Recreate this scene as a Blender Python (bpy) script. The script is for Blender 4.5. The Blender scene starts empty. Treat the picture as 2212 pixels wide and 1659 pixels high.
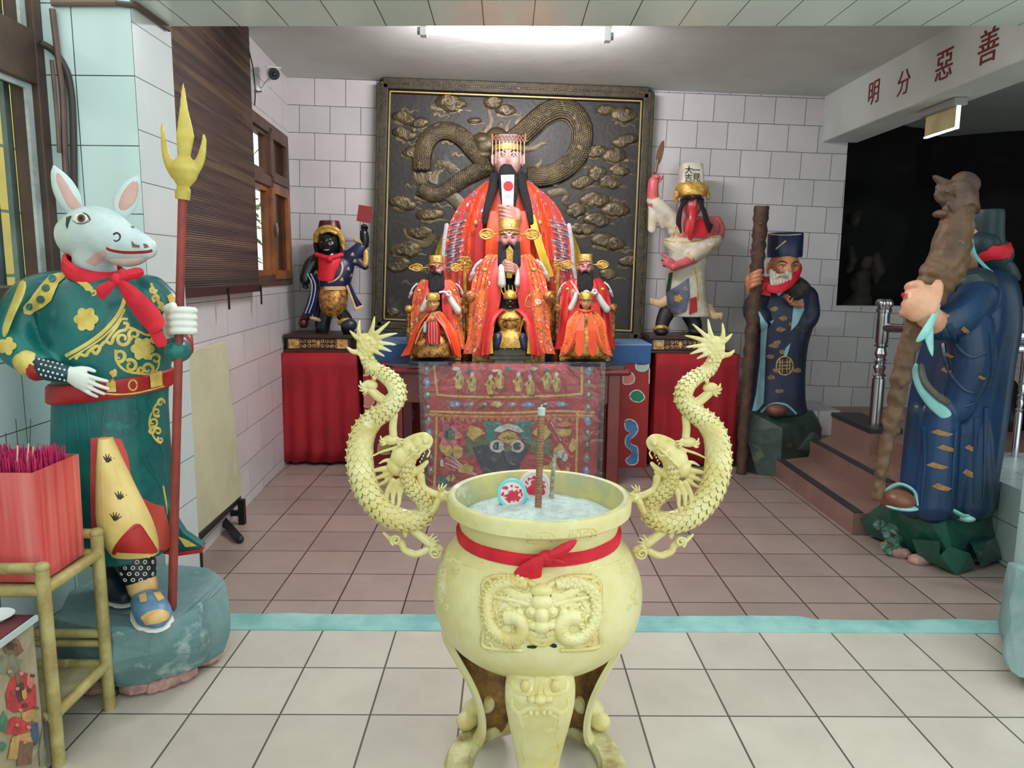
import bpy, math, random
from mathutils import Vector, Matrix, noise
from mathutils.bvhtree import BVHTree
from mathutils.geometry import delaunay_2d_cdt

random.seed(7)
SC = bpy.context.scene
COL = SC.collection
V = Vector
PI = math.pi
sin, cos = math.sin, math.cos

# ---------------------------------------------------------------- camera
FPX, PITCH, ROLL, YAW = 1619.3, .14759, -.008841, .00838
CAM = V((0, 0, 1.465))
_f = V((sin(YAW)*cos(PITCH), cos(YAW)*cos(PITCH), -sin(PITCH)))
_r = V((cos(YAW), -sin(YAW), 0))
_d = _f.cross(_r)
CR = _r*cos(ROLL) + _d*sin(ROLL)
CD = -_r*sin(ROLL) + _d*cos(ROLL)
CF = _f

def ray(px, py):
    return CR*((px-1106)/FPX) + CD*((py-829.5)/FPX) + CF
def at(px, py, Y):
    d = ray(px, py); return CAM + d*(Y/d.y)
def fl(px, py, z=0.):
    d = ray(px, py); return CAM + d*((z-CAM.z)/d.z)
def ax(px, py, X):
    d = ray(px, py); return CAM + d*(X/d.x)
def pm(Y):
    """metres per photograph pixel at depth Y"""
    return Y*1.0/FPX*1.0

cd = bpy.data.cameras.new('camera')
cam = bpy.data.objects.new('camera', cd)
COL.objects.link(cam)
cd.sensor_width = 36; cd.lens = FPX/2212*36; cd.clip_start = .05
cam.matrix_world = Matrix(((CR.x, -CD.x, -CF.x, 0), (CR.y, -CD.y, -CF.y, 0), (CR.z, -CD.z, -CF.z, CAM.z), (0, 0, 0, 1)))
SC.camera = cam

# ---------------------------------------------------------------- materials
def lin(c):
    o = []
    for v in c[:3]:
        v = v/255.
        o.append(v/12.92 if v <= .04045 else ((v+.055)/1.055)**2.4)
    return (*o, 1)
MATS = {}
def _new(name):
    m = bpy.data.materials.new(name); m.use_nodes = True
    nt = m.node_tree; b = nt.nodes['Principled BSDF']
    MATS[name] = m
    return m, nt, b
def N(nt, t, **kw):
    n = nt.nodes.new(t)
    for k, v in kw.items():
        if k in n.inputs: n.inputs[k].default_value = v
        else: setattr(n, k, v)
    return n
def ramp(nt, src, stops, const=False):
    r = nt.nodes.new('ShaderNodeValToRGB')
    if const: r.color_ramp.interpolation = 'CONSTANT'
    e = r.color_ramp.elements
    while len(e) < len(stops): e.new(.5)
    for k, (p, c) in enumerate(stops):
        e[k].position = p; e[k].color = c
    nt.links.new(src, r.inputs['Fac'])
    return r
def bump(nt, b, h, strength=.4, dist=.01):
    n = N(nt, 'ShaderNodeBump', Strength=strength, Distance=dist)
    nt.links.new(h, n.inputs['Height']); nt.links.new(n.outputs['Normal'], b.inputs['Normal'])
def mat(name, c, c2=None, sc=6., rough=.6, metal=0., bm=0., bsc=60., lo=.4, hi=.62, c3=None, coat=0., spec=.5, det=4, em=None, ems=1., bd=.01):
    """plain or two/three colour mottled surface in object space"""
    m, nt, b = _new(name)
    b.inputs['Roughness'].default_value = rough
    b.inputs['Metallic'].default_value = metal
    b.inputs['Specular IOR Level'].default_value = spec
    if coat: b.inputs['Coat Weight'].default_value = coat; b.inputs['Coat Roughness'].default_value = .12
    b.inputs['Base Color'].default_value = lin(c)
    tc = N(nt, 'ShaderNodeTexCoord')
    if c2:
        t = N(nt, 'ShaderNodeTexNoise', Scale=sc, Detail=det, Roughness=.6)
        nt.links.new(tc.outputs['Object'], t.inputs['Vector'])
        st = [(lo, lin(c)), (hi, lin(c2))]
        if c3: st.append((min(.99, hi+.1), lin(c3)))
        r = ramp(nt, t.outputs['Fac'], st)
        nt.links.new(r.outputs['Color'], b.inputs['Base Color'])
    if bm:
        t2 = N(nt, 'ShaderNodeTexNoise', Scale=bsc, Detail=3.)
        nt.links.new(tc.outputs['Object'], t2.inputs['Vector'])
        bump(nt, b, t2.outputs['Fac'], bm, bd)
    if em:
        b.inputs['Emission Color'].default_value = lin(em); b.inputs['Emission Strength'].default_value = ems
    return m
def brocade(name, base, accents, sc=30., cover=.45, rough=.6, base2=None, zs=1., distort=1.):
    """woven cloth: a ground colour with small scattered motifs of several colours"""
    m, nt, b = _new(name)
    b.inputs['Roughness'].default_value = rough
    b.inputs['Sheen Weight'].default_value = .2
    tc = N(nt, 'ShaderNodeTexCoord')
    mp = N(nt, 'ShaderNodeMapping'); mp.inputs['Scale'].default_value = (1, 1, zs)
    nt.links.new(tc.outputs['Object'], mp.inputs['Vector'])
    nz = N(nt, 'ShaderNodeTexNoise', Scale=sc*1.5, Detail=2.)
    nt.links.new(mp.outputs['Vector'], nz.inputs['Vector'])
    ad = N(nt, 'ShaderNodeMixRGB', blend_type='ADD'); ad.inputs[0].default_value = .03*distort
    nt.links.new(mp.outputs['Vector'], ad.inputs[1]); nt.links.new(nz.outputs['Color'], ad.inputs[2])
    vo = N(nt, 'ShaderNodeTexVoronoi', Scale=sc)
    nt.links.new(ad.outputs[0], vo.inputs['Vector'])
    n = len(accents)
    r = ramp(nt, vo.outputs['Color'], [((k)/n, lin(a)) for k, a in enumerate(accents)], True)
    ms = ramp(nt, vo.outputs['Distance'], [(cover*.9, (1, 1, 1, 1)), (cover, (0, 0, 0, 1))])
    # big patches in which the motifs thin out
    n2 = N(nt, 'ShaderNodeTexNoise', Scale=sc*.22, Detail=1.)
    nt.links.new(mp.outputs['Vector'], n2.inputs['Vector'])
    m2 = ramp(nt, n2.outputs['Fac'], [(.42, (0, 0, 0, 1)), (.5, (1, 1, 1, 1))])
    mu = N(nt, 'ShaderNodeMath', operation='MULTIPLY')
    nt.links.new(ms.outputs['Color'], mu.inputs[0]); nt.links.new(m2.outputs['Color'], mu.inputs[1])
    mx = N(nt, 'ShaderNodeMixRGB')
    nt.links.new(mu.outputs[0], mx.inputs[0])
    if base2:
        bb = ramp(nt, n2.outputs['Fac'], [(.4, lin(base)), (.6, lin(base2))])
        nt.links.new(bb.outputs['Color'], mx.inputs[1])
    else: mx.inputs[1].default_value = lin(base)
    nt.links.new(r.outputs['Color'], mx.inputs[2])
    nt.links.new(mx.outputs[0], b.inputs['Base Color'])
    bump(nt, b, mu.outputs[0], .25, .004)
    return m
def tiles(name, w, h, off, c1, c2, mortar, ms=.003, rough=.25, noise_amt=.25, nsc=2.5, mvar=.05):
    """tiles laid on the UV plane of the surface (UV in metres)"""
    m, nt, b = _new(name)
    b.inputs['Roughness'].default_value = rough
    uv = N(nt, 'ShaderNodeUVMap')
    br = N(nt, 'ShaderNodeTexBrick', offset=off, offset_frequency=2, squash=1.)
    br.inputs['Scale'].default_value = 1.
    br.inputs['Brick Width'].default_value = w; br.inputs['Row Height'].default_value = h
    br.inputs['Mortar Size'].default_value = ms; br.inputs['Mortar Smooth'].default_value = .1
    br.inputs['Color1'].default_value = lin(c1); br.inputs['Color2'].default_value = lin(c2); br.inputs['Mortar'].default_value = lin(mortar)
    br.inputs['Bias'].default_value = 0.
    nt.links.new(uv.outputs['UV'], br.inputs['Vector'])
    nz = N(nt, 'ShaderNodeTexNoise', Scale=nsc, Detail=5., Roughness=.65)
    nt.links.new(uv.outputs['UV'], nz.inputs['Vector'])
    r = ramp(nt, nz.outputs['Fac'], [(.3, (1-noise_amt, 1-noise_amt*1.05, 1-noise_amt*1.1, 1)), (.65, (1, 1, 1, 1))])
    mx = N(nt, 'ShaderNodeMixRGB', blend_type='MULTIPLY'); mx.inputs[0].default_value = 1.
    nt.links.new(br.outputs['Color'], mx.inputs[1]); nt.links.new(r.outputs['Color'], mx.inputs[2])
    nt.links.new(mx.outputs[0], b.inputs['Base Color'])
    iv = N(nt, 'ShaderNodeMath', operation='SUBTRACT'); iv.inputs[0].default_value = 1.
    nt.links.new(br.outputs['Fac'], iv.inputs[1])
    bump(nt, b, iv.outputs[0], .5, .002)
    rr = ramp(nt, nz.outputs['Fac'], [(.3, (rough+mvar,)*3+(1,)), (.65, (rough,)*3+(1,))])
    nt.links.new(rr.outputs['Color'], b.inputs['Roughness'])
    return m

# ---------------------------------------------------------------- geometry collector
OFF = {}      # world location of every parent
class G:
    def __init__(s): s.v = []; s.f = []; s.uv = {}
    def add(s, vs, fs):
        b = len(s.v); s.v += [V(p) for p in vs]; s.f += [tuple(i+b for i in f) for f in fs]
        return s
    def loft(s, rings, cap=True, closed=False):
        b = len(s.v); n = len(rings[0]); k = len(rings)
        for r in rings: s.v += [V(p) for p in r]
        for i in range(k-1+(1 if closed else 0)):
            for j in range(n):
                a, c = b+i*n, b+((i+1) % k)*n
                s.f.append((a+j, a+(j+1) % n, c+(j+1) % n, c+j))
        if cap and not closed:
            s.f.append(tuple(b+j for j in reversed(range(n))))
            s.f.append(tuple(b+(k-1)*n+j for j in range(n)))
        return s
    def sheet(s, rows):
        b = len(s.v); n = len(rows[0])
        for r in rows: s.v += [V(p) for p in r]
        for i in range(len(rows)-1):
            for j in range(n-1):
                s.f.append((b+i*n+j, b+i*n+j+1, b+(i+1)*n+j+1, b+(i+1)*n+j))
        return s
    def slab(s, rows, back):
        """sheet with thickness: back = offset vector of its rear face"""
        n = len(rows[0]); k = len(rows); b = len(s.v)
        s.sheet(rows); b2 = len(s.v); back = V(back)
        s.sheet([[V(p)+back for p in r] for r in rows])
        for i, f in enumerate(s.f[-(k-1)*(n-1):]): s.f[-(k-1)*(n-1)+i] = tuple(reversed(f))
        ed = [j for j in range(n)] + [i*n+n-1 for i in range(1, k)] + [(k-1)*n+j for j in range(n-2, -1, -1)] + [i*n for i in range(k-2, 0, -1)]
        for q in range(len(ed)):
            a, c = ed[q], ed[(q+1) % len(ed)]
            s.f.append((b+c, b+a, b2+a, b2+c))
        return s
    def frames(s, pts, closed=False, up=None):
        pts = [V(p) for p in pts]; out = []
        n = len(pts); T = []
        for i in range(n):
            a = pts[(i-1) % n] if closed or i > 0 else pts[i]; c = pts[(i+1) % n] if closed or i < n-1 else pts[i]
            t = (c-a); T.append(t.normalized() if t.length > 1e-9 else V((0, 0, 1)))
        u = V(up) if up is not None else (V((0, -1, 0)) if abs(T[0].y) < .9 else V((1, 0, 0)))
        for i in range(n):
            u = u - T[i]*u.dot(T[i])
            if u.length < 1e-6: u = V((1, 0, 0)) - T[i]*T[i].x
            u.normalize(); out.append((pts[i], T[i], u.copy(), T[i].cross(u)))
            if up is not None: u = V(up)
        return out
    def tube(s, pts, r, n=8, closed=False, flat=1., up=None, cap=True, round_end=False):
        """r scalar or list; flat squeezes along the frame's u direction"""
        fr = s.frames(pts, closed, up); rs = []
        L = len(fr); R = [r]*L if isinstance(r, (int, float)) else list(r)
        if round_end and not closed:
            p0, t0, u0, w0 = fr[0]; p1, t1, u1, w1 = fr[-1]
            fr = [(p0-t0*R[0]*.85, t0, u0, w0), (p0-t0*R[0]*.55, t0, u0, w0)] + fr + [(p1+t1*R[-1]*.55, t1, u1, w1), (p1+t1*R[-1]*.85, t1, u1, w1)]
            R = [R[0]*.4, R[0]*.8] + R + [R[-1]*.8, R[-1]*.4]
        for (p, t, u, w), q in zip(fr, R):
            rs.append([p + u*(cos(2*PI*j/n)*q*flat) + w*(sin(2*PI*j/n)*q) for j in range(n)])
        return s.loft(rs, cap, closed)
    def ell(s, c, rx, ry=None, rz=None, rot=None, nu=16, nv=10, fn=None):
        ry = rx if ry is None else ry; rz = rx if rz is None else rz
        c = V(c); b = len(s.v); M = rot if rot is not None else Matrix.Identity(3)
        def P(th, ph):
            q = V((cos(th)*sin(ph), sin(th)*sin(ph), cos(ph)))
            p = V((q.x*rx, q.y*ry, q.z*rz))
            if fn: p = fn(q, p)
            return c + M @ p
        s.v.append(P(0, 0))
        for i in range(1, nv):
            for j in range(nu): s.v.append(P(2*PI*j/nu, PI*i/nv))
        s.v.append(P(0, PI)); e = len(s.v)-1
        for j in range(nu):
            s.f.append((b, b+1+j, b+1+(j+1) % nu))
            for i in range(nv-2):
                a = b+1+i*nu
                s.f.append((a+j, a+nu+j, a+nu+(j+1) % nu, a+(j+1) % nu))
            a = b+1+(nv-2)*nu
            s.f.append((a+j, e, a+(j+1) % nu))
        return s
    def box(s, lo, hi, M=None, c=None):
        x0, y0, z0 = lo; x1, y1, z1 = hi
        vs = [V(p) for p in ((x0, y0, z0), (x1, y0, z0), (x1, y1, z0), (x0, y1, z0), (x0, y0, z1), (x1, y0, z1), (x1, y1, z1), (x0, y1, z1))]
        if M is not None: vs = [(M @ p) + V(c or (0, 0, 0)) for p in vs]
        return s.add(vs, [(3, 2, 1, 0), (4, 5, 6, 7), (0, 1, 5, 4), (1, 2, 6, 5), (2, 3, 7, 6), (3, 0, 4, 7)])
    def bar(s, a, b, w, d=None, up=(0, 0, 1)):
        d = w if d is None else d
        a, b = V(a), V(b); t = (b-a).normalized(); u = V(up)
        if abs(u.dot(t)) > .95: u = V((0, -1, 0))
        u = (u - t*u.dot(t)).normalized(); x = t.cross(u)
        return s.loft([[p+u*d/2+x*w/2, p+u*d/2-x*w/2, p-u*d/2-x*w/2, p-u*d/2+x*w/2] for p in (a, b)])
    def lathe(s, c, prof, n=32, fn=None, cap=True):
        c = V(c); rs = []
        for (r, z) in prof:
            ring = []
            for j in range(n):
                a = 2*PI*j/n; q = r*(fn(a, z) if fn else 1)
                ring.append(c + V((cos(a)*q, sin(a)*q, z)))
            rs.append(ring)
        return s.loft(rs, cap)
    def prism(s, poly, vec):
        n = len(poly); vec = V(vec)
        return s.add([V(p) for p in poly]+[V(p)+vec for p in poly], [tuple(range(n)), tuple(reversed(range(n, 2*n)))] + [(i, n+i, n+(i+1) % n, (i+1) % n) for i in range(n)])
    def quad(s, p0, p1, p2, p3, uvs=None):
        b = len(s.v); s.v += [V(p) for p in (p0, p1, p2, p3)]
        if uvs: s.uv[len(s.f)] = uvs
        s.f.append((b, b+1, b+2, b+3)); return s
    def torus(s, c, R, r, nrm=(0, 0, 1), n=24, m=8, sx=1., sy=1.):
        nz = V(nrm).normalized(); u = nz.orthogonal().normalized(); w = nz.cross(u)
        if abs(nz.z) < .5: u = V((1, 0, 0)); u = (u-nz*u.dot(nz)).normalized(); w = nz.cross(u)
        return s.tube([V(c)+u*cos(2*PI*k/n)*R*sx+w*sin(2*PI*k/n)*R*sy for k in range(n)], r, m, closed=True)

def _mesh(name, g, loc):
    me = bpy.data.meshes.new(name)
    me.from_pydata([tuple(p-loc) for p in g.v], [], g.f)
    return me
def obj(name, g, m, parent=None, smooth=True, ang=38, remesh=0, sm=0, sub=0, bevel=0, disp=None, loc=None, solid=0, dec=0):
    """link the collected shapes as ONE mesh object"""
    p = OFF[parent.name] if parent is not None else (V(loc) if loc is not None else V((0, 0, 0)))
    if disp:
        amp, dsc = disp
        pass
    me = _mesh(name, g, p)
    o = bpy.data.objects.new(name, me); COL.objects.link(o)
    if remesh or sub or sm or dec:
        if remesh:
            r = o.modifiers.new('r', 'REMESH'); r.mode = 'VOXEL'; r.voxel_size = remesh
        if sm:
            q = o.modifiers.new('s', 'SMOOTH'); q.iterations = sm; q.factor = .5
        if sub:
            q = o.modifiers.new('u', 'SUBSURF'); q.levels = sub; q.render_levels = sub
        if dec:
            q = o.modifiers.new('d', 'DECIMATE'); q.ratio = dec
        dg = bpy.context.evaluated_depsgraph_get()
        me2 = bpy.data.meshes.new_from_object(o.evaluated_get(dg))
        o.modifiers.clear(); o.data = me2; bpy.data.meshes.remove(me); me = me2; me.name = name
    if disp:
        vs = [v.normal.copy() for v in me.vertices]
        for v, nn in zip(me.vertices, vs):
            v.co += nn*(noise.noise((v.co+p)*dsc)*amp)
    ms = m if isinstance(m, (list, tuple)) else [m]
    me.materials.clear()
    for q in ms: me.materials.append(q)
    if g.uv and not remesh:
        u = me.uv_layers.new(name='UVMap')
        for fi, uvs in g.uv.items():
            for li, c in zip(me.polygons[fi].loop_indices, uvs): u.data[li].uv = c
    for q in me.polygons: q.use_smooth = smooth
    if smooth: me.set_sharp_from_angle(angle=math.radians(ang))
    if bevel:
        b = o.modifiers.new('bevel', 'BEVEL'); b.width = bevel; b.segments = 2; b.limit_method = 'ANGLE'
    if solid:
        b = o.modifiers.new('solid', 'SOLIDIFY'); b.thickness = solid; b.offset = 0
    if parent is not None: o.parent = parent
    else: o.location = p
    OFF[o.name] = p
    return o
def tag(o, label, cat, group=None, kind=None):
    o['label'] = label; o['category'] = cat
    if group: o['group'] = group
    if kind: o['kind'] = kind
    return o
def thing(name, loc, label, cat, group=None):
    o = bpy.data.objects.new(name, None); COL.objects.link(o)
    o.empty_display_size = .05
    o.location = loc; OFF[o.name] = V(loc)
    return tag(o, label, cat, group)
def struct(o): o['kind'] = 'structure'; return o
def lab(o, t): o['label'] = t; return o
def wverts(o): return [v.co + OFF[o.name] for v in o.data.vertices]
def bvh(*objs):
    vs, fs = [], []
    for o in objs:
        b = len(vs); vs += wverts(o); fs += [tuple(b+i for i in q.vertices) for q in o.data.polygons]
    return BVHTree.FromPolygons(vs, fs)
def dup(root, dloc, label=None, group=None):
    r = root.copy(); COL.objects.link(r); r.location = root.location + V(dloc)
    if label: r['label'] = label
    if group: r['group'] = group
    for ch in list(root.children):
        c = ch.copy(); COL.objects.link(c); c.parent = r
        for q in list(ch.children):
            d = q.copy(); COL.objects.link(d); d.parent = c
    return r
def smoothpath(pts, k=6, closed=False):
    """Catmull-Rom through points (any dimension tuples)"""
    P = [tuple(p) for p in pts]; n = len(P); out = []
    if n < 3: 
        return [V(p) if len(p) == 3 else p for p in P]
    rng = range(n if closed else n-1)
    for i in rng:
        a = P[(i-1) % n] if closed or i > 0 else P[i]; b = P[i]; c = P[(i+1) % n]; d = P[(i+2) % n] if closed or i < n-2 else P[(i+1) % n]
        for q in range(k):
            t = q/k
            out.append(tuple(.5*((2*b[x])+(-a[x]+c[x])*t+(2*a[x]-5*b[x]+4*c[x]-d[x])*t*t+(-a[x]+3*b[x]-3*c[x]+d[x])*t**3) for x in range(len(b))))
    if not closed: out.append(P[-1])
    return out
def sp3(pts, k=6, closed=False): return [V(p) for p in smoothpath(pts, k, closed)]

# things laid on a surface: rays go from the camera's place to the surface, the shape then lies on it
def hit(bv, px, py, off=.0):
    d = ray(px, py).normalized()
    r = bv.ray_cast(CAM, d)
    if r[0] is None: return None
    n = r[1]
    if n.dot(d) > 0: n = -n
    return r[0] + n*off, n
def trim(g, bv, path, r, k=5, flat=.45, n=6, closed=False, off=0.):
    pts = smoothpath(path, k, closed) if len(path) > 2 else [tuple(path[0][i]+(path[1][i]-path[0][i])*t/6 for i in (0, 1)) for t in range(7)]
    run = []; nr = []
    def flush():
        if len(run) > 1:
            # one frame per point from the surface normal
            rs = []; L = len(run)
            for i in range(L):
                a = run[max(0, i-1)]; b = run[min(L-1, i+1)]
                t = (b-a)
                if t.length < 1e-7: t = V((1, 0, 0))
                t.normalize(); u = nr[i]; w = t.cross(u).normalized()
                q = r if isinstance(r, (int, float)) else r[0]+(r[1]-r[0])*i/(L-1)
                rs.append([run[i] + u*cos(2*PI*j/n)*q*flat + w*sin(2*PI*j/n)*q for j in range(n)])
            g.loft(rs)
        run.clear(); nr.clear()
    last = None
    for p in pts:
        h = hit(bv, *p, off)
        if h is None or (last is not None and (h[0]-last).length > .15): flush()
        if h is not None: run.append(h[0]); nr.append(h[1]); last = h[0]
        else: last = None
    flush()
    return g
def inpoly(x, y, poly):
    c = False; j = len(poly)-1
    for i in range(len(poly)):
        xi, yi = poly[i]; xj, yj = poly[j]
        if (yi > y) != (yj > y) and x < (xj-xi)*(y-yi)/(yj-yi)+xi: c = not c
        j = i
    return c
def patch(g, bv, poly, off=.003, step=6., fn=None):
    """a painted or applied area lying on a surface"""
    pts = [tuple(p[:2]) for p in poly]; dense = []
    for i in range(len(pts)):
        a, b = pts[i], pts[(i+1) % len(pts)]
        m = max(1, int(math.hypot(b[0]-a[0], b[1]-a[1])/step))
        for q in range(m): dense.append((a[0]+(b[0]-a[0])*q/m, a[1]+(b[1]-a[1])*q/m))
    xs = [p[0] for p in dense]; ys = [p[1] for p in dense]; inner = []
    y = min(ys)+step/2
    while y < max(ys):
        x = min(xs)+step/2
        while x < max(xs):
            if inpoly(x, y, dense): inner.append((x, y))
            x += step
        y += step
    allp = [V(p) for p in dense+inner]
    r = delaunay_2d_cdt(allp, [], [tuple(range(len(dense)))], 1, 1e-4)
    vs3 = []; ok = []
    for p in r[0]:
        h = hit(bv, p.x, p.y, off)
        ok.append(h is not None); vs3.append(h[0] if h else V((0, 0, 0)))
    b = len(g.v); mp = {}
    for i, p in enumerate(vs3):
        if ok[i]: mp[i] = len(g.v); g.v.append(p)
    for f in r[2]:
        if all(ok[i] for i in f):
            q = [vs3[i] for i in f]
            if max((q[i]-q[(i+1) % len(q)]).length for i in range(len(q))) < .12:
                nn = (q[1]-q[0]).cross(q[2]-q[0])
                idx = tuple(mp[i] for i in f)
                g.f.append(idx if nn.dot(CAM-q[0]) > 0 else tuple(reversed(idx)))
    return g
def blob(cx, cy, rx, ry, n=14, wob=.25, seed=0):
    rd = random.Random(seed)
    return [(cx+cos(2*PI*k/n)*rx*(1+rd.uniform(-wob, wob)), cy+sin(2*PI*k/n)*ry*(1+rd.uniform(-wob, wob))) for k in range(n)]
def flower(cx, cy, r, petals=5, n=40, depth=.28, rot=0.):
    return [(cx+cos(2*PI*k/n)*r*(1-depth+depth*abs(cos(petals*(2*PI*k/n)/2+rot))*1.), cy+sin(2*PI*k/n)*r*(1-depth+depth*abs(cos(petals*(2*PI*k/n)/2+rot)))) for k in range(n)]
def spiral(cx, cy, r, turns=1.25, a0=0., d=1, n=14, r1=.25):
    return [(cx+cos(a0+d*2*PI*turns*k/n)*r*(1-(1-r1)*k/n), cy+sin(a0+d*2*PI*turns*k/n)*r*(1-(1-r1)*k/n)) for k in range(n+1)]

# solids whose outline is given row by row: (row, left, right, half depth, y shift)
def body(g, rows, Y, n=28, k=4, sq=2.4, folds=0, famp=0., fph=0., top=None):
    rows = [tuple(r)+(0.,)*(5-len(r)) for r in rows]
    if k > 1: rows = smoothpath(rows, k)
    rings = []
    for i, (py, x0, x1, hd, ys) in enumerate(rows):
        a = at(x0, py, Y+ys); b = at(x1, py, Y+ys); c = (a+b)/2; w = (b-a).length/2; ring = []
        e = (b-a).normalized()
        fr = i/max(1, len(rows)-1)
        for j in range(n):
            t = 2*PI*j/n; ct, st = cos(t), sin(t)
            q = (abs(ct)**sq+abs(st)**sq)**(-1/sq)
            m = 1.+(famp*fr*sin(folds*t+fph+2.*fr) if folds else 0.)
            ring.append(c + e*(w*ct*q*m) + V((0, hd*st*q*m, 0)))
        rings.append(ring)
    return g.loft(rings)
def limb(g, pts, n=14, k=5, cap=True, flat=1.):
    """pts: (px, py, Y, radius in px)"""
    q = smoothpath(pts, k)
    P3 = [at(a[0], a[1], a[2]) for a in q]; R = [a[3]*a[2]/FPX for a in q]
    return g.tube(P3, R, n, round_end=True, flat=flat)
def hand(g, wrist, ydir, pn, L, side=1, curl=(.25, .25, .25, .25), thumb=.3, spread=.08, tout=.9, wr=.17):
    """one open or closed hand: palm, four jointed fingers of unequal length, thumb leaving the side of the palm"""
    y = V(ydir).normalized(); z = V(pn); z = (z-y*z.dot(y)).normalized(); x = y.cross(z)*side; w = V(wrist)
    def p(a, b, c): return w + x*(a*L)+y*(b*L)+z*(c*L)
    rings = []
    for (b, hw, ht, cx) in ((-.12, wr, wr*.85, 0), (0., wr, wr*.8, 0), (.12, .2, .13, .01), (.3, .225, .12, .005), (.45, .22, .1, 0), (.52, .2, .07, 0)):
        rings.append([p(cx+hw*cos(2*PI*j/14), b, ht*sin(2*PI*j/14)) for j in range(14)])
    g.loft(rings)
    for i in range(4):
        bx = .16-.107*i; ln = (.42, .48, .44, .34)[i]; cu = curl[i]; a = 0.; pos = V((bx, .46-.02*abs(i-1.2), 0)); pts = [pos.copy()]
        sp = (1.4-i)*spread
        for q, fr in enumerate((.46, .31, .25)):
            a += cu*(.9 if q == 0 else 1.1)
            dv = V((sin(sp)*cos(a), cos(a)*cos(sp), sin(a)))
            pos = pos + dv*(ln*fr); pts.append(pos.copy())
        g.tube(sp3([p(*q) for q in pts], 3), [L*(.056-.016*t/9) for t in range(10)], 8, round_end=True)
    pts = [V((.1, .06, .02)), V((.2, .2, .05+.1*thumb)), V((.2+.12*tout, .34, .08+.25*thumb)), V((.2+.16*tout-.12*thumb, .47, .1+.42*thumb))]
    g.tube(sp3([p(*q) for q in pts], 3), [L*(.075-.03*t/9) for t in range(10)], 8, round_end=True)
    return g
def gau(x, z, cx, cz, sx, sz): return math.exp(-((x-cx)/sx)**2-((z-cz)/sz)**2)
def headmesh(g, c, h, M, jaw=.75, nose=.1, fat=1., brow=.03):
    """a head seen as local x right, -y front, z up; h from chin to crown"""
    def fn(q, p):
        x, yy, z = q.x, q.y, q.z
        s = h
        px, py, pz = p.x, p.y, p.z
        if z < 0: px *= 1-(1-jaw)*min(1, (-z)**1.5); py *= 1-.18*(-z)**2
        if yy < .1:
            f = min(1, (.1-yy)*2)
            d = nose*(gau(x, z, 0, -.12, .16, .16)*1.0+gau(x, z, 0, .08, .1, .22)*.55)
            d -= .055*(gau(x, z, .4, .1, .2, .12)+gau(x, z, -.4, .1, .2, .12))
            d += .03*(gau(x, z, .55, -.15, .25, .25)+gau(x, z, -.55, -.15, .25, .25))*fat
            d += brow*(gau(x, z, .38, .28, .3, .1)+gau(x, z, -.38, .28, .3, .1))
            d += .03*gau(x, z, 0, -.48, .28, .08)+.02*gau(x, z, 0, -.62, .28, .06)-.025*gau(x, z, 0, -.55, .3, .03)
            d += .04*gau(x, z, 0, -.85, .3, .2)
            py -= d*f*s
        return V((px, py, pz))
    g.ell(c, .37*h*fat, .42*h, .5*h, M, 48, 36, fn)
    return g
def facepos(c, h, M, x, z, y=-.42, fat=1.): return V(c) + M @ V((x*h*fat, y*h, z*h))
def rotz(a): return Matrix.Rotation(a, 3, 'Z')
def face(head, c, h, M, skin, eyew, dark, fat=1., ear=True, brows=True, lips=None, eyez=.055, eyex=.15, eyer=.045, pup=.6):
    """eyes, brows, ears and lips as children of the head mesh"""
    bv = bvh(head)
    def on(x, z, off=0.):
        o = V(c) + M @ V((x*h*fat, -1.2*h, z*h)); d = M @ V((0, 1, 0))
        r = bv.ray_cast(o, d)
        return (r[0]-d*off*h) if r[0] is not None else facepos(c, h, M, x, z)
    for sx in (-1, 1):
        g = G(); g.ell(on(sx*eyex, eyez, -.012), eyer*1.7*h, eyer*.7*h, eyer*.6*h, M, 14, 8); e = obj('eye', g, eyew, head)
        g = G(); g.ell(on(sx*eyex, eyez, .010), eyer*pup*h, eyer*.3*h, eyer*pup*.85*h, M, 10, 6); obj('pupil', g, dark, head)
        if brows:
            g = G(); g.tube([on(sx*q, zz, .004) for q, zz in ((.06, .12), (.11, .165), (.18, .18), (.25, .15))], [.012*h, .018*h, .018*h, .008*h], 6); obj('eyebrow', g, dark, head)
        g = G(); g.tube([on(sx*q, zz, .004) for q, zz in ((.08, .062), (.12, .095), (.18, .095), (.23, .05))], .008*h, 5); obj('eyelid', g, dark, head)
        if ear:
            g = G(); ec = V(c) + M @ V((sx*.385*h*fat, .02*h, .0))
            g.ell(ec, .035*h, .075*h, .15*h, M, 12, 10); g.torus(ec + M @ V((sx*.015*h, -.01*h, .02*h)), .08*h, .022*h, M @ V((1, .3*sx, 0)), 14, 6, .7, 1.3)
            obj('ear', g, skin, head)
    if lips:
        g = G(); g.tube([on(q, -.255+abs(q)*.15, .0) for q in (-.1, -.05, 0, .05, .1)], [.008*h, .02*h, .024*h, .02*h, .008*h], 6)
        obj('lips', g, lips, head)
    return on
# ================================================================ the room
SC.view_settings.view_transform = 'Standard'; SC.view_settings.look = 'None'
SC.view_settings.gamma = 1; SC.view_settings.exposure = .6
SC.cycles.use_denoising = True
SC.cycles.max_bounces = 6; SC.cycles.diffuse_bounces = 4; SC.cycles.transparent_max_bounces = 12
SC.cycles.sample_clamp_indirect = 6
w = bpy.data.worlds.new('sky'); SC.world = w; w.use_nodes = True
bg = w.node_tree.nodes['Background']
bg.inputs[0].default_value = (.90, 1.0, .98, 1); bg.inputs[1].default_value = 1.08

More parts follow.
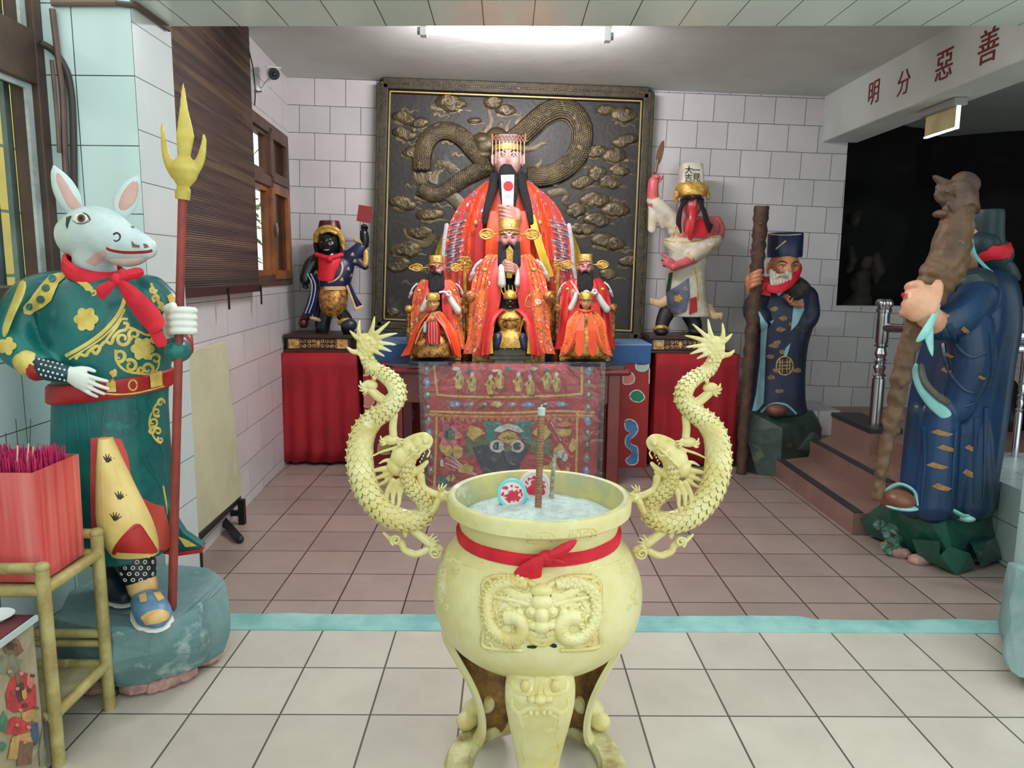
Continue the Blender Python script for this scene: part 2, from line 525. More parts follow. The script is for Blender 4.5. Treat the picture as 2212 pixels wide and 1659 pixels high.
YB = 6.1           # back wall
def wallx(Y): return -1.555 - (Y-3.42)*.0575      # the left wall splays a little
M_ft = tiles('floor_tile', .3, .3, 0., (166, 147, 138), (150, 133, 126), (66, 52, 50), .0035, .3, .16, 3.)
M_ff = tiles('floor_tile_front', .3, .3, 0., (202, 195, 182), (190, 182, 170), (90, 86, 80), .0035, .3, .15, 3.)  # same tile as behind; the stronger front light is put into its paler colour
M_bw = tiles('wall_tile', .2395, .2055, .5, (206, 202, 203), (196, 193, 195), (70, 66, 68), .0022, .38, .1)
M_lw = tiles('side_wall_tile', .62, .2055, .5, (214, 210, 210), (206, 202, 204), (92, 90, 94), .0016, .22, .1)
M_pf = tiles('pillar_tile', .23, .263, 0., (206, 228, 226), (198, 222, 220), (40, 52, 56), .002, .12, .05)
M_bt = tiles('beam_tile', .207, .6, 0., (228, 242, 234), (222, 238, 230), (40, 48, 46), .002, .2, .08)
M_ps = tiles('pillar_side_tile', 3., .2, 0., (206, 216, 216), (200, 212, 212), (70, 80, 84), .0016, .2, .08)
M_rt = tiles('low_wall_tile', .25, .2, .0, (200, 218, 214), (190, 210, 208), (60, 76, 76), .002, .25, .12)
M_ce = mat('plaster', (206, 212, 208), (194, 200, 196), 1.6, .85, bm=.15, bsc=14)
M_wood = mat('brown_window_wood', (92, 66, 52), (70, 50, 42), 5, .5, bm=.1)
M_wood2 = mat('orange_sash_wood', (148, 92, 52), (110, 66, 40), 5, .45)
M_steel = mat('polished_steel', (200, 200, 205), rough=.18, metal=1.)
M_dark = mat('dark_rock', (20, 20, 22), (9, 9, 11), 2.2, .85, bm=.5, bsc=9, c3=(40, 37, 34))
M_black = mat('black', (14, 14, 15), rough=.5)
M_stone_edge = mat('dark_nosing', (50, 48, 50), rough=.6)
M_brownt = mat('brown_step_tile', (150, 118, 106), (132, 102, 94), 3, .35)
M_white = mat('white_paint', (228, 230, 228), rough=.5)

def uvq(g, pts, uvs): g.quad(*pts, uvs=uvs)
def tbox(name, lo, hi, m, ou=0., ov=0., skip=()):
    x0, y0, z0 = lo; x1, y1, z1 = hi; g = G()
    F = {'f': [(x0, y0, z0), (x1, y0, z0), (x1, y0, z1), (x0, y0, z1)], 'b': [(x1, y1, z0), (x0, y1, z0), (x0, y1, z1), (x1, y1, z1)],
         'l': [(x0, y1, z0), (x0, y0, z0), (x0, y0, z1), (x0, y1, z1)], 'r': [(x1, y0, z0), (x1, y1, z0), (x1, y1, z1), (x1, y0, z1)],
         't': [(x0, y0, z1), (x1, y0, z1), (x1, y1, z1), (x0, y1, z1)], 'd': [(x0, y1, z0), (x1, y1, z0), (x1, y0, z0), (x0, y0, z0)]}
    mats = m if isinstance(m, dict) else None; order = []; ml = []
    for k, q in F.items():
        if k in 'fb': uv = [(p[0]-ou, p[2]-ov) for p in q]
        elif k in 'lr': uv = [(p[1], p[2]-ov) for p in q]
        else: uv = [(p[0]-ou, p[1]) for p in q]
        g.quad(*q, uvs=uv); order.append(k)
    if mats:
        ml = list(dict.fromkeys(mats.values()))
        o = obj(name, g, ml, smooth=False)
        for f, k in zip(o.data.polygons, order): f.material_index = ml.index(mats[k])
    else: o = obj(name, g, m, smooth=False)
    return struct(o)

# floor behind the threshold, floor in front of it, and the teal cement strip between them
XC = -1.0445
def floorquad(name, x0, x1, y0, y1, m, ov, zt=0., th=.05):
    g = G(); z0 = zt-th
    g.quad((x0, y0, zt), (x1, y0, zt), (x1, y1, zt), (x0, y1, zt), uvs=[(x0-XC, y0-ov), (x1-XC, y0-ov), (x1-XC, y1-ov), (x0-XC, y1-ov)])
    g.add([(x0, y0, z0), (x1, y0, z0), (x1, y1, z0), (x0, y1, z0)], [(3, 2, 1, 0)])
    return struct(obj(name, g, m, smooth=False))
floorquad('floor', -1.9, 6.2, 2.98, 6.3, M_ft, 3.195)
floorquad('floor', -1.9, 4.2, -4.0, 2.98, M_ff, 2.617)
M_strip = mat('teal_cement', (150, 196, 190), (112, 168, 168), 4, .6, bm=.2, bsc=20, det=6)
g = G(); rows = [[], []]
for i in range(60):
    x = -1.5+i*3.9/59
    y1 = 3.055+.016*noise.noise((x*2.3, 1, 4))+.012*noise.noise((x*6, 2, 1)) - (.03 if x > 1.3 else 0)
    rows[0].append((x, 2.908+.004*noise.noise((x*9, 0, 0)), .004)); rows[1].append((x, y1, .004))
g.slab(rows, (0, 0, -.02)); struct(obj('trim_1', g, M_strip, smooth=False))

# back wall: tiles run very slightly out of level, towards the right they sink
TA = -.0285
o0 = at(680, 404, YB)
def bwuv(x, z):
    dx, dz = x-o0.x, z-o0.z
    return (dx*cos(TA)+dz*sin(TA), -dx*sin(TA)+dz*cos(TA))
def bq(g, x0, x1, z0, z1, y=YB):
    P = [(x0, z0), (x1, z0), (x1, z1), (x0, z1)]
    g.quad(*[(a, y, b) for a, b in P], uvs=[bwuv(a, b) for a, b in P])
ZS = 1.222   # sill of the opening into the cave
g = G(); bq(g, -1.75, 2.68, 0, 3.1); bq(g, 2.68, 6.2, 0, ZS)
b = len(g.v)
g.add([(2.68, YB, ZS), (6.2, YB, ZS), (6.2, YB+.15, ZS), (2.68, YB+.15, ZS), (2.68, YB, 3.1), (2.68, YB+.15, 3.1)], [(0, 1, 2, 3), (0, 3, 5, 4)])
struct(obj('wall_back', g, M_bw, smooth=False))

# left wall with its window opening
WY0, WY1, WZ0, WZ1 = 3.75, 5.97, 1.365, 2.475
g = G()
def lq(y0, y1, z0, z1):
    P = [(y0, z0), (y1, z0), (y1, z1), (y0, z1)]
    g.quad(*[(wallx(a), a, b) for a, b in P], uvs=[(a, b-o0.z+.022*(a-YB)*0) for a, b in P])
lq(3.3, WY0, 0, 3.1); lq(WY1, YB+.05, 0, 3.1); lq(WY0, WY1, 0, WZ0); lq(WY0, WY1, WZ1, 3.1)
for (a, b_) in (((WY0, WZ0), (WY1, WZ0)), ((WY1, WZ0), (WY1, WZ1)), ((WY1, WZ1), (WY0, WZ1)), ((WY0, WZ1), (WY0, WZ0))):
    g.add([(wallx(a[0]), a[0], a[1]), (wallx(b_[0]), b_[0], b_[1]), (wallx(b_[0])-.14, b_[0], b_[1]), (wallx(a[0])-.14, a[0], a[1])], [(0, 1, 2, 3)])
struct(obj('wall_left', g, M_lw, smooth=False))

# window in the left wall
def lp(y, z, off=0.): return V((wallx(y)-off, y, z))
def lbar(g, a, b, w, d, off): g.bar(lp(*a, off), lp(*b, off), w, d, up=(1, 0, 0))
win = thing('window_1', lp(4.8, WZ0), 'brown wooden window at the end of the left wall, half behind the blind', 'window'); struct(win)
g = G()
for a, b_ in (((WY0, WZ0+.03), (WY1, WZ0+.03)), ((WY0, WZ1-.03), (WY1, WZ1-.03)), ((WY0+.03, WZ0), (WY0+.03, WZ1)), ((WY1-.03, WZ0), (WY1-.03, WZ1)), ((WY0, 2.08), (WY1, 2.08))):
    lbar(g, a, b_, .075, .09, .03)
obj('window_frame', g, M_wood, win, smooth=False, bevel=.004)
for (a, b_, z0, z1) in ((4.62, 5.41, WZ0+.07, 2.04), (5.44, WY1-.07, WZ0+.07, 2.04), (4.62, 5.41, 2.12, WZ1-.06), (5.44, WY1-.07, 2.12, WZ1-.06)):
    k = G(); off = .03 if a < 5 else .0
    for p, q in (((a, z0), (b_, z0)), ((a, z1), (b_, z1)), ((a, z0), (a, z1)), ((b_, z0), (b_, z1))): lbar(k, p, q, .065, .05, off)
    s = obj('sash', k, M_wood2 if z0 < 2 else M_wood, win, smooth=False)
    gm, nt, bs = _new('pane')
    bs.inputs['Base Color'].default_value = (.95, .9, .88, 1) if a < 5 else (.62, .42, .40, 1); bs.inputs['Roughness'].default_value = .3 if a > 5 else .02  # far panes: the pink reflection is put into the glass tint
    bs.inputs['Transmission Weight'].default_value = 1.; bs.inputs['IOR'].default_value = 1.02
    k = G(); k.slab([[lp(a, z0, off), lp(b_, z0, off)], [lp(a, z1, off), lp(b_, z1, off)]], (-.004, 0, 0))
    obj('window_pane', k, gm, s, smooth=False)
k = G(); k.torus(lp(5.43, 1.75, -.05), .035, .008, (1, 0, 0), 16, 6); k.ell(lp(5.43, 1.75, -.04), .006, .03, .05)
obj('window_latch', k, M_steel, win)

# pillar at the left, beam across the front, pillar at the right edge
PY0, PY1 = 3.07, 3.42
px_r = at(300, 300, PY0).x
pl = tbox('pillar_left', (-1.86, PY0, 0), (px_r, PY1, 4.), {'f': M_pf, 'b': M_pf, 'l': M_pf, 'r': M_ps, 't': M_pf, 'd': M_pf}, px_r, at(290, 164, PY0).z)
uj = at(458, 9, PY0).x
bf = tbox('beam_front', (-1.86, PY0+.001, 2.5), (4.2, 3.375, 4.), M_bt, uj, 2.5)
for v in bf.data.vertices:
    if v.co.z < 3: v.co.z = 2.484+(v.co.x+1.5)*.0115
tbox('pillar_right', (at(2197, 1150, PY1).x, PY0, 0), (2.7, PY1, 2.5), M_pf, 2.2, .1)

# ceiling of the inner room, beam along the right with its four characters
g = G()
ca, cb, cc = .0245, 2.905, 0.
def cz(x): return cb - ca*x
g.add([(-1.85, 3.3, cz(-1.85)), (6.2, 3.3, cz(6.2)), (6.2, 8.2, cz(6.2)), (-1.85, 8.2, cz(-1.85)), (-1.85, 3.3, 3.2), (6.2, 3.3, 3.2), (6.2, 8.2, 3.2), (-1.85, 8.2, 3.2)],
      [(0, 3, 2, 1), (4, 5, 6, 7), (0, 1, 5, 4), (2, 3, 7, 6), (1, 2, 6, 5), (0, 4, 7, 3)])
struct(obj('ceiling', g, M_ce, smooth=False))
g = G(); g.box((2.475, 3.37, 2.5), (2.76, YB+.01, 3.0)); struct(obj('beam_side', g, M_ce, smooth=False, bevel=.012))
# wall far at the right, so that the side room is closed
g = G(); g.box((6.1, 3.3, 0), (6.2, 8.2, 3.1)); struct(obj('wall_right', g, M_ce, smooth=False))
g = G(); g.box((4.1, 3.3, 0), (6.2, 3.4, 3.1)); struct(obj('wall_front', g, M_ce, smooth=False))

# dark cave behind the opening of the back wall
def cave(px, pz, d): return V((px, 7.15+d*noise.noise((px*1.3, pz*1.4, 3.))+.12*noise.noise((px*4, pz*4, 1.)), pz))
g = G(); g.sheet([[cave(2.2+i*.1, .4+j*.1, .55) for i in range(42)] for j in range(28)])
g.add([(2.4, YB+.15, .9), (6.2, YB+.15, .9), (6.2, 8, .9), (2.4, 8, .9)], [(0, 1, 2, 3)])
g.add([(2.62, YB+.15, .5), (2.62, 8, .5), (2.62, 8, 3.1), (2.62, YB+.15, 3.1)], [(0, 1, 2, 3)])
struct(obj('cave_wall', g, M_dark, smooth=True, ang=60))
M_shape = mat('dim_carved_stone', (66, 58, 52), (34, 30, 28), 6, .8, bm=.4, bsc=12)
for k, (px, py, rx, rz) in enumerate(((1832, 560, .04, .10), (1856, 618, .08, .13), (1890, 580, .05, .13), (1845, 470, .06, .06))):
    g = G(); c = at(px, py, 6.55); g.ell(c, rx, .1, rz, None, 20, 14)
    if k == 1: g.ell(c+V((-.02, 0, -.14)), .12, .1, .1); g.ell(c+V((.02, -.02, .2)), .05)
    o = obj('carved_cave_rock', g, M_shape, disp=(.05, 9.), loc=c)
    tag(o, ('dim narrow rock standing upright in the dark opening beside its left edge', 'large dim slanting rock at the bottom corner of the dark opening', 'dim round topped rock behind the slanting one in the dark opening', 'small faint rock high at the left edge of the dark opening')[k], 'rock', 'rocks in the dark cave')

# steps, raised platform and low tiled walls at the right
ST = [(1.985, 2.26, .125, 4.10), (2.26, 2.56, .25, 4.3)]
for k, (x0, x1, z, y0) in enumerate(ST):
    g = G(); g.box((x0, y0, 0), (2.7, 5.62, z))
    o = struct(obj('step', g, M_brownt, smooth=False))
    g = G(); g.box((x0+.005, y0+.005, z-.004), (x0+.06, 5.6, z+.006)); obj('nosing', g, M_stone_edge, o, smooth=False)
g = G(); g.box((2.56, 4.16, 0), (6.1, YB, .39)); struct(obj('floor_platform', g, M_brownt, smooth=False))
tbox('wall_low_right', (2.57, 3.43, 0), (6.1, 4.4, .415), M_rt, .02, .02)
tbox('wall_low_back', (2.33, 5.62, 0), (2.56, YB, .44), M_bw, .0, .03)
g = G(); g.box((2.50, 5.0, .25), (2.70, 5.62, .40)); struct(obj('plinth_wall', g, M_brownt, smooth=False))
g = G(); g.box((2.49, 4.99, .40), (2.71, 5.62, .43)); struct(obj('trim_2', g, M_stone_edge, smooth=False))

# window wall at the far left, in front of the pillar
XL = -1.83
g = G()
def wq(y0, y1, z0, z1): g.quad((XL, y0, z0), (XL, y1, z0), (XL, y1, z1), (XL, y0, z1), uvs=[(y0-3.05, z0-.86), (y1-3.05, z0-.86), (y1-3.05, z1-.86), (y0-3.05, z1-.86)])
wq(-4, 3.12, 0, 1.36); wq(-4, 1.2, 1.36, 3.1); wq(1.2, 3.12, 3.0, 3.1)
struct(obj('wall_left_front', g, M_pf, smooth=False))
M_green = mat('grey_green_frame', (110, 130, 120), (86, 104, 98), 6, .5)
w2 = thing('window_2', (XL, 2.1, 1.36), 'window with brown frame and dark bars before yellow wall', 'window'); struct(w2)
g = G()
g.box((XL-.08, 3.02, 1.3), (XL+.035, 3.11, 3.05)); g.box((XL-.08, 1.1, 2.16), (XL+.03, 3.05, 2.36)); g.box((XL-.1, 1.1, 1.33), (XL+.03, 3.05, 1.4))
obj('window_frame', g, M_wood, w2, smooth=False, bevel=.006)
g = G(); g.box((XL-.006, 2.985, 1.4), (XL+.006, 3.02, 2.16)); g.box((XL-.006, 1.1, 2.14), (XL+.006, 2.985, 2.16))
g.box((XL-.006, 2.985, 2.36), (XL+.006, 3.02, 3.0))
obj('sash', g, mat('white_sash', (190, 200, 200), (150, 160, 160), 7, .5), w2, smooth=False)
g = G(); g.box((XL-.11, 3.0, 1.4), (XL-.09, 3.035, 3.0)); obj('inner_frame', g, M_green, w2, smooth=False)
M_bar = mat('dark_teal_bar', (66, 88, 88), (46, 64, 66), 8, .5)
for y in (1.75, 2.18, 2.6, 2.99):
    g = G(); g.tube([(XL-.16, y, 1.36), (XL-.16, y, 3.02)], .022, 10); obj('window_bar', g, M_bar, w2)
M_yel = tiles('yellow_wall_tile', .6, .47, 0., (240, 210, 100), (232, 200, 92), (96, 120, 100), .012, .5, .15)
g = G(); P = [(-6., -2), (-2., -2), (8., -2), (8., 4)]
g.quad((-3.7, 0.5, 0), (-3.7, 9.5, 0), (-3.7, 9.5, 3.6), (-3.7, 0.5, 3.6), uvs=[(0, 0), (9, 0), (9, 3.6), (0, 3.6)])
o = struct(obj('wall_outside', g, M_yel, smooth=False))
g = G(); g.box((-7, -4, -.06), (-1.9, 9, -.01)); struct(obj('ground_outside', g, mat('outside_ground', (120, 130, 110), (90, 110, 80), 2, .9), smooth=False))
M_leaf = mat('leaf', (92, 136, 66), (140, 176, 96), 9, .6, c3=(190, 210, 150))
g = G(); rd = random.Random(4)
for k in range(1500):
    c = V((-2.45+rd.gauss(0, .14), 5.9+rd.uniform(-.9, 1.2), .9+rd.uniform(0, 1.8))); a = rd.uniform(0, 6.28); t = rd.uniform(-1, 1)
    u = V((cos(a), sin(a), t)).normalized()*.06; v = V((-sin(a), cos(a), rd.uniform(-.5, .5))).normalized()*.025
    g.add([c-u, c+v, c+u, c-v], [(0, 1, 2, 3)])
g2 = G(); g2.tube([(-2.45, 5.9, 0), (-2.42, 5.92, 1.2), (-2.48, 5.88, 2.4)], [.03, .025, .01], 8)
t = thing('garden_bush', (-2.45, 5.9, 0), 'bright green leafy bush outside the window of the left wall', 'bush')
obj('foliage', g, M_leaf, t, smooth=False); obj('stem', g2, M_wood, t)
g = G(); c = at(8, 600, 2.95); g.tube([V((-2.25, 3.05, 1.1)), V((-2.3, 3.08, 1.72))], .035, 10)
g.tube([V((-2.25, 3.05, 0)), V((-2.25, 3.05, 1.1))], .02, 8)
tag(obj('garden_post', g, mat('faded_red', (186, 110, 104), rough=.6), loc=(-2.25, 3.05, 0)), 'faded red post standing outside the barred window', 'post')
# ---------------------------------------------------------------- lamp, blind, camera, cables, sign, characters
M_tube = mat('lit_tube', (255, 255, 255), em=(255, 247, 250), ems=210)
a, b = V((-.475, 4.45, 2.80)), V((.555, 4.46, 2.785))
t = thing('ceiling_lamp', (a+b)/2+V((0, 0, .1)), 'lit fluorescent tube lamp on the ceiling under the front beam', 'lamp')
g = G(); g.tube([a, b], .018, 12); obj('light_tube', g, M_tube, t)
g = G(); g.box((-.5, 4.43, 2.825), (.58, 4.49, cz(.5)+.02))
for p, s in ((a, -1), (b, 1)): g.box((p.x-.02, p.y-.028, p.z-.03), (p.x+.02, p.y+.028, 2.83))
obj('lamp_housing', g, M_white, t, smooth=False, bevel=.004)
for p, s in ((a, -1), (b, 1)):
    g = G(); g.tube([p+V((s*.005, 0, 0)), p+V((s*.035, 0, 0))], .021, 12); obj('end_cap', g, mat('grey_cap', (120, 122, 124), rough=.4), t)

# woven blind over the window
m, nt, bs = _new('bamboo_blind')
tc = N(nt, 'ShaderNodeTexCoord'); mp = N(nt, 'ShaderNodeMapping'); mp.inputs['Scale'].default_value = (1, .35, 14)
nt.links.new(tc.outputs['Object'], mp.inputs['Vector'])
nz = N(nt, 'ShaderNodeTexNoise', Scale=1.6, Detail=4.); nt.links.new(mp.outputs['Vector'], nz.inputs['Vector'])
r = ramp(nt, nz.outputs['Fac'], [(.36, lin((54, 38, 38))), (.5, lin((78, 58, 52))), (.64, lin((98, 74, 62)))])
wv = N(nt, 'ShaderNodeTexWave', Scale=28., Distortion=.4, bands_direction='Z'); nt.links.new(tc.outputs['Object'], wv.inputs['Vector'])
m2 = N(nt, 'ShaderNodeMixRGB', blend_type='MULTIPLY'); m2.inputs[0].default_value = .5
nt.links.new(r.outputs['Color'], m2.inputs[1]); nt.links.new(wv.outputs['Color'], m2.inputs[2])
# daylight through small gaps, painted as lighter flecks in the colour
wy = N(nt, 'ShaderNodeTexWave', Scale=22., Distortion=.6, bands_direction='Y'); nt.links.new(tc.outputs['Object'], wy.inputs['Vector'])
mu = N(nt, 'ShaderNodeMath', operation='MULTIPLY'); nt.links.new(wv.outputs['Color'], mu.inputs[0]); nt.links.new(wy.outputs['Color'], mu.inputs[1])
n3 = N(nt, 'ShaderNodeTexNoise', Scale=.9, Detail=2.); nt.links.new(mp.outputs['Vector'], n3.inputs['Vector'])
r3 = ramp(nt, n3.outputs['Fac'], [(.5, (0, 0, 0, 1)), (.6, (1, 1, 1, 1))])
mu2 = N(nt, 'ShaderNodeMath', operation='MULTIPLY'); nt.links.new(mu.outputs[0], mu2.inputs[0]); nt.links.new(r3.outputs['Color'], mu2.inputs[1])
gt = N(nt, 'ShaderNodeMath', operation='GREATER_THAN'); gt.inputs[1].default_value = .42; nt.links.new(mu2.outputs[0], gt.inputs[0])
mx = N(nt, 'ShaderNodeMixRGB'); nt.links.new(gt.outputs[0], mx.inputs[0]); nt.links.new(m2.outputs[0], mx.inputs[1]); mx.inputs[2].default_value = lin((150, 126, 92))
nt.links.new(mx.outputs[0], bs.inputs['Base Color']); bs.inputs['Roughness'].default_value = .7
bump(nt, bs, wv.outputs['Color'], .5, .006)
M_blind = m
t = thing('bamboo_blind', lp(4.24, 1.34, -.05), 'brown woven bamboo blind hanging from the ceiling over the left window', 'blind')
g = G(); Y0, Y1 = 3.47, 4.865
g.slab([[lp(Y0+(Y1-Y0)*i/12, z, -.05) for i in range(13)] for z in (1.36, 2.0, 2.93)], (-.008, 0, 0)); obj('slat_panel', g, M_blind, t, smooth=False)
g = G(); g.bar(lp(Y0, 1.355, -.052), lp(Y1, 1.355, -.052), .025, .045, up=(0, 0, 1)); obj('bottom_rail', g, mat('dark_rail', (52, 30, 30), rough=.5), t, smooth=False)
for y in (4.16, 4.83):
    g = G(); g.bar(lp(y, 1.37, -.07), lp(y, 1.25, -.07), .018, .006, up=(1, 0, 0)); obj('cord_end', g, M_black, t, smooth=False)

# security camera
c = ax(592, 160, wallx(5.2)+.16)
t = thing('security_camera', c, 'white bullet security camera with black lens on the left wall', 'camera')
d = V((.35, -.9, -.25)).normalized()
g = G(); g.tube([c-d*.17, c-d*.02, c], [.036, .038, .038], 20); g.bar(c-d*.19+V((0, 0, .04)), c+d*.03+V((0, 0, .042)), .085, .006); obj('camera_body', g, M_white, t)
g = G(); g.tube([c-d*.005, c+d*.012], [.037, .034], 20); obj('lens_ring', g, M_black, t)
g = G(); g.ell(c+d*.012, .014); obj('lens', g, mat('lens_glass', (40, 40, 50), rough=.05, spec=.8), t)
wl = V((wallx(c.y+.1), c.y+.16, c.z-.06))
g = G(); g.tube([c-d*.1, wl+V((.03, 0, .0)), wl], [.012, .014, .03], 10); obj('wall_bracket', g, M_white, t)
ctop = lp(4.95, cz(-1.6)-.01, -.01)
g = G(); g.tube(sp3([ctop, lp(4.98, 2.85, -.012), lp(5.06, 2.74, -.015), lp(5.1, 2.62, -.012), lp(5.08, 2.52, -.01)]), .004, 6)
g.tube(sp3([lp(5.1, 2.62, -.012), lp(5.2, 2.64, -.03), c-d*.17]), .004, 6)
tag(obj('camera_cable', g, M_black, loc=ctop), 'thin black cable running down the left wall to the security camera', 'cable')

# cables on the left pillar
M_cable = mat('dark_cable', (54, 48, 44), rough=.5)
def pp(x, y, o=.012): return at(x, y, PY0-o)
g = G(); g.tube(sp3([at(86, 92, 3.02), pp(118, 112), pp(142, 150), pp(152, 190), pp(157, 250), pp(160, 400), pp(160, 560), pp(160, 700)]), .013, 8)
tag(obj('power_cable', g, M_cable, loc=pp(160, 560)), 'thick dark cable bending down the face of the left pillar', 'cable')
g = G(); g.tube([pp(112, 7, .011), pp(252, 7, .011)], .012, 8); obk = obj('cable_duct', g, mat('brown_duct', (120, 96, 82), rough=.5), loc=pp(180, 7))
tag(obk, 'short brown conduit across the top of the left pillar', 'conduit')
for x in (116, 252):
    g = G(); g.torus(pp(x, 8, .011), .013, .004, (1, 0, 0), 12, 6)
    obj('cable_clip', g, M_white, obk)
b0 = V((px_r+.012, PY0-.006, pp(270, 9).z)); b1 = V((px_r+.012, PY1, 2.49))
g = G(); g.tube([pp(252, 7, .011), pp(278, 10, .012), V((px_r+.012, PY0+.02, 2.472)), V((px_r+.012, PY1-.045, 2.472))], .011, 8)
tag(obj('corner_conduit', g, mat('dark_conduit', (88, 76, 68), rough=.5), loc=b0), 'brown pipe following the corner of the front beam above the left pillar', 'pipe')
g = G(); g.tube(sp3([at(113, 20, 3.05), at(125, 120, 3.05), at(135, 200, 3.05), at(140, 330, 3.05), at(146, 450, 3.05)]), .012, 8)
g.tube(sp3([at(112, 130, 3.03), at(124, 260, 3.03), at(128, 330, 3.03)]), .008, 8)
tag(obj('pipe_run', g, mat('brown_pipe', (112, 86, 76), (90, 70, 62), 10, .5), loc=at(140, 330, 3.05)), 'thin brown pipes beside the thick cable at the pillar edge', 'pipe')

# emergency sign under the right beam
c0, c1 = V((2.64, 4.56, 2.35)), V((2.64, 4.90, 2.35))
t = thing('exit_sign', (2.64, 4.73, 2.49), 'blank cream emergency sign panel with bright edges under the right beam', 'sign')
g = G(); g.box((2.60, 4.54, 2.455), (2.68, 4.92, 2.498)); obj('sign_housing', g, mat('grey_housing', (150, 148, 146), rough=.5), t, smooth=False, bevel=.005)
g = G(); g.box((2.632, 4.565, 2.335), (2.648, 4.895, 2.455)); obj('sign_panel', g, mat('cream_panel', (206, 196, 140), (186, 172, 120), 6, .4), t, smooth=False)
g = G(); g.box((2.630, 4.56, 2.325), (2.650, 4.90, 2.335)); g.box((2.630, 4.555, 2.325), (2.650, 4.567, 2.455)); obj('lit_edge', g, mat('lit_edge', (255, 255, 255), em=(235, 250, 255), ems=.8), t, smooth=False)

# red characters on the beam
M_redch = mat('red_character', (130, 24, 26), (104, 20, 24), 30, .5)
def text_mesh(s, size, ext=.004):
    cu = bpy.data.curves.new('t', 'FONT'); cu.body = s; cu.size = size; cu.extrude = ext; cu.align_x = 'CENTER'; cu.align_y = 'CENTER'; cu.resolution_u = 2
    o = bpy.data.objects.new('t', cu); COL.objects.link(o)
    me = bpy.data.meshes.new_from_object(o.evaluated_get(bpy.context.evaluated_depsgraph_get()))
    bpy.data.objects.remove(o); bpy.data.curves.remove(cu)
    return me
def lettering(name, s, size, Mx, m, label=None, cat=None, parent=None, ext=.003, group=None, wx=1.):
    me = text_mesh(s, size, ext); me.materials.clear(); me.materials.append(m)
    xs = [v.co.x for v in me.vertices]; ys = [v.co.y for v in me.vertices]
    cx, cy = (max(xs)+min(xs))/2, (max(ys)+min(ys))/2
    p = OFF[parent.name] if parent is not None else Mx.translation.copy()
    for v in me.vertices: v.co = (Mx @ V(((v.co.x-cx)*wx, v.co.y-cy, v.co.z))) - p
    o = bpy.data.objects.new(name, me); COL.objects.link(o)
    if parent is not None: o.parent = parent
    else: o.location = p
    OFF[o.name] = p
    if label: tag(o, label, cat, group)
    return o
for ch, (x, y), s, lb in (('善', (2136, 98), .185, 'red character with stacked strokes over a box'), ('惡', (2040, 140), .185, 'red character with a curved heart-like lower stroke'),
                      ('分', (1953, 178), .165, 'red character of two spread strokes over a hook'), ('明', (1888, 200), .17, 'red character of two narrow boxes, nearest the back wall,')):
    p = ax(x, y, 2.475)
    Mx = Matrix(((0, 0, -1, p.x-.001), (-1, 0, 0, p.y), (0, 1, 0, p.z), (0, 0, 0, 1)))
    lettering('wall_character', ch, s, Mx, M_redch, lb + ' on the side beam', 'character', group='red characters on the side beam')

# steel railing on the platform
def baluster(g, x, y, z0, z1, r):
    h = z1-z0; pr = [(r, 0), (r, .42*h), (r*.75, .43*h), (r*1.15, .45*h), (r*.7, .47*h), (r, .52*h), (r*.7, .55*h), (r*1.1, .56*h), (r*.7, .57*h), (r*1.05, .585*h), (r*.7, .6*h), (r, .64*h), (r*.7, .69*h), (r*1.2, .71*h), (r*.8, .72*h), (r, .74*h), (r, h)]
    g.lathe((x, y, z0), pr, 14)
t = thing('steel_railing', (2.6, 5.1, .43), 'polished steel railing with turned balusters on the raised platform', 'railing')
pA = V((2.585, 5.13, .43)); zt = atY = at(1902, 665, 5.13).z
g = G(); baluster(g, pA.x, pA.y, .43, zt-.03, .042); obj('newel_post', g, M_steel, t)
g = G(); g.lathe((pA.x, pA.y, zt-.04), [(.03, 0), (.05, .01), (.052, .03), (.03, .045)], 16)
for k in range(4): g.ell((pA.x+.028*cos(k*PI/2+.6), pA.y+.028*sin(k*PI/2+.6), zt+.03), .034)
obj('post_cap', g, M_steel, t)
pB = V((2.80, 4.30, .415)); zr = 1.13
g = G(); g.tube([(pA.x, pA.y, 1.115), (pB.x, pB.y, zr), (6., 4.30, zr)], .03, 14); obj('top_rail', g, M_steel, t)
g = G(); g.tube([(pB.x, pB.y+.0, zr-.075), (6., 4.30, zr-.075)], .026, 14); obj('lower_rail', g, M_steel, t)
for x in (2.80, 2.865, 3.01, 3.16, 3.31, 3.46, 3.61, 3.76):
    g = G(); baluster(g, x, 4.30, .415, zr-.09, .020 if x > 2.82 else .034); obj('baluster', g, M_steel, t)
for k, (px, py) in enumerate(((2176, 935), (2222, 935))):
    c = at(px, py, 5.2); c.z = .39
    g = G(); g.lathe(c, [(.08, 0), (.085, .06), (.07, .14), (.05, .2), (.045, .26), (.03, .33), (.005, .36)], 12, fn=lambda a, z: 1+.12*sin(3*a+9*z))
    tag(obj('pointed_stone', g, M_black, loc=c), ('black pointed stone behind the steel balusters, left one', 'black pointed stone behind the steel balusters, at the frame edge')[k], 'stone', 'black stones behind the railing')
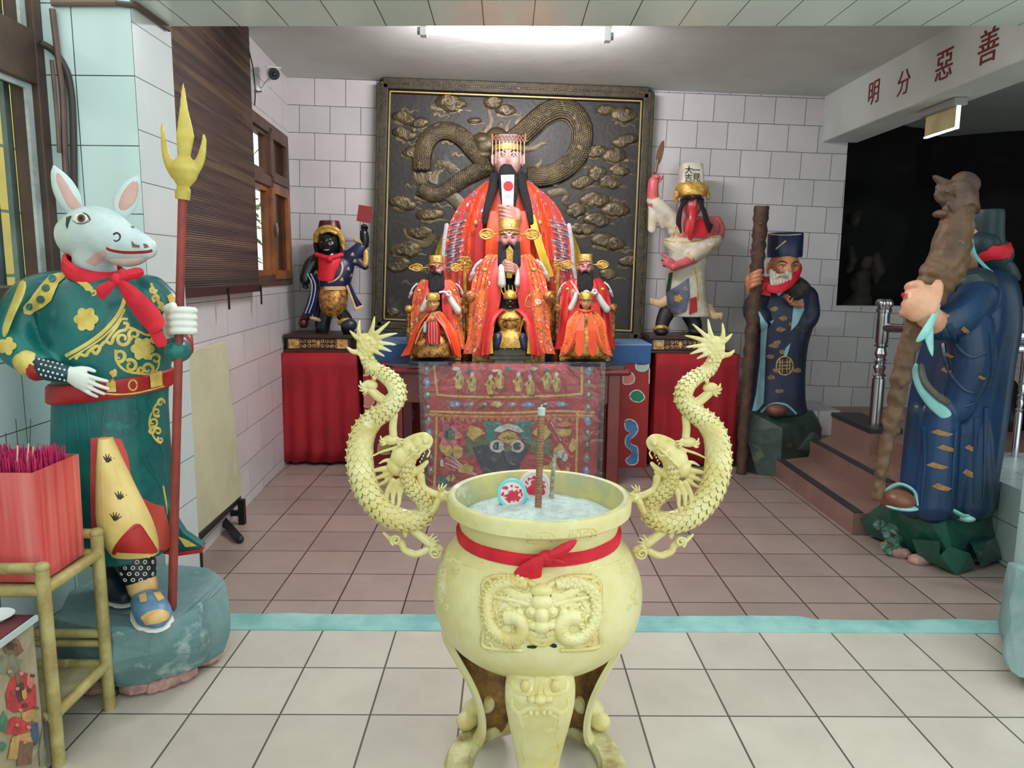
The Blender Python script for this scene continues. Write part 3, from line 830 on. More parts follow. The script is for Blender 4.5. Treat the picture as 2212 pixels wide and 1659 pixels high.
# ================================================================ the incense burner
M_gold = mat('pale_gold_paint', (224, 217, 164), (210, 198, 134), 5, .32, bm=.12, bsc=40, c3=(236, 234, 194))
M_goldd = mat('pale_gold_paint_relief', (226, 217, 160), (208, 190, 116), 8, .3, bm=.25, bsc=90, c3=(238, 234, 192))
M_rust = mat('rusty_brown', (98, 66, 34), (150, 112, 46), 16, .6, bm=.8, bsc=60, c3=(190, 160, 70))
M_rim = mat('worn_rim', (206, 196, 128), (176, 176, 138), 8, .5, bm=.2, bsc=40, c3=(224, 226, 196))
M_ash = mat('incense_ash', (200, 212, 206), (176, 190, 186), 30, .95, bm=.9, bsc=120, det=8)
M_red = mat('red_cloth', (222, 30, 54), (196, 16, 40), 9, .65, bm=.15, bsc=60)
YF = 2.05; XF = at(1161.5, 1262, YF).x
F0 = V((XF, YF, 0))
burner = thing('incense_burner', F0, 'large pale gold three-legged incense burner with dragon handles', 'incense burner')
def fr(px, py):
    p = at(px, py, YF); return (abs(p.x-XF), p.z)
prof = [fr(*q) for q in ((1100, 1412), (1050, 1405), (1010, 1390), (975, 1364), (953, 1335), (941, 1302), (938, 1265), (944, 1230), (956, 1203), (966, 1184), (986, 1162), (998, 1146))]
prof2 = [fr(*q) for q in ((999, 1148), (995, 1138), (991, 1120), (990, 1106), (974, 1099), (967, 1094), (966, 1072), (969, 1064))]
rr, rz = prof2[-1]
g = G(); g.lathe((XF, YF, 0), smoothpath(prof, 4), 64); belly = obj('belly', g, M_gold, burner)
g = G(); g.lathe((XF, YF, 0), prof2 + [(rr-.008, rz+.003), (rr-.018, rz), (rr-.023, rz-.02), (rr-.036, rz-.11)], 64, cap=False); rim = obj('rim', g, [M_gold, M_rim], burner, ang=25)
for q in rim.data.polygons:
    if q.center.z > rz-.004 or (q.normal.x*q.center.x+q.normal.y*q.center.y < 0): q.material_index = 1
# ash bed
ZA = rz-.05
g = G(); rows = []
for i in range(15):
    r = (rr-.031)*i/14
    rows.append([V((XF+cos(2*PI*j/40)*r, YF+sin(2*PI*j/40)*r, ZA+.012*(1-i/14)+.006*noise.noise((r*30*cos(2*PI*j/40), r*30*sin(2*PI*j/40), 2))-.02*(i/14)**4)) for j in range(40)])
b = G(); b.loft(rows, cap=True); b.loft([rows[-1], [p-V(((p.x-XF)*.12, (p.y-YF)*.12, .022)) for p in rows[-1]]], cap=True)
ash = tag(obj('ash_bed', b, M_ash, loc=(XF, YF, ZA)), 'pale grey ash filling the bowl of the incense burner', 'ash', kind='stuff')
bvB = bvh(belly); bvR = bvh(rim)
# base ring
g = G(); g.lathe((XF, YF, 0), [(.268, 0), (.272, .012), (.262, .028), (.20, .028), (.188, .014), (.19, 0)], 56, cap=False)
g.loft([[V((XF+cos(2*PI*j/56)*r, YF+sin(2*PI*j/56)*r, .001)) for j in range(56)] for r in (.268, .19)], cap=False)
M_ring = mat('chipped_gold', (206, 204, 150), (150, 130, 70), 14, .55, lo=.45, hi=.7, bm=.3, bsc=60)
obj('base_ring', g, M_ring, burner)
# legs: a curved shell, hollow behind
def leg(ang, name='leg'):
    d = V((sin(ang), -cos(ang), 0)); t = V((cos(ang), sin(ang), 0))
    # (radius, height, half width, depth)
    sec = [(.205, .475, .085, .03), (.255, .435, .09, .04), (.272, .385, .092, .045), (.268, .33, .09, .045), (.25, .27, .082, .042), (.228, .21, .072, .04), (.21, .15, .062, .038), (.205, .10, .055, .036), (.214, .06, .05, .035), (.232, .028, .048, .03)]
    sec = smoothpath(sec, 4); outer, inner = G(), G(); ro, ri = [], []
    n = 12; L = len(sec)
    for i, (r, z, hw, dp) in enumerate(sec):
        if abs(ang) > .1: hw *= 1.2; dp *= 1.4; r += .06*math.exp(-((z-.36)/.11)**2)*min(1, (.475-z)/.05)
        a = sec[max(0, i-1)]; b = sec[min(L-1, i+1)]
        tr, tz = b[0]-a[0], b[1]-a[1]; l = math.hypot(tr, tz); nr, nz = -tz/l, tr/l
        nd = d*nr + V((0, 0, nz)); c = F0 + d*r + V((0, 0, z))
        arc = [(sin(q)*hw, (cos(q)-1)*dp) for q in [(-PI/2+PI*k/n) for k in range(n+1)]]
        ro.append([c + t*x + nd*y for x, y in arc] + [c + t*x*.86 + nd*(y*.9-.014) for x, y in reversed(arc)])
        ri.append([c + t*x*.84 + nd*(y*.85-.016) for x, y in arc])
    outer.loft(ro)
    lg = obj(name, outer, M_gold, burner)
    inner.sheet(ri); obj('leg_hollow', inner, M_rust, lg)
    lab(lg, 'leg ' + ('facing the front, with a carved beast face' if abs(ang) < .1 else 'showing its rusty hollow inner side'))
    # paw and scroll at the foot
    g = G(); c = F0 + d*(.235 if abs(ang) < .1 else .25)
    g.tube([c + t*.036 + d*.006 + V((0, 0, .058)), c - t*.036 + d*.006 + V((0, 0, .058))], .03, 14, round_end=True)
    for k in (-1, 0, 1): g.ell(c + t*(.034*k) + d*(.022-.006*abs(k)) + V((0, 0, .05)), .017, .022, .02, Matrix.Rotation(ang, 3, 'Z'), 12, 8)
    g.tube(sp3([c - d*.05 + V((0, 0, .125)), c - d*.01 + V((0, 0, .10)), c + d*.016 + V((0, 0, .075))]), [.03]*13, 10, round_end=True)
    obj('foot', g, M_goldd, lg)
    return lg
front = leg(0.); legL = leg(math.radians(-131)); legR = leg(math.radians(131))
# beast face on the front leg
bvL = bvh(front); g = G()
for s in (-1, 1):
    X = lambda x: 1167+s*x
    h = hit(bvL, X(32), 1482); g.ell(h[0], .014, .011, .017)
    trim(g, bvL, [(X(12), 1448), (X(30), 1462), (X(52), 1455), (X(62), 1436)], .009)
    trim(g, bvL, [(X(8), 1492), (X(30), 1500), (X(55), 1492), (X(60), 1470)], .006)
    trim(g, bvL, [(X(0), 1531), (X(24), 1530), (X(46), 1540), (X(60), 1528), (X(62), 1505)], .007)
    trim(g, bvL, [(X(0), 1545), (X(20), 1544), (X(40), 1552)], .004)
    trim(g, bvL, [(X(46), 1538), (X(44), 1556), (X(38), 1574)], [.011, .004])
    for q in (8, 20): h = hit(bvL, X(q), 1540); g.ell(h[0], .007, .006, .009)
    trim(g, bvL, [(X(26), 1432), (X(44), 1420), (X(30), 1410)], .006)
    trim(g, bvL, [(X(6), 1415), (X(10), 1440), (X(6), 1470), (X(18), 1505)], .006)
    h = hit(bvL, X(18), 1510); g.ell(h[0], .013, .012, .011)
    trim(g, bvL, [(X(34), 1580), (X(40), 1620), (X(30), 1655)], .003)
h = hit(bvL, 1167, 1510); g.ell(h[0], .018, .016, .014); trim(g, bvL, [(1167, 1450), (1167, 1478), (1167, 1500)], .008)
obj('beast_face', g, M_goldd, front, ang=60)

# dragon relief on the belly
g = G()
def T(path, r, **k): trim(g, bvB, path, r, **k)
for s in (-1, 1):
    X = lambda x: 1170+s*x
    P = lambda pts: [(X(x), y) for x, y in pts]
    # coiled body with scales at each side
    body_p = P([(30, 1262), (70, 1258), (108, 1275), (118, 1310), (110, 1350), (80, 1378), (48, 1376), (40, 1352), (56, 1334), (78, 1334)])
    T(body_p, [.016, .02], k=6, flat=.9, n=10)
    sm = smoothpath(body_p, 5)
    for i in range(2, len(sm)-1):
        (x0, y0), (x1, y1) = sm[i-1], sm[i]; dx, dy = x1-x0, y1-y0; l = math.hypot(dx, dy) or 1
        for o in (-8, 0, 8):
            h = hit(bvB, x1-dy/l*(o+(3 if i % 2 else 0)), y1+dx/l*(o+(3 if i % 2 else 0)), .013 if abs(o) < 4 else .008)
            if h: g.ell(h[0], .0055, .004, .0055, None, 8, 5)
    T(P([(20, 1288), (48, 1290), (80, 1272), (104, 1262), (124, 1272)]), [.012, .006], flat=.9)          # antler
    T(P([(80, 1272), (84, 1258), (98, 1250)]), [.008, .004], flat=.9)
    T(P([(12, 1312), (34, 1302), (58, 1306), (76, 1296), (94, 1300)]), [.009, .004], flat=.9)            # brow flame
    T(P([(20, 1345), (44, 1336), (64, 1322), (90, 1318), (104, 1326)]), [.008, .003], flat=.9)            # whisker
    T(P([(10, 1372), (36, 1362), (52, 1362), (60, 1380)]), [.009, .005], flat=.9)                        # lip
    T(P([(28, 1366), (26, 1380), (20, 1392)]), [.008, .003], flat=.9)                                      # fang
    T(P([(60, 1390), (88, 1394), (112, 1376), (124, 1352)]), [.009, .006], flat=.8)
    T(P([(90, 1300), (110, 1330), (124, 1325)]), [.007, .004], flat=.8)
    h = hit(bvB, X(22), 1322); g.ell(h[0], .016, .014, .015); h = hit(bvB, X(22), 1322, .012); g.ell(h[0], .007)
    h = hit(bvB, X(18), 1350); g.ell(h[0], .016, .016, .012); h = hit(bvB, X(48), 1330); g.ell(h[0], .014, .012, .02)
    for k in range(5):
        cx, cy = X(100+9*sin(k*2.1)), 1285+24*k
        T(spiral(cx, cy, 9, 1.1, k, s), [.006, .003], k=2, flat=.8)
    for k in range(4): T(P([(62+10*k, 1368+5*k), (70+10*k, 1384+3*k), (64+10*k, 1394)]), [.006, .003], flat=.8)
rd = random.Random(21)
for k in range(46):
    s = 1 if k % 2 else -1; x = 1170+s*rd.uniform(46, 122); y = rd.uniform(1252, 1398)
    T(spiral(x, y, rd.uniform(7, 12), rd.uniform(.7, 1.2), rd.uniform(0, 6), s, 10), [.0065, .003], k=2, flat=1.1)
for s in (-1, 1):
    for pts in ([(24, 1300), (60, 1278), (100, 1262), (122, 1250)], [(28, 1306), (70, 1296), (112, 1288)], [(14, 1266), (40, 1252), (70, 1246), (108, 1248), (126, 1262), (126, 1300)], [(126, 1300), (122, 1350), (126, 1392), (90, 1402), (40, 1404)]):
        T([(1170+s*a, b_) for a, b_ in pts], [.009, .006], flat=1.)
for (cx, cy, a, b_) in ((1170, 1276, .03, .018), (1170, 1300, .03, .022), (1170, 1328, .02, .022), (1170, 1352, .024, .018)):
    h = hit(bvB, cx, cy); g.ell(h[0], a, .022, b_)
T([(1138, 1352+22), (1170, 1384), (1202, 1374)], .007, flat=.9); T([(1148, 1384), (1170, 1394), (1192, 1384)], .006, flat=.9)
for k in range(5): T([(1146+12*k, 1268-abs(k-2)*2), (1146+12*k, 1258+abs(k-2)*2)], .006)
obj('dragon_relief', g, M_goldd, burner, ang=60)
for cx, cy, w_, h_ in ((1072, 1375, 6, 5), (1108, 1390, 16, 4), (1150, 1396, 12, 4), (1196, 1394, 8, 4), (1236, 1376, 16, 6), (1272, 1352, 6, 7)):
    g = G(); patch(g, bvB, blob(cx, cy, w_, h_, 12, .3, cx), .0035, 4); obj('relief_gap_shade', g, M_black, burner)  # flat black patches: the shade in the relief's gaps is painted on
# raised characters and bands on the shoulder, meander blocks on the neck
g = G()
for cx, cy in ((1050, 1215), (1284, 1216), (980, 1240), (1352, 1226)):
    for p in ([(cx-14, cy-8), (cx+14, cy-10)], [(cx-12, cy), (cx, cy-2), (cx+14, cy-1)], [(cx, cy-14), (cx-2, cy+4), (cx-12, cy+14)], [(cx+4, cy+2), (cx+10, cy+12)], [(cx-8, cy+6), (cx+8, cy+5)]): trim(g, bvB, p, .0028, k=3)
trim(g, bvB, [(960, 1197), (1010, 1222), (1080, 1236), (1161, 1241), (1240, 1236), (1310, 1222), (1362, 1197)], .0022, k=5)
for s in (-1, 1):
    rd = random.Random(3)
    for k in range(9):
        y = 1215+k*12; x = 1161+s*(190+16*sin(k*.35)+rd.uniform(0, 14))
        trim(g, bvB, spiral(x, y, 7, .9, k, s, 8), [.004, .002], k=2)
obj('shoulder_relief', g, M_goldd, burner, ang=60)
g = G()
for cx, cy in ((1166, 1162), (1258, 1155)):
    q = lambda x, y: (cx+x, cy+y)
    trim(g, bvR, [q(-25, -10), q(25, -12), q(25, 9), q(-25, 11), q(-25, -10)], .0026, k=3)
    for o in (-12, 12): trim(g, bvR, [q(o-8, 6), q(o-8, -5), q(o+8, -6), q(o+8, 4), q(o-2, 5), q(o-2, 0)], .0022, k=2)
trim(g, bvR, [(1022, 1140), (1023, 1130), (1030, 1128)], .004)
obj('meander_relief', g, M_goldd, rim, ang=60)

# dragon handles
def zz(x, y): return at(740+x/2.962, 660+y/2.962, YF)
zs = YF/FPX/2.962
def scales(g, pts, R, n=11, size=1.15):
    fr_ = g.frames(pts); L = len(fr_); s = 0.; last = -9; row = 0
    for i in range(1, L-1):
        s += (fr_[i][0]-fr_[i-1][0]).length
        if s-last < R[i]*.42: continue
        last = s; row += 1; p, t, u, w_ = fr_[i]; q = R[i]
        for j in range(n):
            a = 2*PI*(j+(.5 if row % 2 else 0))/n
            def pos(al, da, up):
                aa = a+da; return p + t*al + (u*cos(aa)+w_*sin(aa))*(q*up)
            da = PI/n*size; ln = q*.55
            b = len(g.v)
            g.v += [pos(-ln*.6, 0, 1.0), pos(0, -da, 1.03), pos(ln*.6, -da*.7, 1.10), pos(ln*.95, 0, 1.13), pos(ln*.6, da*.7, 1.10), pos(0, da, 1.03), pos(ln*.1, 0, 1.10), pos(ln*.9, 0, .98)]
            g.f += [(b, b+6, b+1), (b+1, b+6, b+2), (b+2, b+6, b+3), (b+3, b+6, b+4), (b+4, b+6, b+5), (b+5, b+6, b), (b+2, b+3, b+7), (b+3, b+4, b+7)]
    return g
def dragon():
    parts = {}
    tr = [(140, 250, 34), (150, 330, 42), (190, 405, 44), (270, 445, 48), (338, 505, 54), (352, 580, 56), (290, 660, 58), (195, 730, 66), (130, 820, 74), (108, 940, 80), (120, 1060, 80), (165, 1180, 78), (245, 1290, 76), (340, 1360, 72), (450, 1385, 68), (535, 1335, 58), (520, 1245, 56), (450, 1165, 54), (410, 1090, 46), (420, 1010, 42)]
    q = smoothpath(tr, 6)
    pts = [zz(a, b)+V((0, .012*sin(k*.16), 0)) for k, (a, b, r) in enumerate(q)]; R = [r*zs for a, b, r in q]
    g = G(); g.tube(pts, [r*.95 for r in R], 14, flat=.8, up=(0, -1, 0), round_end=True)
    scales(g, pts, R)
    # dorsal spikes along the outer bend
    for i in range(10, len(pts)-18, 2):
        t = (pts[i+1]-pts[i-1]).normalized(); o = t.cross(V((0, 1, 0))).normalized()
        if i < 32: o = -o
        a = pts[i]-o*R[i]*.95
        g.tube([a, a-o*R[i]*.28-t*R[i]*.12], [R[i]*.22, R[i]*.05], 6, flat=.5, up=(0, -1, 0))
    parts['dragon_body'] = g
    # tail fan
    g = G(); c = zz(150, 255)
    g.ell(c, 62*zs, 30*zs, 80*zs, None, 16, 12)
    for k, (tx, ty) in enumerate(((30, 262), (46, 160), (108, 92), (206, 70), (302, 102), (348, 178), (346, 250), (312, 294), (268, 326))):
        bx, by = (100, 300) if k == 0 else (100+9*k, 215) if k < 3 else (170, 200+16*(k-3))
        mx_, my_ = (bx+tx)/2+(6 if k % 2 else -6), (by+ty)/2+(8 if k < 5 else -10)
        g.tube(sp3([zz(bx, by), zz(mx_, my_)+V((0, -.006, 0)), zz(tx, ty)+V((0, .004*(k % 3-1), 0))], 5), [(19-14*(i/10)**1.8)*zs for i in range(11)], 8, flat=.7, up=(0, -1, 0), round_end=True)
    for k in range(6):
        for j in range(3): g.ell(zz(112+32*j+(16 if k % 2 else 0), 215+k*24)+V((0, -.009, 0)), 15*zs, 8*zs, 13*zs, None, 8, 5)
    parts['tail_fan'] = g
    # head
    g = G()
    def L(p, r0, r1, y=0., fl_=.8, n=10): 
        pp_ = sp3([zz(a, b)+V((0, y+(c if len(x) > 2 else 0), 0)) for x in p for a, b, c in [(x[0], x[1], x[2] if len(x) > 2 else 0.)]], 5)
        m = len(pp_); g.tube(pp_, [(r0+(r1-r0)*i/(m-1))*zs for i in range(m)], n, flat=fl_, round_end=True)
    for (a, b, rx, ry, rz_) in ((390, 980, 86, 66, 88), (440, 930, 70, 60, 70), (492, 888, 58, 50, 60), (526, 856, 46, 42, 42), (345, 1030, 62, 54, 66), (420, 1060, 60, 52, 60)):
        g.ell(zz(a, b), rx*zs, ry*zs, rz_*zs, Matrix.Rotation(-.6, 3, 'Y'), 16, 12)
    L([(470, 1060), (510, 1030), (540, 1000)], 26, 14)            # lower jaw
    L([(430, 1080), (480, 1075), (515, 1055)], 20, 12)
    L([(545, 900), (562, 860), (530, 828), (470, 832), (400, 862), (340, 905), (250, 935), (190, 962), (125, 975)], 22, 5)   # horn
    L([(310, 1040), (230, 1050), (145, 1072)], 26, 6); L([(300, 1075), (230, 1100), (160, 1125)], 22, 5); L([(310, 1105), (250, 1140), (180, 1162)], 20, 5)
    L([(345, 1000), (280, 990), (235, 1010)], 20, 6)
    for k in range(3): L([(330+40*k, 1110), (290+42*k, 1190), (285+40*k, 1260), (250+42*k, 1330)], 22, 8, -.018)
    for k in range(5): L([(380+26*k, 1010-26*k, -.03), (400+26*k, 985-24*k, -.036), (430+26*k, 975-24*k, -.03)], 9, 5)
    L([(470, 935, -.03), (500, 930, -.034), (525, 905, -.03)], 10, 5); L([(545, 960, -.015), (560, 930, -.01), (545, 900, -.012)], 8, 5)
    for k in range(4): L([(500+10*k, 985-18*k, -.02), (505+10*k, 1003-18*k, -.02)], 7, 3)
    g.ell(zz(455, 905)+V((0, -.028, 0)), 16*zs); g.ell(zz(455, 905)+V((0, .028, 0)), 16*zs)
    g.ell(zz(535, 862)+V((0, -.024, 0)), 15*zs, 12*zs, 12*zs)
    parts['dragon_head'] = g
    # legs, claws, cloud scroll
    def claw(g, cx, cy, a0, r=14, n=4, ln=52):
        for k in range(n):
            a = a0+(k-(n-1)/2)*.5
            p = zz(cx+cos(a)*ln*.6, cy+sin(a)*ln*.6)+V((0, -.012, 0)); e = zz(cx+cos(a+.25)*ln, cy+sin(a+.25)*ln)
            g.tube(sp3([zz(cx, cy), p, e], 4), [(r-(r-4)*i/8)*zs for i in range(9)], 8, round_end=True)
    g = G(); p = sp3([zz(330, 640), zz(250, 600), zz(185, 545), zz(160, 520)], 4); g.tube(p, [(34-8*i/12)*zs for i in range(len(p))], 10, round_end=True)
    g.ell(zz(175, 510), 52*zs, 34*zs, 36*zs, None, 14, 10); claw(g, 165, 515, 2.7, 16, 4, 62); claw(g, 200, 480, -1.2, 12, 2, 40)
    parts['leg'] = g
    g = G(); p = sp3([zz(330, 700), zz(322, 770), zz(325, 830)], 4); g.tube(p, [26*zs]*len(p), 10, round_end=True)
    g.ell(zz(310, 860), 60*zs, 34*zs, 34*zs, None, 14, 10); claw(g, 290, 862, 2.9, 14, 3, 55); claw(g, 340, 860, .2, 13, 3, 55); parts['leg.1'] = g
    g = G(); p = sp3([zz(500, 1090), zz(512, 1160), zz(560, 1195), zz(625, 1215)], 4); g.tube(p, [(28-5*i/12)*zs for i in range(len(p))], 10, round_end=True)
    p = sp3([zz(545, 1330), zz(590, 1290), zz(615, 1240), zz(640, 1225)], 4); g.tube(p, [(30-5*i/12)*zs for i in range(len(p))], 10, round_end=True)
    g.ell(zz(640, 1215), 40*zs, 34*zs, 40*zs); claw(g, 645, 1215, 0., 13, 4, 50); claw(g, 640, 1190, -1.8, 10, 3, 50); parts['leg.2'] = g
    g = G(); p = sp3([zz(460, 1440), zz(510, 1480), zz(560, 1520)], 4); g.tube(p, [30*zs]*len(p), 10, round_end=True)
    claw(g, 560, 1515, -.7, 13, 4, 60); claw(g, 560, 1520, .6, 13, 3, 55)
    g.ell(zz(595, 1565), 55*zs, 34*zs, 45*zs); g.tube([zz(*q)+V((0, -.018, 0)) for q in spiral(595, 1565, 36, 1.5, 0, 1, 18)], 9*zs, 7)
    parts['leg.3'] = g
    g = G(); p = sp3([zz(262, 1455), zz(310, 1495), zz(375, 1520), (zz(400, 1565)), zz(470, 1590), zz(545, 1560)], 5); m = len(p)
    g.tube(p, [(8+16*min(1, i/8))*zs for i in range(m)], 9, round_end=True)
    g.tube([zz(*q)+V((0, -.014, 0)) for q in spiral(345, 1490, 34, 1.5, 2, 1, 18)], 10*zs, 7); g.ell(zz(345, 1490), 34*zs, 18*zs, 30*zs)
    g.ell(zz(400, 1440), 20*zs, 16*zs, 50*zs)
    parts['cloud_scroll'] = g
    return parts
for mir in (False, True):
    P = dragon(); hb = None
    for nm, g in P.items():
        if mir:
            g.v = [V((2*XF-p.x, p.y, p.z)) for p in g.v]; g.f = [tuple(reversed(f)) for f in g.f]
        if nm == 'dragon_body':
            hb = obj('dragon_handle', g, M_goldd, burner, ang=50)
            lab(hb, 'scaly dragon handle on the ' + ('right' if mir else 'left') + ' side')
        else: obj(nm.split('.')[0], g, M_goldd, hb, ang=50, remesh=.0024 if nm in ('dragon_head', 'tail_fan') else 0)

# red ribbon tied under the rim
def rp(px, py, out=.006):
    h = hit(bvB, px, py) or hit(bvR, px, py)
    a = at(px, py, YF); return a
g = G(); rows = []
ring = []
for j in range(49):
    a = 2*PI*j/48
    rr_ = fr(998, 1146)[0]
    z = fr(998, 1146)[1]+.004 - .0*cos(a)
    c = V((XF+sin(a)*(rr_+.010), YF-cos(a)*(rr_+.010), z))
    n_ = V((sin(a), -cos(a), 0)); wv_ = .004*sin(a*9)
    rows.append([c + V((0, 0, .014+wv_*.3)) - n_*.004, c + V((0, 0, .006)) + n_*.007, c + V((0, 0, -.006+wv_)) + n_*.006, c + V((0, 0, -.018)) + n_*.004, c + V((0, 0, -.012)) - n_*.004])
g.loft([r for r in rows[:-1]], cap=False, closed=True)
rib = tag(obj('red_ribbon', g, M_red, loc=(XF, YF-.2, fr(998, 1146)[1])), 'red ribbon knotted around the neck of the incense burner', 'ribbon')
yk = YF-fr(998, 1146)[0]-.028
def kz(px, py, o=0.): return at(1180+(px-1180)*1.32, 1200+(py-1200)*1.22, yk-o)
g = G(); g.ell(kz(1180, 1203), .022, .018, .018)
g.slab([[kz(1172, 1196, .01), kz(1180, 1204, .022), kz(1176, 1214, .01)], [kz(1145, 1212, .006), kz(1158, 1225, .016), kz(1172, 1232, .004)], [kz(1117, 1231, -.01), kz(1140, 1248, .004), kz(1174, 1259, -.012)]], (0, .004, 0))
g.slab([[kz(1178, 1196, .01), kz(1184, 1204, .022), kz(1180, 1212, .01)], [kz(1205, 1178, .006), kz(1208, 1195, .022), kz(1204, 1206, .008)], [kz(1233, 1167, .0), kz(1232, 1178, .012), kz(1220, 1193, .002)]], (0, .004, 0))
g.slab([[kz(1182, 1202, .01), kz(1188, 1206, .018), kz(1184, 1212, .008)], [kz(1206, 1206, .006), kz(1212, 1214, .012), kz(1216, 1222, .0)]], (0, .004, 0))
obj('bow', g, M_red, rib, sub=1)

# coil of the giant joss stick, its drum discs, a wire
def onash(px, py):
    return fl(px, py, ZA)
b0 = onash(1162, 1105); YJ = b0.y
tp = at(1170, 880, YJ+.012)
t = thing('joss_stick', b0, 'tall brown wrapped joss stick standing upright in the ash', 'joss stick')
d = (tp-b0); L = d.length; d.normalize(); m = 190
g = G(); g.tube([b0-d*.05 + d*((L+.05-.02)*i/m) for i in range(m+1)], [.0098 if i % 5 else .0082 for i in range(m+1)], 12)
obj('wrapped_body', g, mat('kraft_wrap', (150, 112, 84), (126, 90, 66), 60, .7), t, ang=80)
g = G(); g.tube([tp-d*.022, tp-d*.002, tp], [.0108, .0108, .006], 12); g.tube([tp, tp+d*.008], .0025, 6); obj('ash_tip', g, mat('grey_tip', (176, 190, 188), rough=.6), t)
M_disc = mat('white_label', (226, 214, 214), rough=.5); M_cy = mat('cyan_rim', (110, 206, 216), rough=.4); M_pk = mat('pale_pink_rim', (228, 206, 206), rough=.5); M_lr = mat('label_red', (214, 40, 76), (190, 30, 60), 30, .5)
def disc(px, py, rpx, Y, rimm, label, tilt, seed):
    c = at(px, py, Y); r = rpx*Y/FPX*1.02
    M_ = Matrix.Rotation(tilt, 3, 'X'); n_ = M_ @ V((0, -1, 0)); u = V((1, 0, 0)); v = n_.cross(u)*-1
    t = thing('incense_drum', c, label, 'incense box', 'incense drums in the ash')
    def ringp(q, o, k=32): return [c+u*cos(2*PI*j/k)*q+v*sin(2*PI*j/k)*q+n_*o for j in range(k)]
    g = G(); g.loft([ringp(r*.98, -.02), ringp(r, -.016), ringp(r, .003), ringp(r*.96, .006), ringp(r*.82, .006), ringp(r*.8, .002)]); obj('drum_rim', g, rimm, t)
    g = G(); g.loft([ringp(r*.81, .001), ringp(r*.8, .0035)]); lb = obj('drum_label', g, M_disc, t)
    g = G(); rd = random.Random(seed); bl = BVHTree.FromPolygons([V(p) for p in ringp(r*2, .004)], [tuple(range(32))])
    pr = rpx*.8
    patch(g, bl, blob(px+2, py+pr*.2, pr*.62, pr*.55, 22, .4, seed), .0008, 4)
    for k in range(7):
        a = PI+PI*k/6; x, y = px+cos(a)*pr*.72, py+sin(a)*pr*.6
        for q in range(2): patch(g, bl, blob(x+rd.uniform(-3, 3), y+rd.uniform(-4, 4), rd.uniform(1.4, 3.4), rd.uniform(2, 4.5), 8, .4, k*7+q), .0008, 2)
    obj('printed_mark', g, M_lr, lb, smooth=False)
disc(1106, 1066, 33, onash(1106, 1092).y, M_cy, 'round incense box with cyan rim and red print in the ash', -.25, 1)
disc(1155, 1052, 36, onash(1155, 1078).y+.03, M_pk, 'round incense box with pale pink rim behind the joss stick', -.2, 5)
e0 = onash(1193, 1080); g = G(); g.tube(sp3([e0-V((0, 0, .03)), at(1192, 1050, e0.y), at(1195, 1020, e0.y), at(1197, 992, e0.y+.01), at(1200, 978, e0.y+.012), at(1194, 986, e0.y+.0)]), [.006]*26, 8)
tag(obj('ash_covered_wire', g, mat('ashy_wire', (170, 166, 152), (120, 110, 90), 60, .8), loc=e0), 'ash covered wire hook standing at the back of the ash', 'wire')
g = G(); c = onash(1128, 1088); g.tube(sp3([c+V((-.03, 0, .0)), c+V((0, .005, .012)), c+V((.028, 0, .002))]), [.009]*13, 8, flat=.5); tag(obj('cyan_scrap', g, M_cy, loc=c), 'small cyan paper scrap beside the cyan rimmed box', 'scrap')
# ================================================================ the donkey-headed guardian at the left
M_teal = mat('teal_robe_paint', (22, 112, 106), (14, 84, 86), 5, .32, bm=.08, bsc=30, c3=(40, 132, 122))
M_trim = mat('old_gold_trim', (222, 202, 112), (196, 166, 70), 14, .45, bm=.2, bsc=60)
M_dkskin = mat('pale_donkey_paint', (206, 222, 222), (186, 206, 208), 7, .35, c3=(224, 230, 228))
M_pink = mat('inner_pink', (220, 184, 176), (204, 158, 152), 6, .5)
M_redp = mat('red_paint', (176, 34, 34), (146, 26, 30), 6, .45)
M_coral = mat('coral_lining', (206, 84, 70), (186, 62, 56), 5, .5)
M_yelp = mat('pale_yellow_cloth', (232, 208, 136), (214, 186, 104), 4, .5)
M_och = mat('ochre', (206, 160, 92), (226, 190, 130), 10, .5)
M_dkleg = mat('black_legging', (22, 32, 36), (14, 22, 28), 8, .4)
M_blue = mat('blue_grey_shoe', (110, 150, 178), (80, 120, 152), 8, .45)
M_cuffd = mat('dark_teal_cuff', (20, 66, 76), (14, 48, 60), 8, .4)
M_offw = mat('off_white', (226, 228, 220), rough=.5)
M_rock = mat('grey_teal_rock', (132, 160, 160), (94, 132, 134), 3.2, .6, bm=.6, bsc=14, c3=(206, 222, 218), lo=.36, hi=.6, det=9)
M_rod = mat('red_brown_rod', (150, 62, 52), (122, 46, 42), 8, .5, bm=.2, bsc=30)
M_spear = mat('dull_yellow_blade', (214, 196, 96), (186, 164, 72), 6, .45, bm=.1)
M_ink = mat('dark_ink', (50, 44, 30), rough=.6)
YD = 2.64
# rock
ZR = .27
top = [(117, 1333), (180, 1350), (244, 1362), (341, 1352), (424, 1318), (483, 1250), (444, 1225), (380, 1220), (300, 1226), (230, 1236), (150, 1280)]
bot = [(128, 1440), (190, 1475), (254, 1489), (312, 1484), (410, 1455), (482, 1408)]
tp_ = [fl(*q, ZR) for q in top]
bt_ = [fl(*q, .035) for q in bot] + [V((p.x, p.y+.02, .035)) for p in tp_[6:]]
rings = []
for k in range(9):
    t = k/8; bul = .03*sin(PI*t); cen = sum(tp_, V((0, 0, 0)))/len(tp_); ring = []
    for a, b_ in zip(bt_, tp_):
        p = a.lerp(b_, t); o = V((p.x-cen.x, p.y-cen.y, 0)).normalized(); ring.append(p+o*bul)
    m = len(ring); dn = []
    for i in range(m):
        for q in range(4): dn.append(ring[i].lerp(ring[(i+1) % m], q/4))
    rings.append(dn)
rk0 = V((cen.x, cen.y, .0))
g = G(); g.loft(rings)
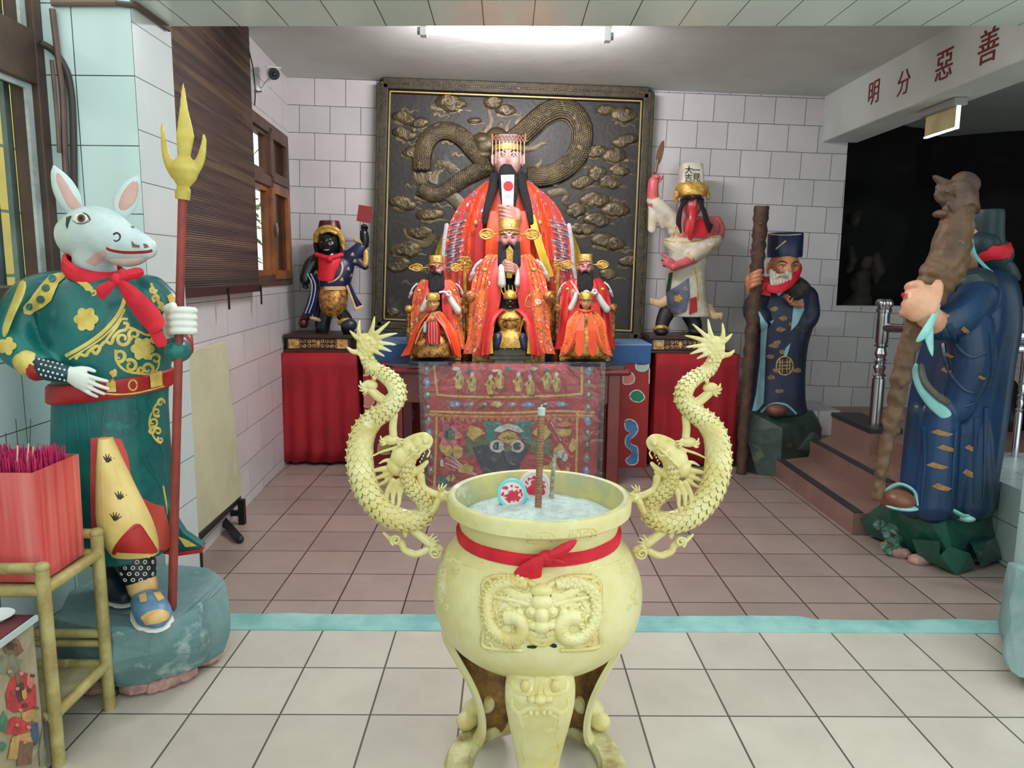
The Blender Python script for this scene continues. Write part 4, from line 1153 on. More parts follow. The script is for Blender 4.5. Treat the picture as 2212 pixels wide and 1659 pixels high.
rock = tag(obj('rock_pedestal', g, M_rock, loc=rk0, remesh=.012, dec=.05, disp=(.016, 8.), smooth=False), 'grey teal painted rock under the donkey-headed statue', 'rock')
g = G()
for k, (x, y) in enumerate(((330, 1488), (352, 1482), (372, 1474), (300, 1480), (400, 1462))): c = fl(x, y-4, .02); g.ell(c, .03, .03, .024, None, 7, 5)
for a in range(10): g.ell(cen*0+V((cen.x+.22*cos(a*.63), cen.y+.2*sin(a*.63), .025)), .07, .07, .03, None, 8, 5)
obj('mortar_rubble', g, mat('pinkish_mortar', (186, 146, 138), (150, 110, 104), 20, .9), rock, smooth=False)

dk = thing('donkey_statue', V((cen.x, cen.y, ZR)), 'donkey-headed guardian statue in a teal robe with gold trim, standing on a rock', 'statue')
# robe: torso, skirt and upper arms in one surface
g = G()
body(g, [(592, 168, 262, .07), (606, 134, 310, .11), (638, 94, 350, .15), (690, 104, 366, .18), (750, 126, 362, .19), (800, 134, 354, .185), (850, 134, 350, .18), (900, 134, 350, .185), (980, 136, 354, .195), (1060, 146, 362, .2), (1120, 160, 368, .2), (1185, 196, 372, .19)], YD, 36, 4)
limb(g, [(128, 628, YD, 46), (78, 655, YD-.02, 56), (45, 705, YD-.06, 52), (42, 750, YD-.12, 44), (70, 778, YD-.16, 34), (95, 790, YD-.19, 28)])
limb(g, [(320, 635, YD, 44), (358, 665, YD-.01, 36), (378, 715, YD-.03, 34), (386, 752, YD-.06, 30), (380, 756, YD-.12, 26)])
robe = obj('robe', g, M_teal, dk, remesh=.009, sm=4)
bvr = bvh(robe)
# skirt folds
g = G()
for pts in ([(160, 868), (168, 950), (176, 1080)], [(185, 862), (192, 930), (194, 1000)], [(290, 862), (300, 920), (330, 1010), (350, 1060)], [(320, 860), (335, 920), (352, 990)], [(228, 870), (222, 920), (218, 940)], [(255, 868), (262, 910), (266, 940)], [(300, 960), (320, 1010), (348, 1046)], [(140, 900), (146, 1000), (160, 1100)]): trim(g, bvr, pts, [.007, .003], flat=.5)
obj('robe_fold', g, M_teal, robe, ang=70)
# lining and trousers
g = G(); patch(g, bvr, [(197, 946), (230, 942), (262, 948), (276, 985), (284, 1040), (300, 1072), (330, 1088), (352, 1094), (362, 1130), (374, 1186), (330, 1190), (200, 1182), (196, 1060)], .004, 7); obj('robe_lining', g, M_coral, dk)
g = G(); body(g, [(946, 216, 240, .03), (1000, 215, 262, .05), (1060, 213, 290, .06), (1120, 214, 320, .07), (1165, 228, 336, .07), (1196, 244, 340, .05)], YD-.19, 18, 3); obj('trouser', g, M_yelp, dk)
tr_ = bvh(bpy.data.objects['trouser']); g = G()
for cx, cy in ((232, 998), (258, 1078), (248, 1124)):
    for k in range(5): a = -2.2+k*.42; trim(g, tr_, [(cx, cy), (cx+cos(a)*18, cy-sin(a)*-18)], [.0045, .0012], flat=.3)
obj('leaf_print', g, M_ink, bpy.data.objects['trouser'])
g = G()
for pts in ([(222, 960), (220, 1040), (226, 1150)], [(250, 1000), (272, 1080), (300, 1160)], [(236, 960), (256, 1030), (310, 1120), (330, 1170)]): trim(g, tr_, pts, [.004, .002])
obj('trouser_fold', g, M_yelp, bpy.data.objects['trouser'])
g = G(); trim(g, tr_, [(246, 1196), (256, 1176), (280, 1148), (298, 1136), (318, 1162), (338, 1192)], .008, flat=.6)
patch(g, tr_, [(250, 1192), (262, 1172), (284, 1146), (300, 1138), (318, 1160), (337, 1190), (330, 1196), (300, 1194)], .004, 6); obj('red_hem', g, M_redp, dk)
# train of the robe at the right
g = G(); g.prism([at(*q, YD-.02) for q in ((352, 1060), (372, 1110), (398, 1150), (440, 1178), (432, 1190), (385, 1196), (350, 1190))], (0, .03, 0)); tn = obj('robe_train', g, M_teal, dk, bevel=.006)
g = G(); g.tube([at(*q, YD-.03) for q in ((440, 1180), (432, 1191), (385, 1197), (340, 1190))], .007, 8); obj('red_piping', g, M_redp, tn)
g = G(); g.prism([at(*q, YD-.024) for q in ((385, 1160), (405, 1168), (424, 1180), (400, 1182))], (0, .01, 0)); obj('train_patch', g, M_trim, tn)
# belt, tilted up to the right
g = G(); body(g, [(812, 128, 357, .195), (816, 125, 360, .2), (846, 125, 360, .2), (850, 128, 357, .195)], YD, 40, 1); xc = at(240, 830, YD).x
g.v = [V((p.x, p.y, p.z+(p.x-xc)*.10)) for p in g.v]; belt = obj('belt', g, M_redp, dk); bvb = bvh(belt)
g = G()
for poly in ([(229, 818), (249, 819), (251, 846), (232, 846)], [(322, 806), (348, 802), (349, 832), (324, 838)]): patch(g, bvb, poly, .004, 6)
trim(g, bvb, [(287+9*cos(a*.63), 832+11*sin(a*.63)) for a in range(10)], .003, closed=True)
trim(g, bvb, [(225, 850), (260, 852), (300, 848), (355, 834)], .003); obj('belt_plate', g, M_trim, belt)
g = G(); trim(g, bvb, [(225, 814), (260, 813), (300, 808), (330, 802), (354, 794)], .004); obj('belt_edge', g, M_offw, belt)
# gold ornament
g = G(); g2 = G()
def S(pts, r=.0048, **k): trim(g, bvr, pts, r, off=.001, flat=.5, **k)
patch(g, bvr, flower(187, 690, 27, 6, 48, .25), .003, 5); patch(g, bvr, flower(17, 748, 20, 5, 40, .3), .003, 5)
patch(g, bvr, flower(307, 753, 26, 6, 48, .25), .003, 5)
for (cx, cy, n_) in ((187, 690, 6), (307, 753, 6)):
    for k in range(n_): a = 2*PI*k/n_; S([(cx, cy), (cx+11*cos(a), cy+11*sin(a))], .002)
    S([(cx+8*cos(t*.9), cy+8*sin(t*.9)) for t in range(7)], .003, closed=True)
S([(143, 769), (170, 754), (196, 738), (222, 718), (245, 694), (262, 668), (270, 645)], .007); S([(150, 776), (176, 760), (204, 742), (230, 722), (254, 696), (270, 668)], .0035)
S([(164, 776), (172, 766), (186, 768), (192, 760), (208, 748), (216, 752), (208, 764), (200, 758)], .006); S([(216, 750), (228, 738), (240, 742), (246, 728), (258, 716), (272, 712), (276, 700), (266, 698)], .006)
S([(228, 738), (238, 724), (252, 706), (262, 690), (276, 690)], .005)
for cx, cy, r, a0, d_, tn_ in ((265, 732, 15, 0, 1, 1.1), (258, 768, 14, 2, -1, 1.1), (282, 790, 14, 4, 1, 1.1), (318, 796, 13, 1, -1, 1.1), (336, 775, 12, 3, 1, 1.0), (290, 722, 13, 2, 1, 1.1), (334, 735, 10, 0, -1, 1.), (305, 800, 8, 2, 1, 1.)):
    S(spiral(cx, cy, r, tn_, a0, d_, 12, .35), [.007, .004], k=3)
S([(250, 755), (252, 780), (270, 800), (296, 806), (322, 808), (340, 796), (344, 768)], .0045); S([(262, 716), (280, 708), (300, 716), (318, 724), (332, 720)], .0045)
patch(g, bvr, [(146, 590), (126, 590), (108, 596), (92, 612), (78, 630), (64, 648), (50, 664), (52, 678), (66, 680), (80, 672), (96, 664), (112, 650), (120, 630), (128, 612), (140, 602)], .003, 5)
for cx, cy in ((114, 604), (101, 624), (91, 648), (65, 663)): patch(g2, bvr, [(cx+9*cos(a*.7), cy+8*sin(a*.7)) for a in range(9)], .006, 4)
for cx, cy in ((114, 604), (101, 624), (91, 648), (65, 663)): S([(cx+10*cos(a*.9), cy+9*sin(a*.9)) for a in range(7)], .0035, closed=True)
patch(g, bvr, [(150, 586), (162, 588), (178, 602), (196, 616), (206, 630), (200, 634), (184, 624), (166, 610), (154, 598)], .003, 5); S(spiral(190, 620, 9, 1., 0, 1, 8), .004, k=2); S(spiral(202, 632, 7, 1., 2, -1, 8), .004, k=2)
for cx, cy, r, a0 in ((330, 626, 8, 0), (338, 645, 9, 2), (346, 662, 8, 4), (342, 676, 6, 1)): S(spiral(cx, cy, r, 1.1, a0, 1, 10), [.006, .003], k=2)
S([(326, 612), (334, 632), (344, 654), (352, 672)], .005)
patch(g, bvr, [(360, 640), (372, 634), (380, 650), (378, 664), (368, 660)], .003, 5)
for k, (cx, cy, r) in enumerate(((346, 870, 9), (338, 890, 10), (330, 912, 11), (340, 932, 9), (346, 950, 7), (326, 930, 8))): S(spiral(cx, cy, r, 1.1, k, 1 if k % 2 else -1, 10), [.006, .003], k=2)
S([(349, 860), (330, 885), (322, 915), (332, 945), (346, 958)], .004)
S([(352, 1050), (358, 1085), (364, 1120)], .005); patch(g, bvr, blob(246, 806, 8, 9, 10, .3, 3), .003, 5)
obj('gold_ornament', g, M_trim, robe, ang=70); obj('ornament_hole', g2, M_teal, robe)
# sleeve edge, cuffs, forearm
g = G(); g.slab([[at(*q, YD-.15) for q in ((36, 604), (30, 630), (12, 670), (0, 705), (-6, 740))], [at(*q, YD-.19) for q in ((56, 602), (52, 635), (34, 668), (20, 700), (8, 735))]], (0, .02, 0)); obj('sleeve_border', g, M_trim, dk, sub=1)
g = G(); limb(g, [(62, 782, YD-.175, 31), (80, 792, YD-.19, 31)]); obj('cuff', g, M_trim, dk)
g = G(); limb(g, [(84, 790, YD-.19, 27), (112, 800, YD-.205, 24), (142, 806, YD-.215, 20)]); fa = obj('arm_guard', g, M_cuffd, dk); bva = bvh(fa)
g = G()
for k in range(24):
    x, y = 84+(k % 6)*10+(k//6 % 2)*5, 776+(k//6)*11+(k % 6)*2.4
    h = hit(bva, x, y)
    if h: g.ell(h[0], .0042, .0025, .0042, None, 6, 4)
obj('white_dot', g, M_offw, fa)
g = G(); limb(g, [(80, 796, YD-.195, 27), (84, 797, YD-.197, 27)], k=1); obj('red_band', g, M_redp, fa)
g = G(); limb(g, [(398, 735, YD-.05, 18), (402, 755, YD-.06, 16)]); obj('red_cuff', g, M_redp, dk)
# hands
g = G(); wv0 = at(146, 806, YD-.215); hand(g, wv0, at(226, 848, YD-.23)-wv0, (0, 1, .1), .148, 1, (.12, .1, .12, .16), .1, .11, .5)
obj('open_hand', g, M_offw, dk, remesh=.003, sm=2)
YP = 2.50
g = G()
for k, y in enumerate((671, 686, 701, 715)):
    g.tube(sp3([at(364, y+2, YP+.035), at(376, y, YP-.02), at(394, y-1, YP-.032), at(414, y, YP-.02), at(419, y+1, YP+.008), at(412, y+1, YP+.03)], 4), [8.4*YP/FPX]*21, 8, round_end=True)
g.ell(at(368, 694, YP+.05), .026, .03, .044); g.tube(sp3([at(372, 680, YP+.03), at(360, 668, YP+.0), at(374, 660, YP-.022)], 4), [.013]*9, 8, round_end=True)
limb(g, [(376, 730, YP+.08, 20), (372, 705, YP+.06, 20)])
obj('fist', g, M_offw, dk, remesh=.0032, sm=2)
# head
g = G(); limb(g, [(166, 510, YD-.02, 48), (194, 504, YD-.04, 56), (226, 506, YD-.065, 55), (256, 520, YD-.09, 47), (286, 530, YD-.115, 37), (308, 534, YD-.13, 30), (318, 536, YD-.14, 24)], 22, flat=.86)
limb(g, [(215, 520, YD-.05, 46), (204, 560, YD-.02, 42), (206, 600, YD, 46)], 18)
g.ell(at(176, 474, YD-.10), .028, .02, .022)
head = obj('head', g, M_dkskin, dk, remesh=.006, sm=5)
g = G(); limb(g, [(228, 545, YD-.07, 14), (262, 557, YD-.10, 18), (294, 558, YD-.125, 15), (316, 551, YD-.14, 9)], 14); jaw = obj('lower_jaw', g, mat('pale_pink_jaw', (220, 200, 192), (206, 176, 170), 8, .4), head)
bvd = bvh(head, jaw); g = G(); trim(g, bvd, [(230, 536), (242, 541), (268, 545), (298, 545), (322, 543), (328, 540)], .0055); obj('mouth_line', g, M_redp, head)
g = G(); patch(g, bvd, [(284, 520), (292, 528), (302, 530), (302, 535), (286, 534)], .002, 3); patch(g, bvd, [(310, 526), (318, 528), (322, 534), (312, 536)], .002, 3); patch(g, bvd, [(282, 489), (296, 490), (293, 494), (286, 493)], .002, 3); obj('chipped_paint', g, mat('bare_clay', (120, 96, 64), rough=.8), head)
g = G(); trim(g, bvd, [(245, 507), (252, 503), (259, 508), (258, 517), (250, 521), (246, 518)], [.004, .002]); obj('nostril', g, M_ink, head)
g = G(); patch(g, bvd, [(158, 474), (165, 464), (178, 461), (189, 467), (193, 475), (182, 482), (168, 482)], .004, 3); ey = obj('eye', g, M_offw, head)
be = bvh(ey); g = G(); patch(g, be, [(176+9*cos(a*.7), 472+9*sin(a*.7)) for a in range(9)], .002, 3); obj('pupil', g, mat('brown_eye', (110, 74, 56), rough=.3), ey)
g = G(); patch(g, be, [(176+4.5*cos(a*.7), 472+5*sin(a*.7)) for a in range(9)], .003, 2); obj('pupil_centre', g, M_black, ey) if False else obj('pupil', g, M_black, ey)
g = G(); trim(g, bvd, [(157, 475), (164, 464), (178, 460), (190, 466), (195, 476)], .003); trim(g, bvd, [(158, 476), (168, 483), (182, 483), (194, 477)], .0016); obj('eyelid', g, mat('dark_lid', (86, 70, 72), rough=.5), head)
g = G(); patch(g, bvd, [(144, 470), (156, 466), (150, 480), (146, 495), (143, 486)], .002, 4); obj('dark_tuft', g, M_cuffd, head)
g = G(); patch(g, bvd, [(222, 540), (230, 545), (225, 560), (205, 575), (185, 565), (200, 552)], .0016, 5); obj('pink_cheek', g, M_pink, head)
for pts, pk in (([(163, 458, YD-.03, 17), (150, 430, YD-.03, 25), (135, 400, YD-.03, 23), (122, 374, YD-.03, 13), (117, 361, YD-.03, 4)], [(124, 374), (140, 393), (158, 423), (174, 446), (164, 452), (150, 446), (138, 424), (126, 396)]),
                ([(262, 464, YD-.04, 15), (269, 440, YD-.04, 25), (281, 412, YD-.04, 22), (292, 392, YD-.04, 12), (297, 382, YD-.04, 4)], [(294, 392), (297, 412), (288, 438), (270, 452), (258, 448), (263, 425), (278, 402)])):
    g = G(); limb(g, pts, 16, flat=.5); e = obj('ear', g, M_dkskin, head)
    g = G(); patch(g, bvh(e), pk, .002, 5); trim(g, bvh(e), pk, .0035, closed=True, k=3); obj('inner_ear', g, M_pink, e)
# red scarf
_kd0 = None
sc = thing('red_scarf', at(205, 600, YD), 'red cloth scarf tied in a bow around the neck of the donkey-headed statue', 'scarf')
g = G(); rows = []
for j in range(36):
    a = 2*PI*j/36; c = at(206, 578, YD-.02); hw = .094; n_ = V((sin(a), -cos(a), 0)); z = -.028*max(0, cos(a))-.03*sin(a)
    p = V((c.x, c.y, c.z+z)) + V((n_.x*hw, n_.y*hw*.95, 0)); wv_ = .003*sin(7*a)
    rows.append([p + V((0, 0, .026)) - n_*.008, p + V((0, 0, .016+wv_)) + n_*.006, p + n_*.008, p + V((0, 0, -.016+wv_)) + n_*.010, p + V((0, 0, -.028)) + n_*.004, p - n_*.01])
g.loft(rows, cap=False, closed=True); obj('neck_band', g, M_red, sc)
ys_ = YD-.20
def kd(px, py, o=0.): return at(253+(px-253)*1.12, 604+(py-604)*1.1, ys_-o)
g = G(); g.ell(kd(253, 604), .02, .016, .02); obj('knot', g, M_red, sc)
g = G(); g.slab([[kd(250, 596, .01), kd(252, 606, .016), kd(252, 614, .006)], [kd(275, 580), kd(278, 594, .02), kd(276, 606, .004)], [kd(300, 578, -.01), kd(307, 588, .012), kd(304, 600, -.006)]], (0, .006, 0))
g.slab([[kd(250, 602, .008), kd(248, 610, .018), kd(254, 614, .008)], [kd(226, 608, .002), kd(222, 625, .022), kd(234, 636, .006)], [kd(210, 618, -.006), kd(210, 632, .01), kd(224, 650, .002)]], (0, .006, 0)); obj('bow_loop', g, M_red, sc, sub=1)
g = G(); g.slab([[kd(246, 606, .004), kd(258, 604, .02), kd(266, 602, .008)], [kd(270, 655, -.01), kd(290, 640, .004), kd(300, 628, -.01)], [kd(300, 695, -.01), kd(322, 680, .0), kd(336, 664, -.016)], [kd(322, 720, -.012), kd(340, 700, .0), kd(349, 692, -.02)]], (0, .006, 0))
g.slab([[kd(256, 612, -.004), kd(266, 610, .01)], [kd(296, 680, -.014), kd(316, 670, -.01)], [kd(326, 734, -.012), kd(346, 712, -.012)], [kd(328, 740, -.012), kd(356, 736, -.016)]], (0, .006, 0)); obj('scarf_tail', g, M_red, sc, sub=1)
# legs and shoes
g = G(); limb(g, [(280, 1180, YD-.1, 42), (296, 1222, YD-.11, 41), (306, 1258, YD-.12, 31)]); lg_ = obj('leg', g, M_dkleg, dk); bvg = bvh(lg_); g = G()
for k in range(30):
    x, y = 262+(k % 5)*17+(k//5 % 2)*8, 1188+(k//5)*13
    h = hit(bvg, x, y)
    if h: g.torus(h[0], .0058, .0018, h[1], 9, 4)
obj('dot_print', g, M_offw, lg_)
g = G(); limb(g, [(306, 1256, YD-.12, 33), (310, 1272, YD-.125, 32)], k=2); g.v = [p for p in g.v]; obj('ankle_cloth', g, M_och, lg_)
def shoe(x, y, Yh, m, toe, dx=38, dy=42, par=None):
    g = G(); a = at(x, y, Yh); b = at(x+dx, y+dy, Yh-.14); a.z = max(a.z, ZR+.045); b.z = ZR+.042; ps = [a, a.lerp(b, .35)+V((0, 0, .004)), a.lerp(b, .7)-V((0, 0, .002)), b]
    g.tube(sp3(ps, 4), [.042, .046, .050, .053, .056, .057, .058, .058, .058, .057, .055, .05, .04], 16, round_end=True, flat=.8, up=(0, 0, 1)); o = obj('shoe', g, m, par)
    g = G(); g.tube([V((p.x, p.y, ZR+.012)) for p in sp3(ps, 4)], [.046, .05, .054, .057, .06, .062, .062, .062, .062, .061, .059, .054, .044], 16, round_end=True, flat=.2, up=(0, 0, 1)); obj('sole', g, M_offw, o)
    return o
s1 = shoe(312, 1290, YD-.13, M_blue, True, 26, 40, dk); bs_ = bvh(s1)
g = G(); patch(g, bs_, [(304, 1334), (318, 1322), (345, 1316), (364, 1322), (366, 1336), (344, 1346), (316, 1350)], .002, 5); patch(g, bs_, [(300, 1286), (315, 1280), (318, 1300), (304, 1302)], .002, 5); patch(g, bs_, [(330, 1282), (345, 1278), (355, 1294), (342, 1300)], .002, 5); obj('toe_patch', g, M_och, s1)
g = G(); limb(g, [(262, 1190, YD+.04, 44), (260, 1240, YD+.04, 36), (260, 1275, YD+.04, 30)]); obj('leg', g, M_dkleg, dk)
shoe(262, 1285, YD+.05, mat('dark_shoe', (36, 50, 66), (28, 38, 52), 8, .4), False, 8, 20, dk)
# trident in the fist
tri = thing('trident', at(372, 1312, 2.515), 'trident with dull yellow three-pronged head on a red brown pole', 'trident')
p0 = V(fl(372, 1312, ZR+.003)); p1 = at(394, 428, YP); pf = at(386, 692, YP)
g = G(); g.tube([p0, p1], [.0155, .0135], 14); obj('pole', g, M_rod, tri)
def tq(px, py, o=0.): return at(px, py, YP-o)
g = G()
sec = [(428, 396, 15), (410, 396, 16), (404, 396, 13), (385, 398, 26), (365, 398, 32), (350, 398, 24), (338, 398, 13), (315, 399, 16), (295, 400, 19), (270, 399, 15), (235, 397, 9), (200, 396, 5), (178, 396, 2)]
g.tube([tq(x, y) for y, x, r in sec], [r*YP/FPX for y, x, r in sec], 14, flat=.5, up=(0, -1, 0))
for pts in ([(380, 376), (366, 355), (356, 325), (352, 290), (350, 266)], [(414, 376), (430, 352), (438, 325), (441, 302), (440, 290)]):
    g.tube(sp3([tq(*q) for q in pts], 4), [(13-10.5*i/16)*YP/FPX for i in range(17)], 12, flat=.6, up=(0, -1, 0), round_end=True)
obj('trident_head', g, M_spear, tri, remesh=.004, sm=3)
g = G(); g.tube([tq(394, 431), tq(395, 412)], [.0225, .0235], 16); obj('collar', g, M_spear, tri)
# ================================================================ behind the altar: bronze relief, tables, cloths
M_brz = mat('dark_bronze', (50, 47, 44), (40, 39, 39), 3, .5, metal=.25, bm=.3, bsc=30, c3=(70, 70, 76))
M_brzr = mat('rubbed_bronze', (100, 88, 60), (66, 58, 44), 9, .42, metal=.35, bm=.3, bsc=60, c3=(146, 128, 86))
M_frame = mat('bronze_frame', (72, 66, 50), (56, 52, 44), 20, .5, metal=.3, bm=.4, bsc=90)
M_line = mat('frame_gold_line', (176, 154, 96), rough=.4, metal=.3)
YP_ = 6.05
FC = [(820, 172), (1410, 195), (1385, 740), (806, 712)]
def fq(u, v, o=0.):
    a = [FC[0][i]+(FC[1][i]-FC[0][i])*u for i in (0, 1)]; b = [FC[3][i]+(FC[2][i]-FC[3][i])*u for i in (0, 1)]
    return at(a[0]+(b[0]-a[0])*v, a[1]+(b[1]-a[1])*v, YP_-o)
rel = thing('bronze_relief', fq(.5, 1), 'large framed bronze relief of a dragon among clouds on the back wall', 'relief')
g = G(); g.slab([[fq(i/10, j/10) for i in range(11)] for j in range(11)][::-1], (0, .02, 0)); pnl = obj('relief_panel', g, M_brz, rel, smooth=False)
g = G()
for a, b_ in (((.015, .015), (.985, .015)), ((.985, .015), (.985, .985)), ((.985, .985), (.015, .985)), ((.015, .985), (.015, .015))):
    g.bar(fq(*a, .03), fq(*b_, .03), .085, .075, up=(0, -1, 0))
obj('picture_frame', g, M_frame, rel, smooth=False, bevel=.008)
g = G()
for k in range(120):
    u = .01+.98*k/119
    for p in ((u, .012), (u, .988), (.008, u), (.992, u)): g.ell(fq(*p, .07), .011, .006, .008, None, 6, 4)
obj('frame_beading', g, M_brzr, rel)
g = G()
for a, b_ in (((.04, .045), (.96, .045)), ((.96, .045), (.96, .955)), ((.96, .955), (.04, .955)), ((.04, .955), (.04, .045))): g.bar(fq(*a, .06), fq(*b_, .06), .010, .01, up=(0, -1, 0))
obj('inner_line', g, M_line, rel, smooth=False)
bvP = bvh(pnl)
def q3(x, y): return (800+x/3.073, 160+y/3.073)
g = G()
def TR(path, r, **k): trim(g, bvP, [q3(*p) for p in path], r, **k)
def relief_body(path, r0, r1):
    TR(path, [r0, r1], k=8, flat=.7, n=12)
    sm = smoothpath([q3(*p) for p in path], 16)
    for i in range(2, len(sm)-1):
        (x0, y0), (x1, y1) = sm[i-1], sm[i]; dx, dy = x1-x0, y1-y0; l = math.hypot(dx, dy) or 1
        rpx = (r0+(r1-r0)*i/len(sm))*FPX/YP_
        for o in (-.75, -.35, .05, .45, .85):
            oo = (o+(.2 if i % 2 else 0))*rpx
            h = hit(bvP, x0-dy/l*oo, y0+dx/l*oo, (r0+(r1-r0)*i/len(sm))*.72*math.sqrt(max(0., 1-(oo/rpx)**2)))
            if h: g.ell(h[0], .014, .008, .014, None, 6, 4)
relief_body([(900, 470), (980, 420), (1060, 350), (1150, 270), (1250, 230), (1340, 250), (1400, 330), (1412, 430), (1380, 540), (1310, 620), (1220, 670), (1130, 690), (1040, 690)], .085, .075)
relief_body([(760, 600), (690, 520), (620, 440), (540, 390), (450, 390), (380, 450), (350, 540), (345, 640)], .065, .07)
relief_body([(330, 760), (420, 800), (520, 760), (620, 690), (720, 640), (800, 600)], .05, .07)
for k in range(9): TR([(330+12*k, 720+10*sin(k)), (300+18*k, 690-14*(k % 3)), (290+24*k, 640+20*(k % 2))], [.03, .008])
TR([(290, 820), (360, 840), (460, 815), (560, 760)], [.02, .008])
# head, horns, whisker, legs with claws
for x, y, a, b_ in ((780, 480, .13, .09), (740, 440, .08, .06), (840, 440, .1, .1), (760, 540, .12, .05)): 
    h = hit(bvP, *q3(x, y)); g.ell(h[0], a, .06, b_)
TR([(690, 440), (760, 380), (800, 320), (790, 250), (780, 230), (800, 200)], [.03, .012]); TR([(850, 390), (860, 340), (880, 320)], [.03, .01]); TR([(900, 400), (910, 340), (930, 300)], [.03, .01])
TR([(960, 330), (1000, 280), (1000, 250)], [.02, .008]); TR([(1000, 380), (1060, 330), (1100, 300)], [.025, .01])
TR([(1020, 500), (1090, 490), (1140, 460), (1180, 460)], [.03, .01]); TR([(1100, 620), (1130, 590), (1130, 560)], [.025, .008])
TR([(1240, 640), (1330, 650), (1390, 620), (1420, 560), (1460, 500)], [.04, .02]); TR([(1180, 800), (1260, 780), (1310, 800), (1280, 850), (1320, 860)], [.035, .012])
TR([(560, 640), (500, 600), (440, 590), (420, 600)], [.045, .02])
for k in range(5): TR([(430+28*k, 610+10*k), (450+28*k, 590+14*k), (470+28*k, 600+14*k)], [.016, .005])
TR([(600, 870), (550, 820), (500, 790)], [.06, .05]); TR([(420, 1060), (360, 1130), (260, 1090), (220, 1030)], [.045, .01]); TR([(1210, 740), (1280, 640), (1330, 600)], [.04, .015])
TR([(1050, 700), (1120, 690), (1200, 740)], [.03, .015])
def cloud(x, y, s, sd):
    rd = random.Random(sd)
    for k in range(3):
        a, b_ = x+rd.uniform(-32, 32)*s, y+rd.uniform(-16, 16)*s
        h = hit(bvP, *q3(a, b_)); g.ell(h[0], .075*s, .022, .04*s)
        TR(spiral(a, b_, 26*s, 1.4, rd.uniform(0, 6), rd.choice((-1, 1)), 16, .2), [.015*s, .009*s], k=2, flat=.9, off=.016*s)
    TR([(x-60*s, y+26*s), (x-10*s, y+40*s), (x+50*s, y+26*s), (x+110*s, y+34*s)], [.02*s, .006*s])
for k, (x, y, s) in enumerate(((480, 180, 1.3), (560, 210, 1.), (220, 290, 1.), (330, 330, .9), (230, 400, 1.), (260, 520, .9), (220, 860, 1.1), (400, 940, 1.1), (830, 190, .9), (900, 240, 1.), (700, 310, .6), (1680, 260, 1.3), (1560, 230, .9), (1500, 510, 1.2), (1640, 540, 1.2), (1480, 660, 1.), (1420, 720, 1.), (1600, 720, 1.), (1480, 830, 1.2), (1360, 900, 1.), (1620, 900, 1.2), (1500, 960, 1.1), (1400, 1040, 1.1), (1580, 1110, 1.3), (230, 1160, 1.3), (330, 1050, 1.), (190, 1260, 1.), (1660, 640, .9), (160, 1580, .8), (1690, 440, 1.), (1700, 1250, 1.), (1600, 1330, .9))): cloud(x, y, s, k)
rd = random.Random(77)
for k in range(44):
    x, y = rd.choice((rd.uniform(170, 560), rd.uniform(1290, 1720))), rd.uniform(180, 1500)
    L_ = rd.uniform(50, 110); TR([(x, y), (x+L_*.3, y-14), (x+L_*.6, y+10), (x+L_, y-4), (x+L_*1.3, y+12)], [.016, .005], k=4)
obj('raised_relief', g, M_brzr, rel, ang=60)

# painted masonry altar
M_ared = mat('painted_red', (166, 34, 32), (150, 28, 30), 4, .5)
M_ablue = mat('painted_blue', (40, 92, 150), (32, 78, 134), 5, .5)
AX0, AX1, AY, AZ = -1.068, 1.078, 5.56, .935
alt = thing('painted_altar', (0, 5.8, 0), 'red masonry altar with blue top band and painted clouds', 'altar')
g = G(); g.box((AX0, AY, 0), (AX1, 6.09, AZ-.135)); ab = obj('altar_front', g, M_ared, alt, smooth=False)
g = G(); g.box((AX0-.004, AY-.006, AZ-.135), (AX1+.004, 6.09, AZ)); obj('blue_band', g, M_ablue, alt, smooth=False, bevel=.004)
g = G(); g.box((AX0-.006, AY-.008, AZ), (AX1+.006, 6.09, AZ+.012)); obj('altar_top', g, mat('altar_top_blue', (120, 150, 196), rough=.5), alt, smooth=False)
bvA = bvh(ab); cm = {'g': mat('cloud_green', (24, 130, 92), rough=.5), 'b': mat('cloud_blue', (64, 122, 176), (90, 150, 200), 9, .5), 'p': mat('cloud_pale', (150, 200, 190), rough=.5), 'k': mat('cloud_pink', (216, 130, 116), rough=.5), 'y': mat('cloud_yellow', (214, 192, 110), rough=.5)}
Cg = {k: G() for k in cm}; wo = G()
for c, poly in (('p', blob(1387, 791, 14, 11, 12, .05)), ('k', [(1350, 799), (1362, 803), (1370, 814), (1368, 826), (1356, 830), (1346, 826)]), ('g', [(1360, 856), (1366, 846), (1378, 843), (1388, 850), (1392, 860), (1382, 868), (1368, 866)]),
                ('b', [(1350, 910), (1362, 906), (1374, 914), (1378, 928), (1370, 942), (1360, 950), (1364, 960), (1376, 966), (1378, 982), (1376, 1000), (1360, 1004), (1352, 994), (1360, 986), (1366, 976), (1352, 962), (1352, 946), (1362, 934), (1352, 928)]),
                ('b', blob(1316, 884, 8, 18, 12, .1)), ('y', [(1306, 957), (1322, 957), (1324, 980), (1308, 982)]), ('k', blob(795, 866, 12, 14, 12, .1)), ('b', blob(880, 898, 12, 20, 12, .2)), ('k', blob(876, 932, 11, 14, 12, .2)), ('y', blob(790, 800, 10, 12, 10, .1)), ('y', blob(832, 968, 16, 14, 12, .15)), ('b', blob(800, 940, 10, 16, 12, .2)), ('g', blob(850, 1000, 12, 10, 12, .15))):
    patch(Cg[c], bvA, poly, .002, 6); trim(wo, bvA, poly, .005, closed=True, flat=.4)
trim(wo, bvA, [(1374, 862), (1380, 858), (1378, 852), (1370, 854)], .003); trim(wo, bvA, [(1354, 920), (1362, 918), (1366, 926)], .003)
trim(wo, bvA, [(1403.5, 775), (1402, 850), (1400.5, 1000)], .004)
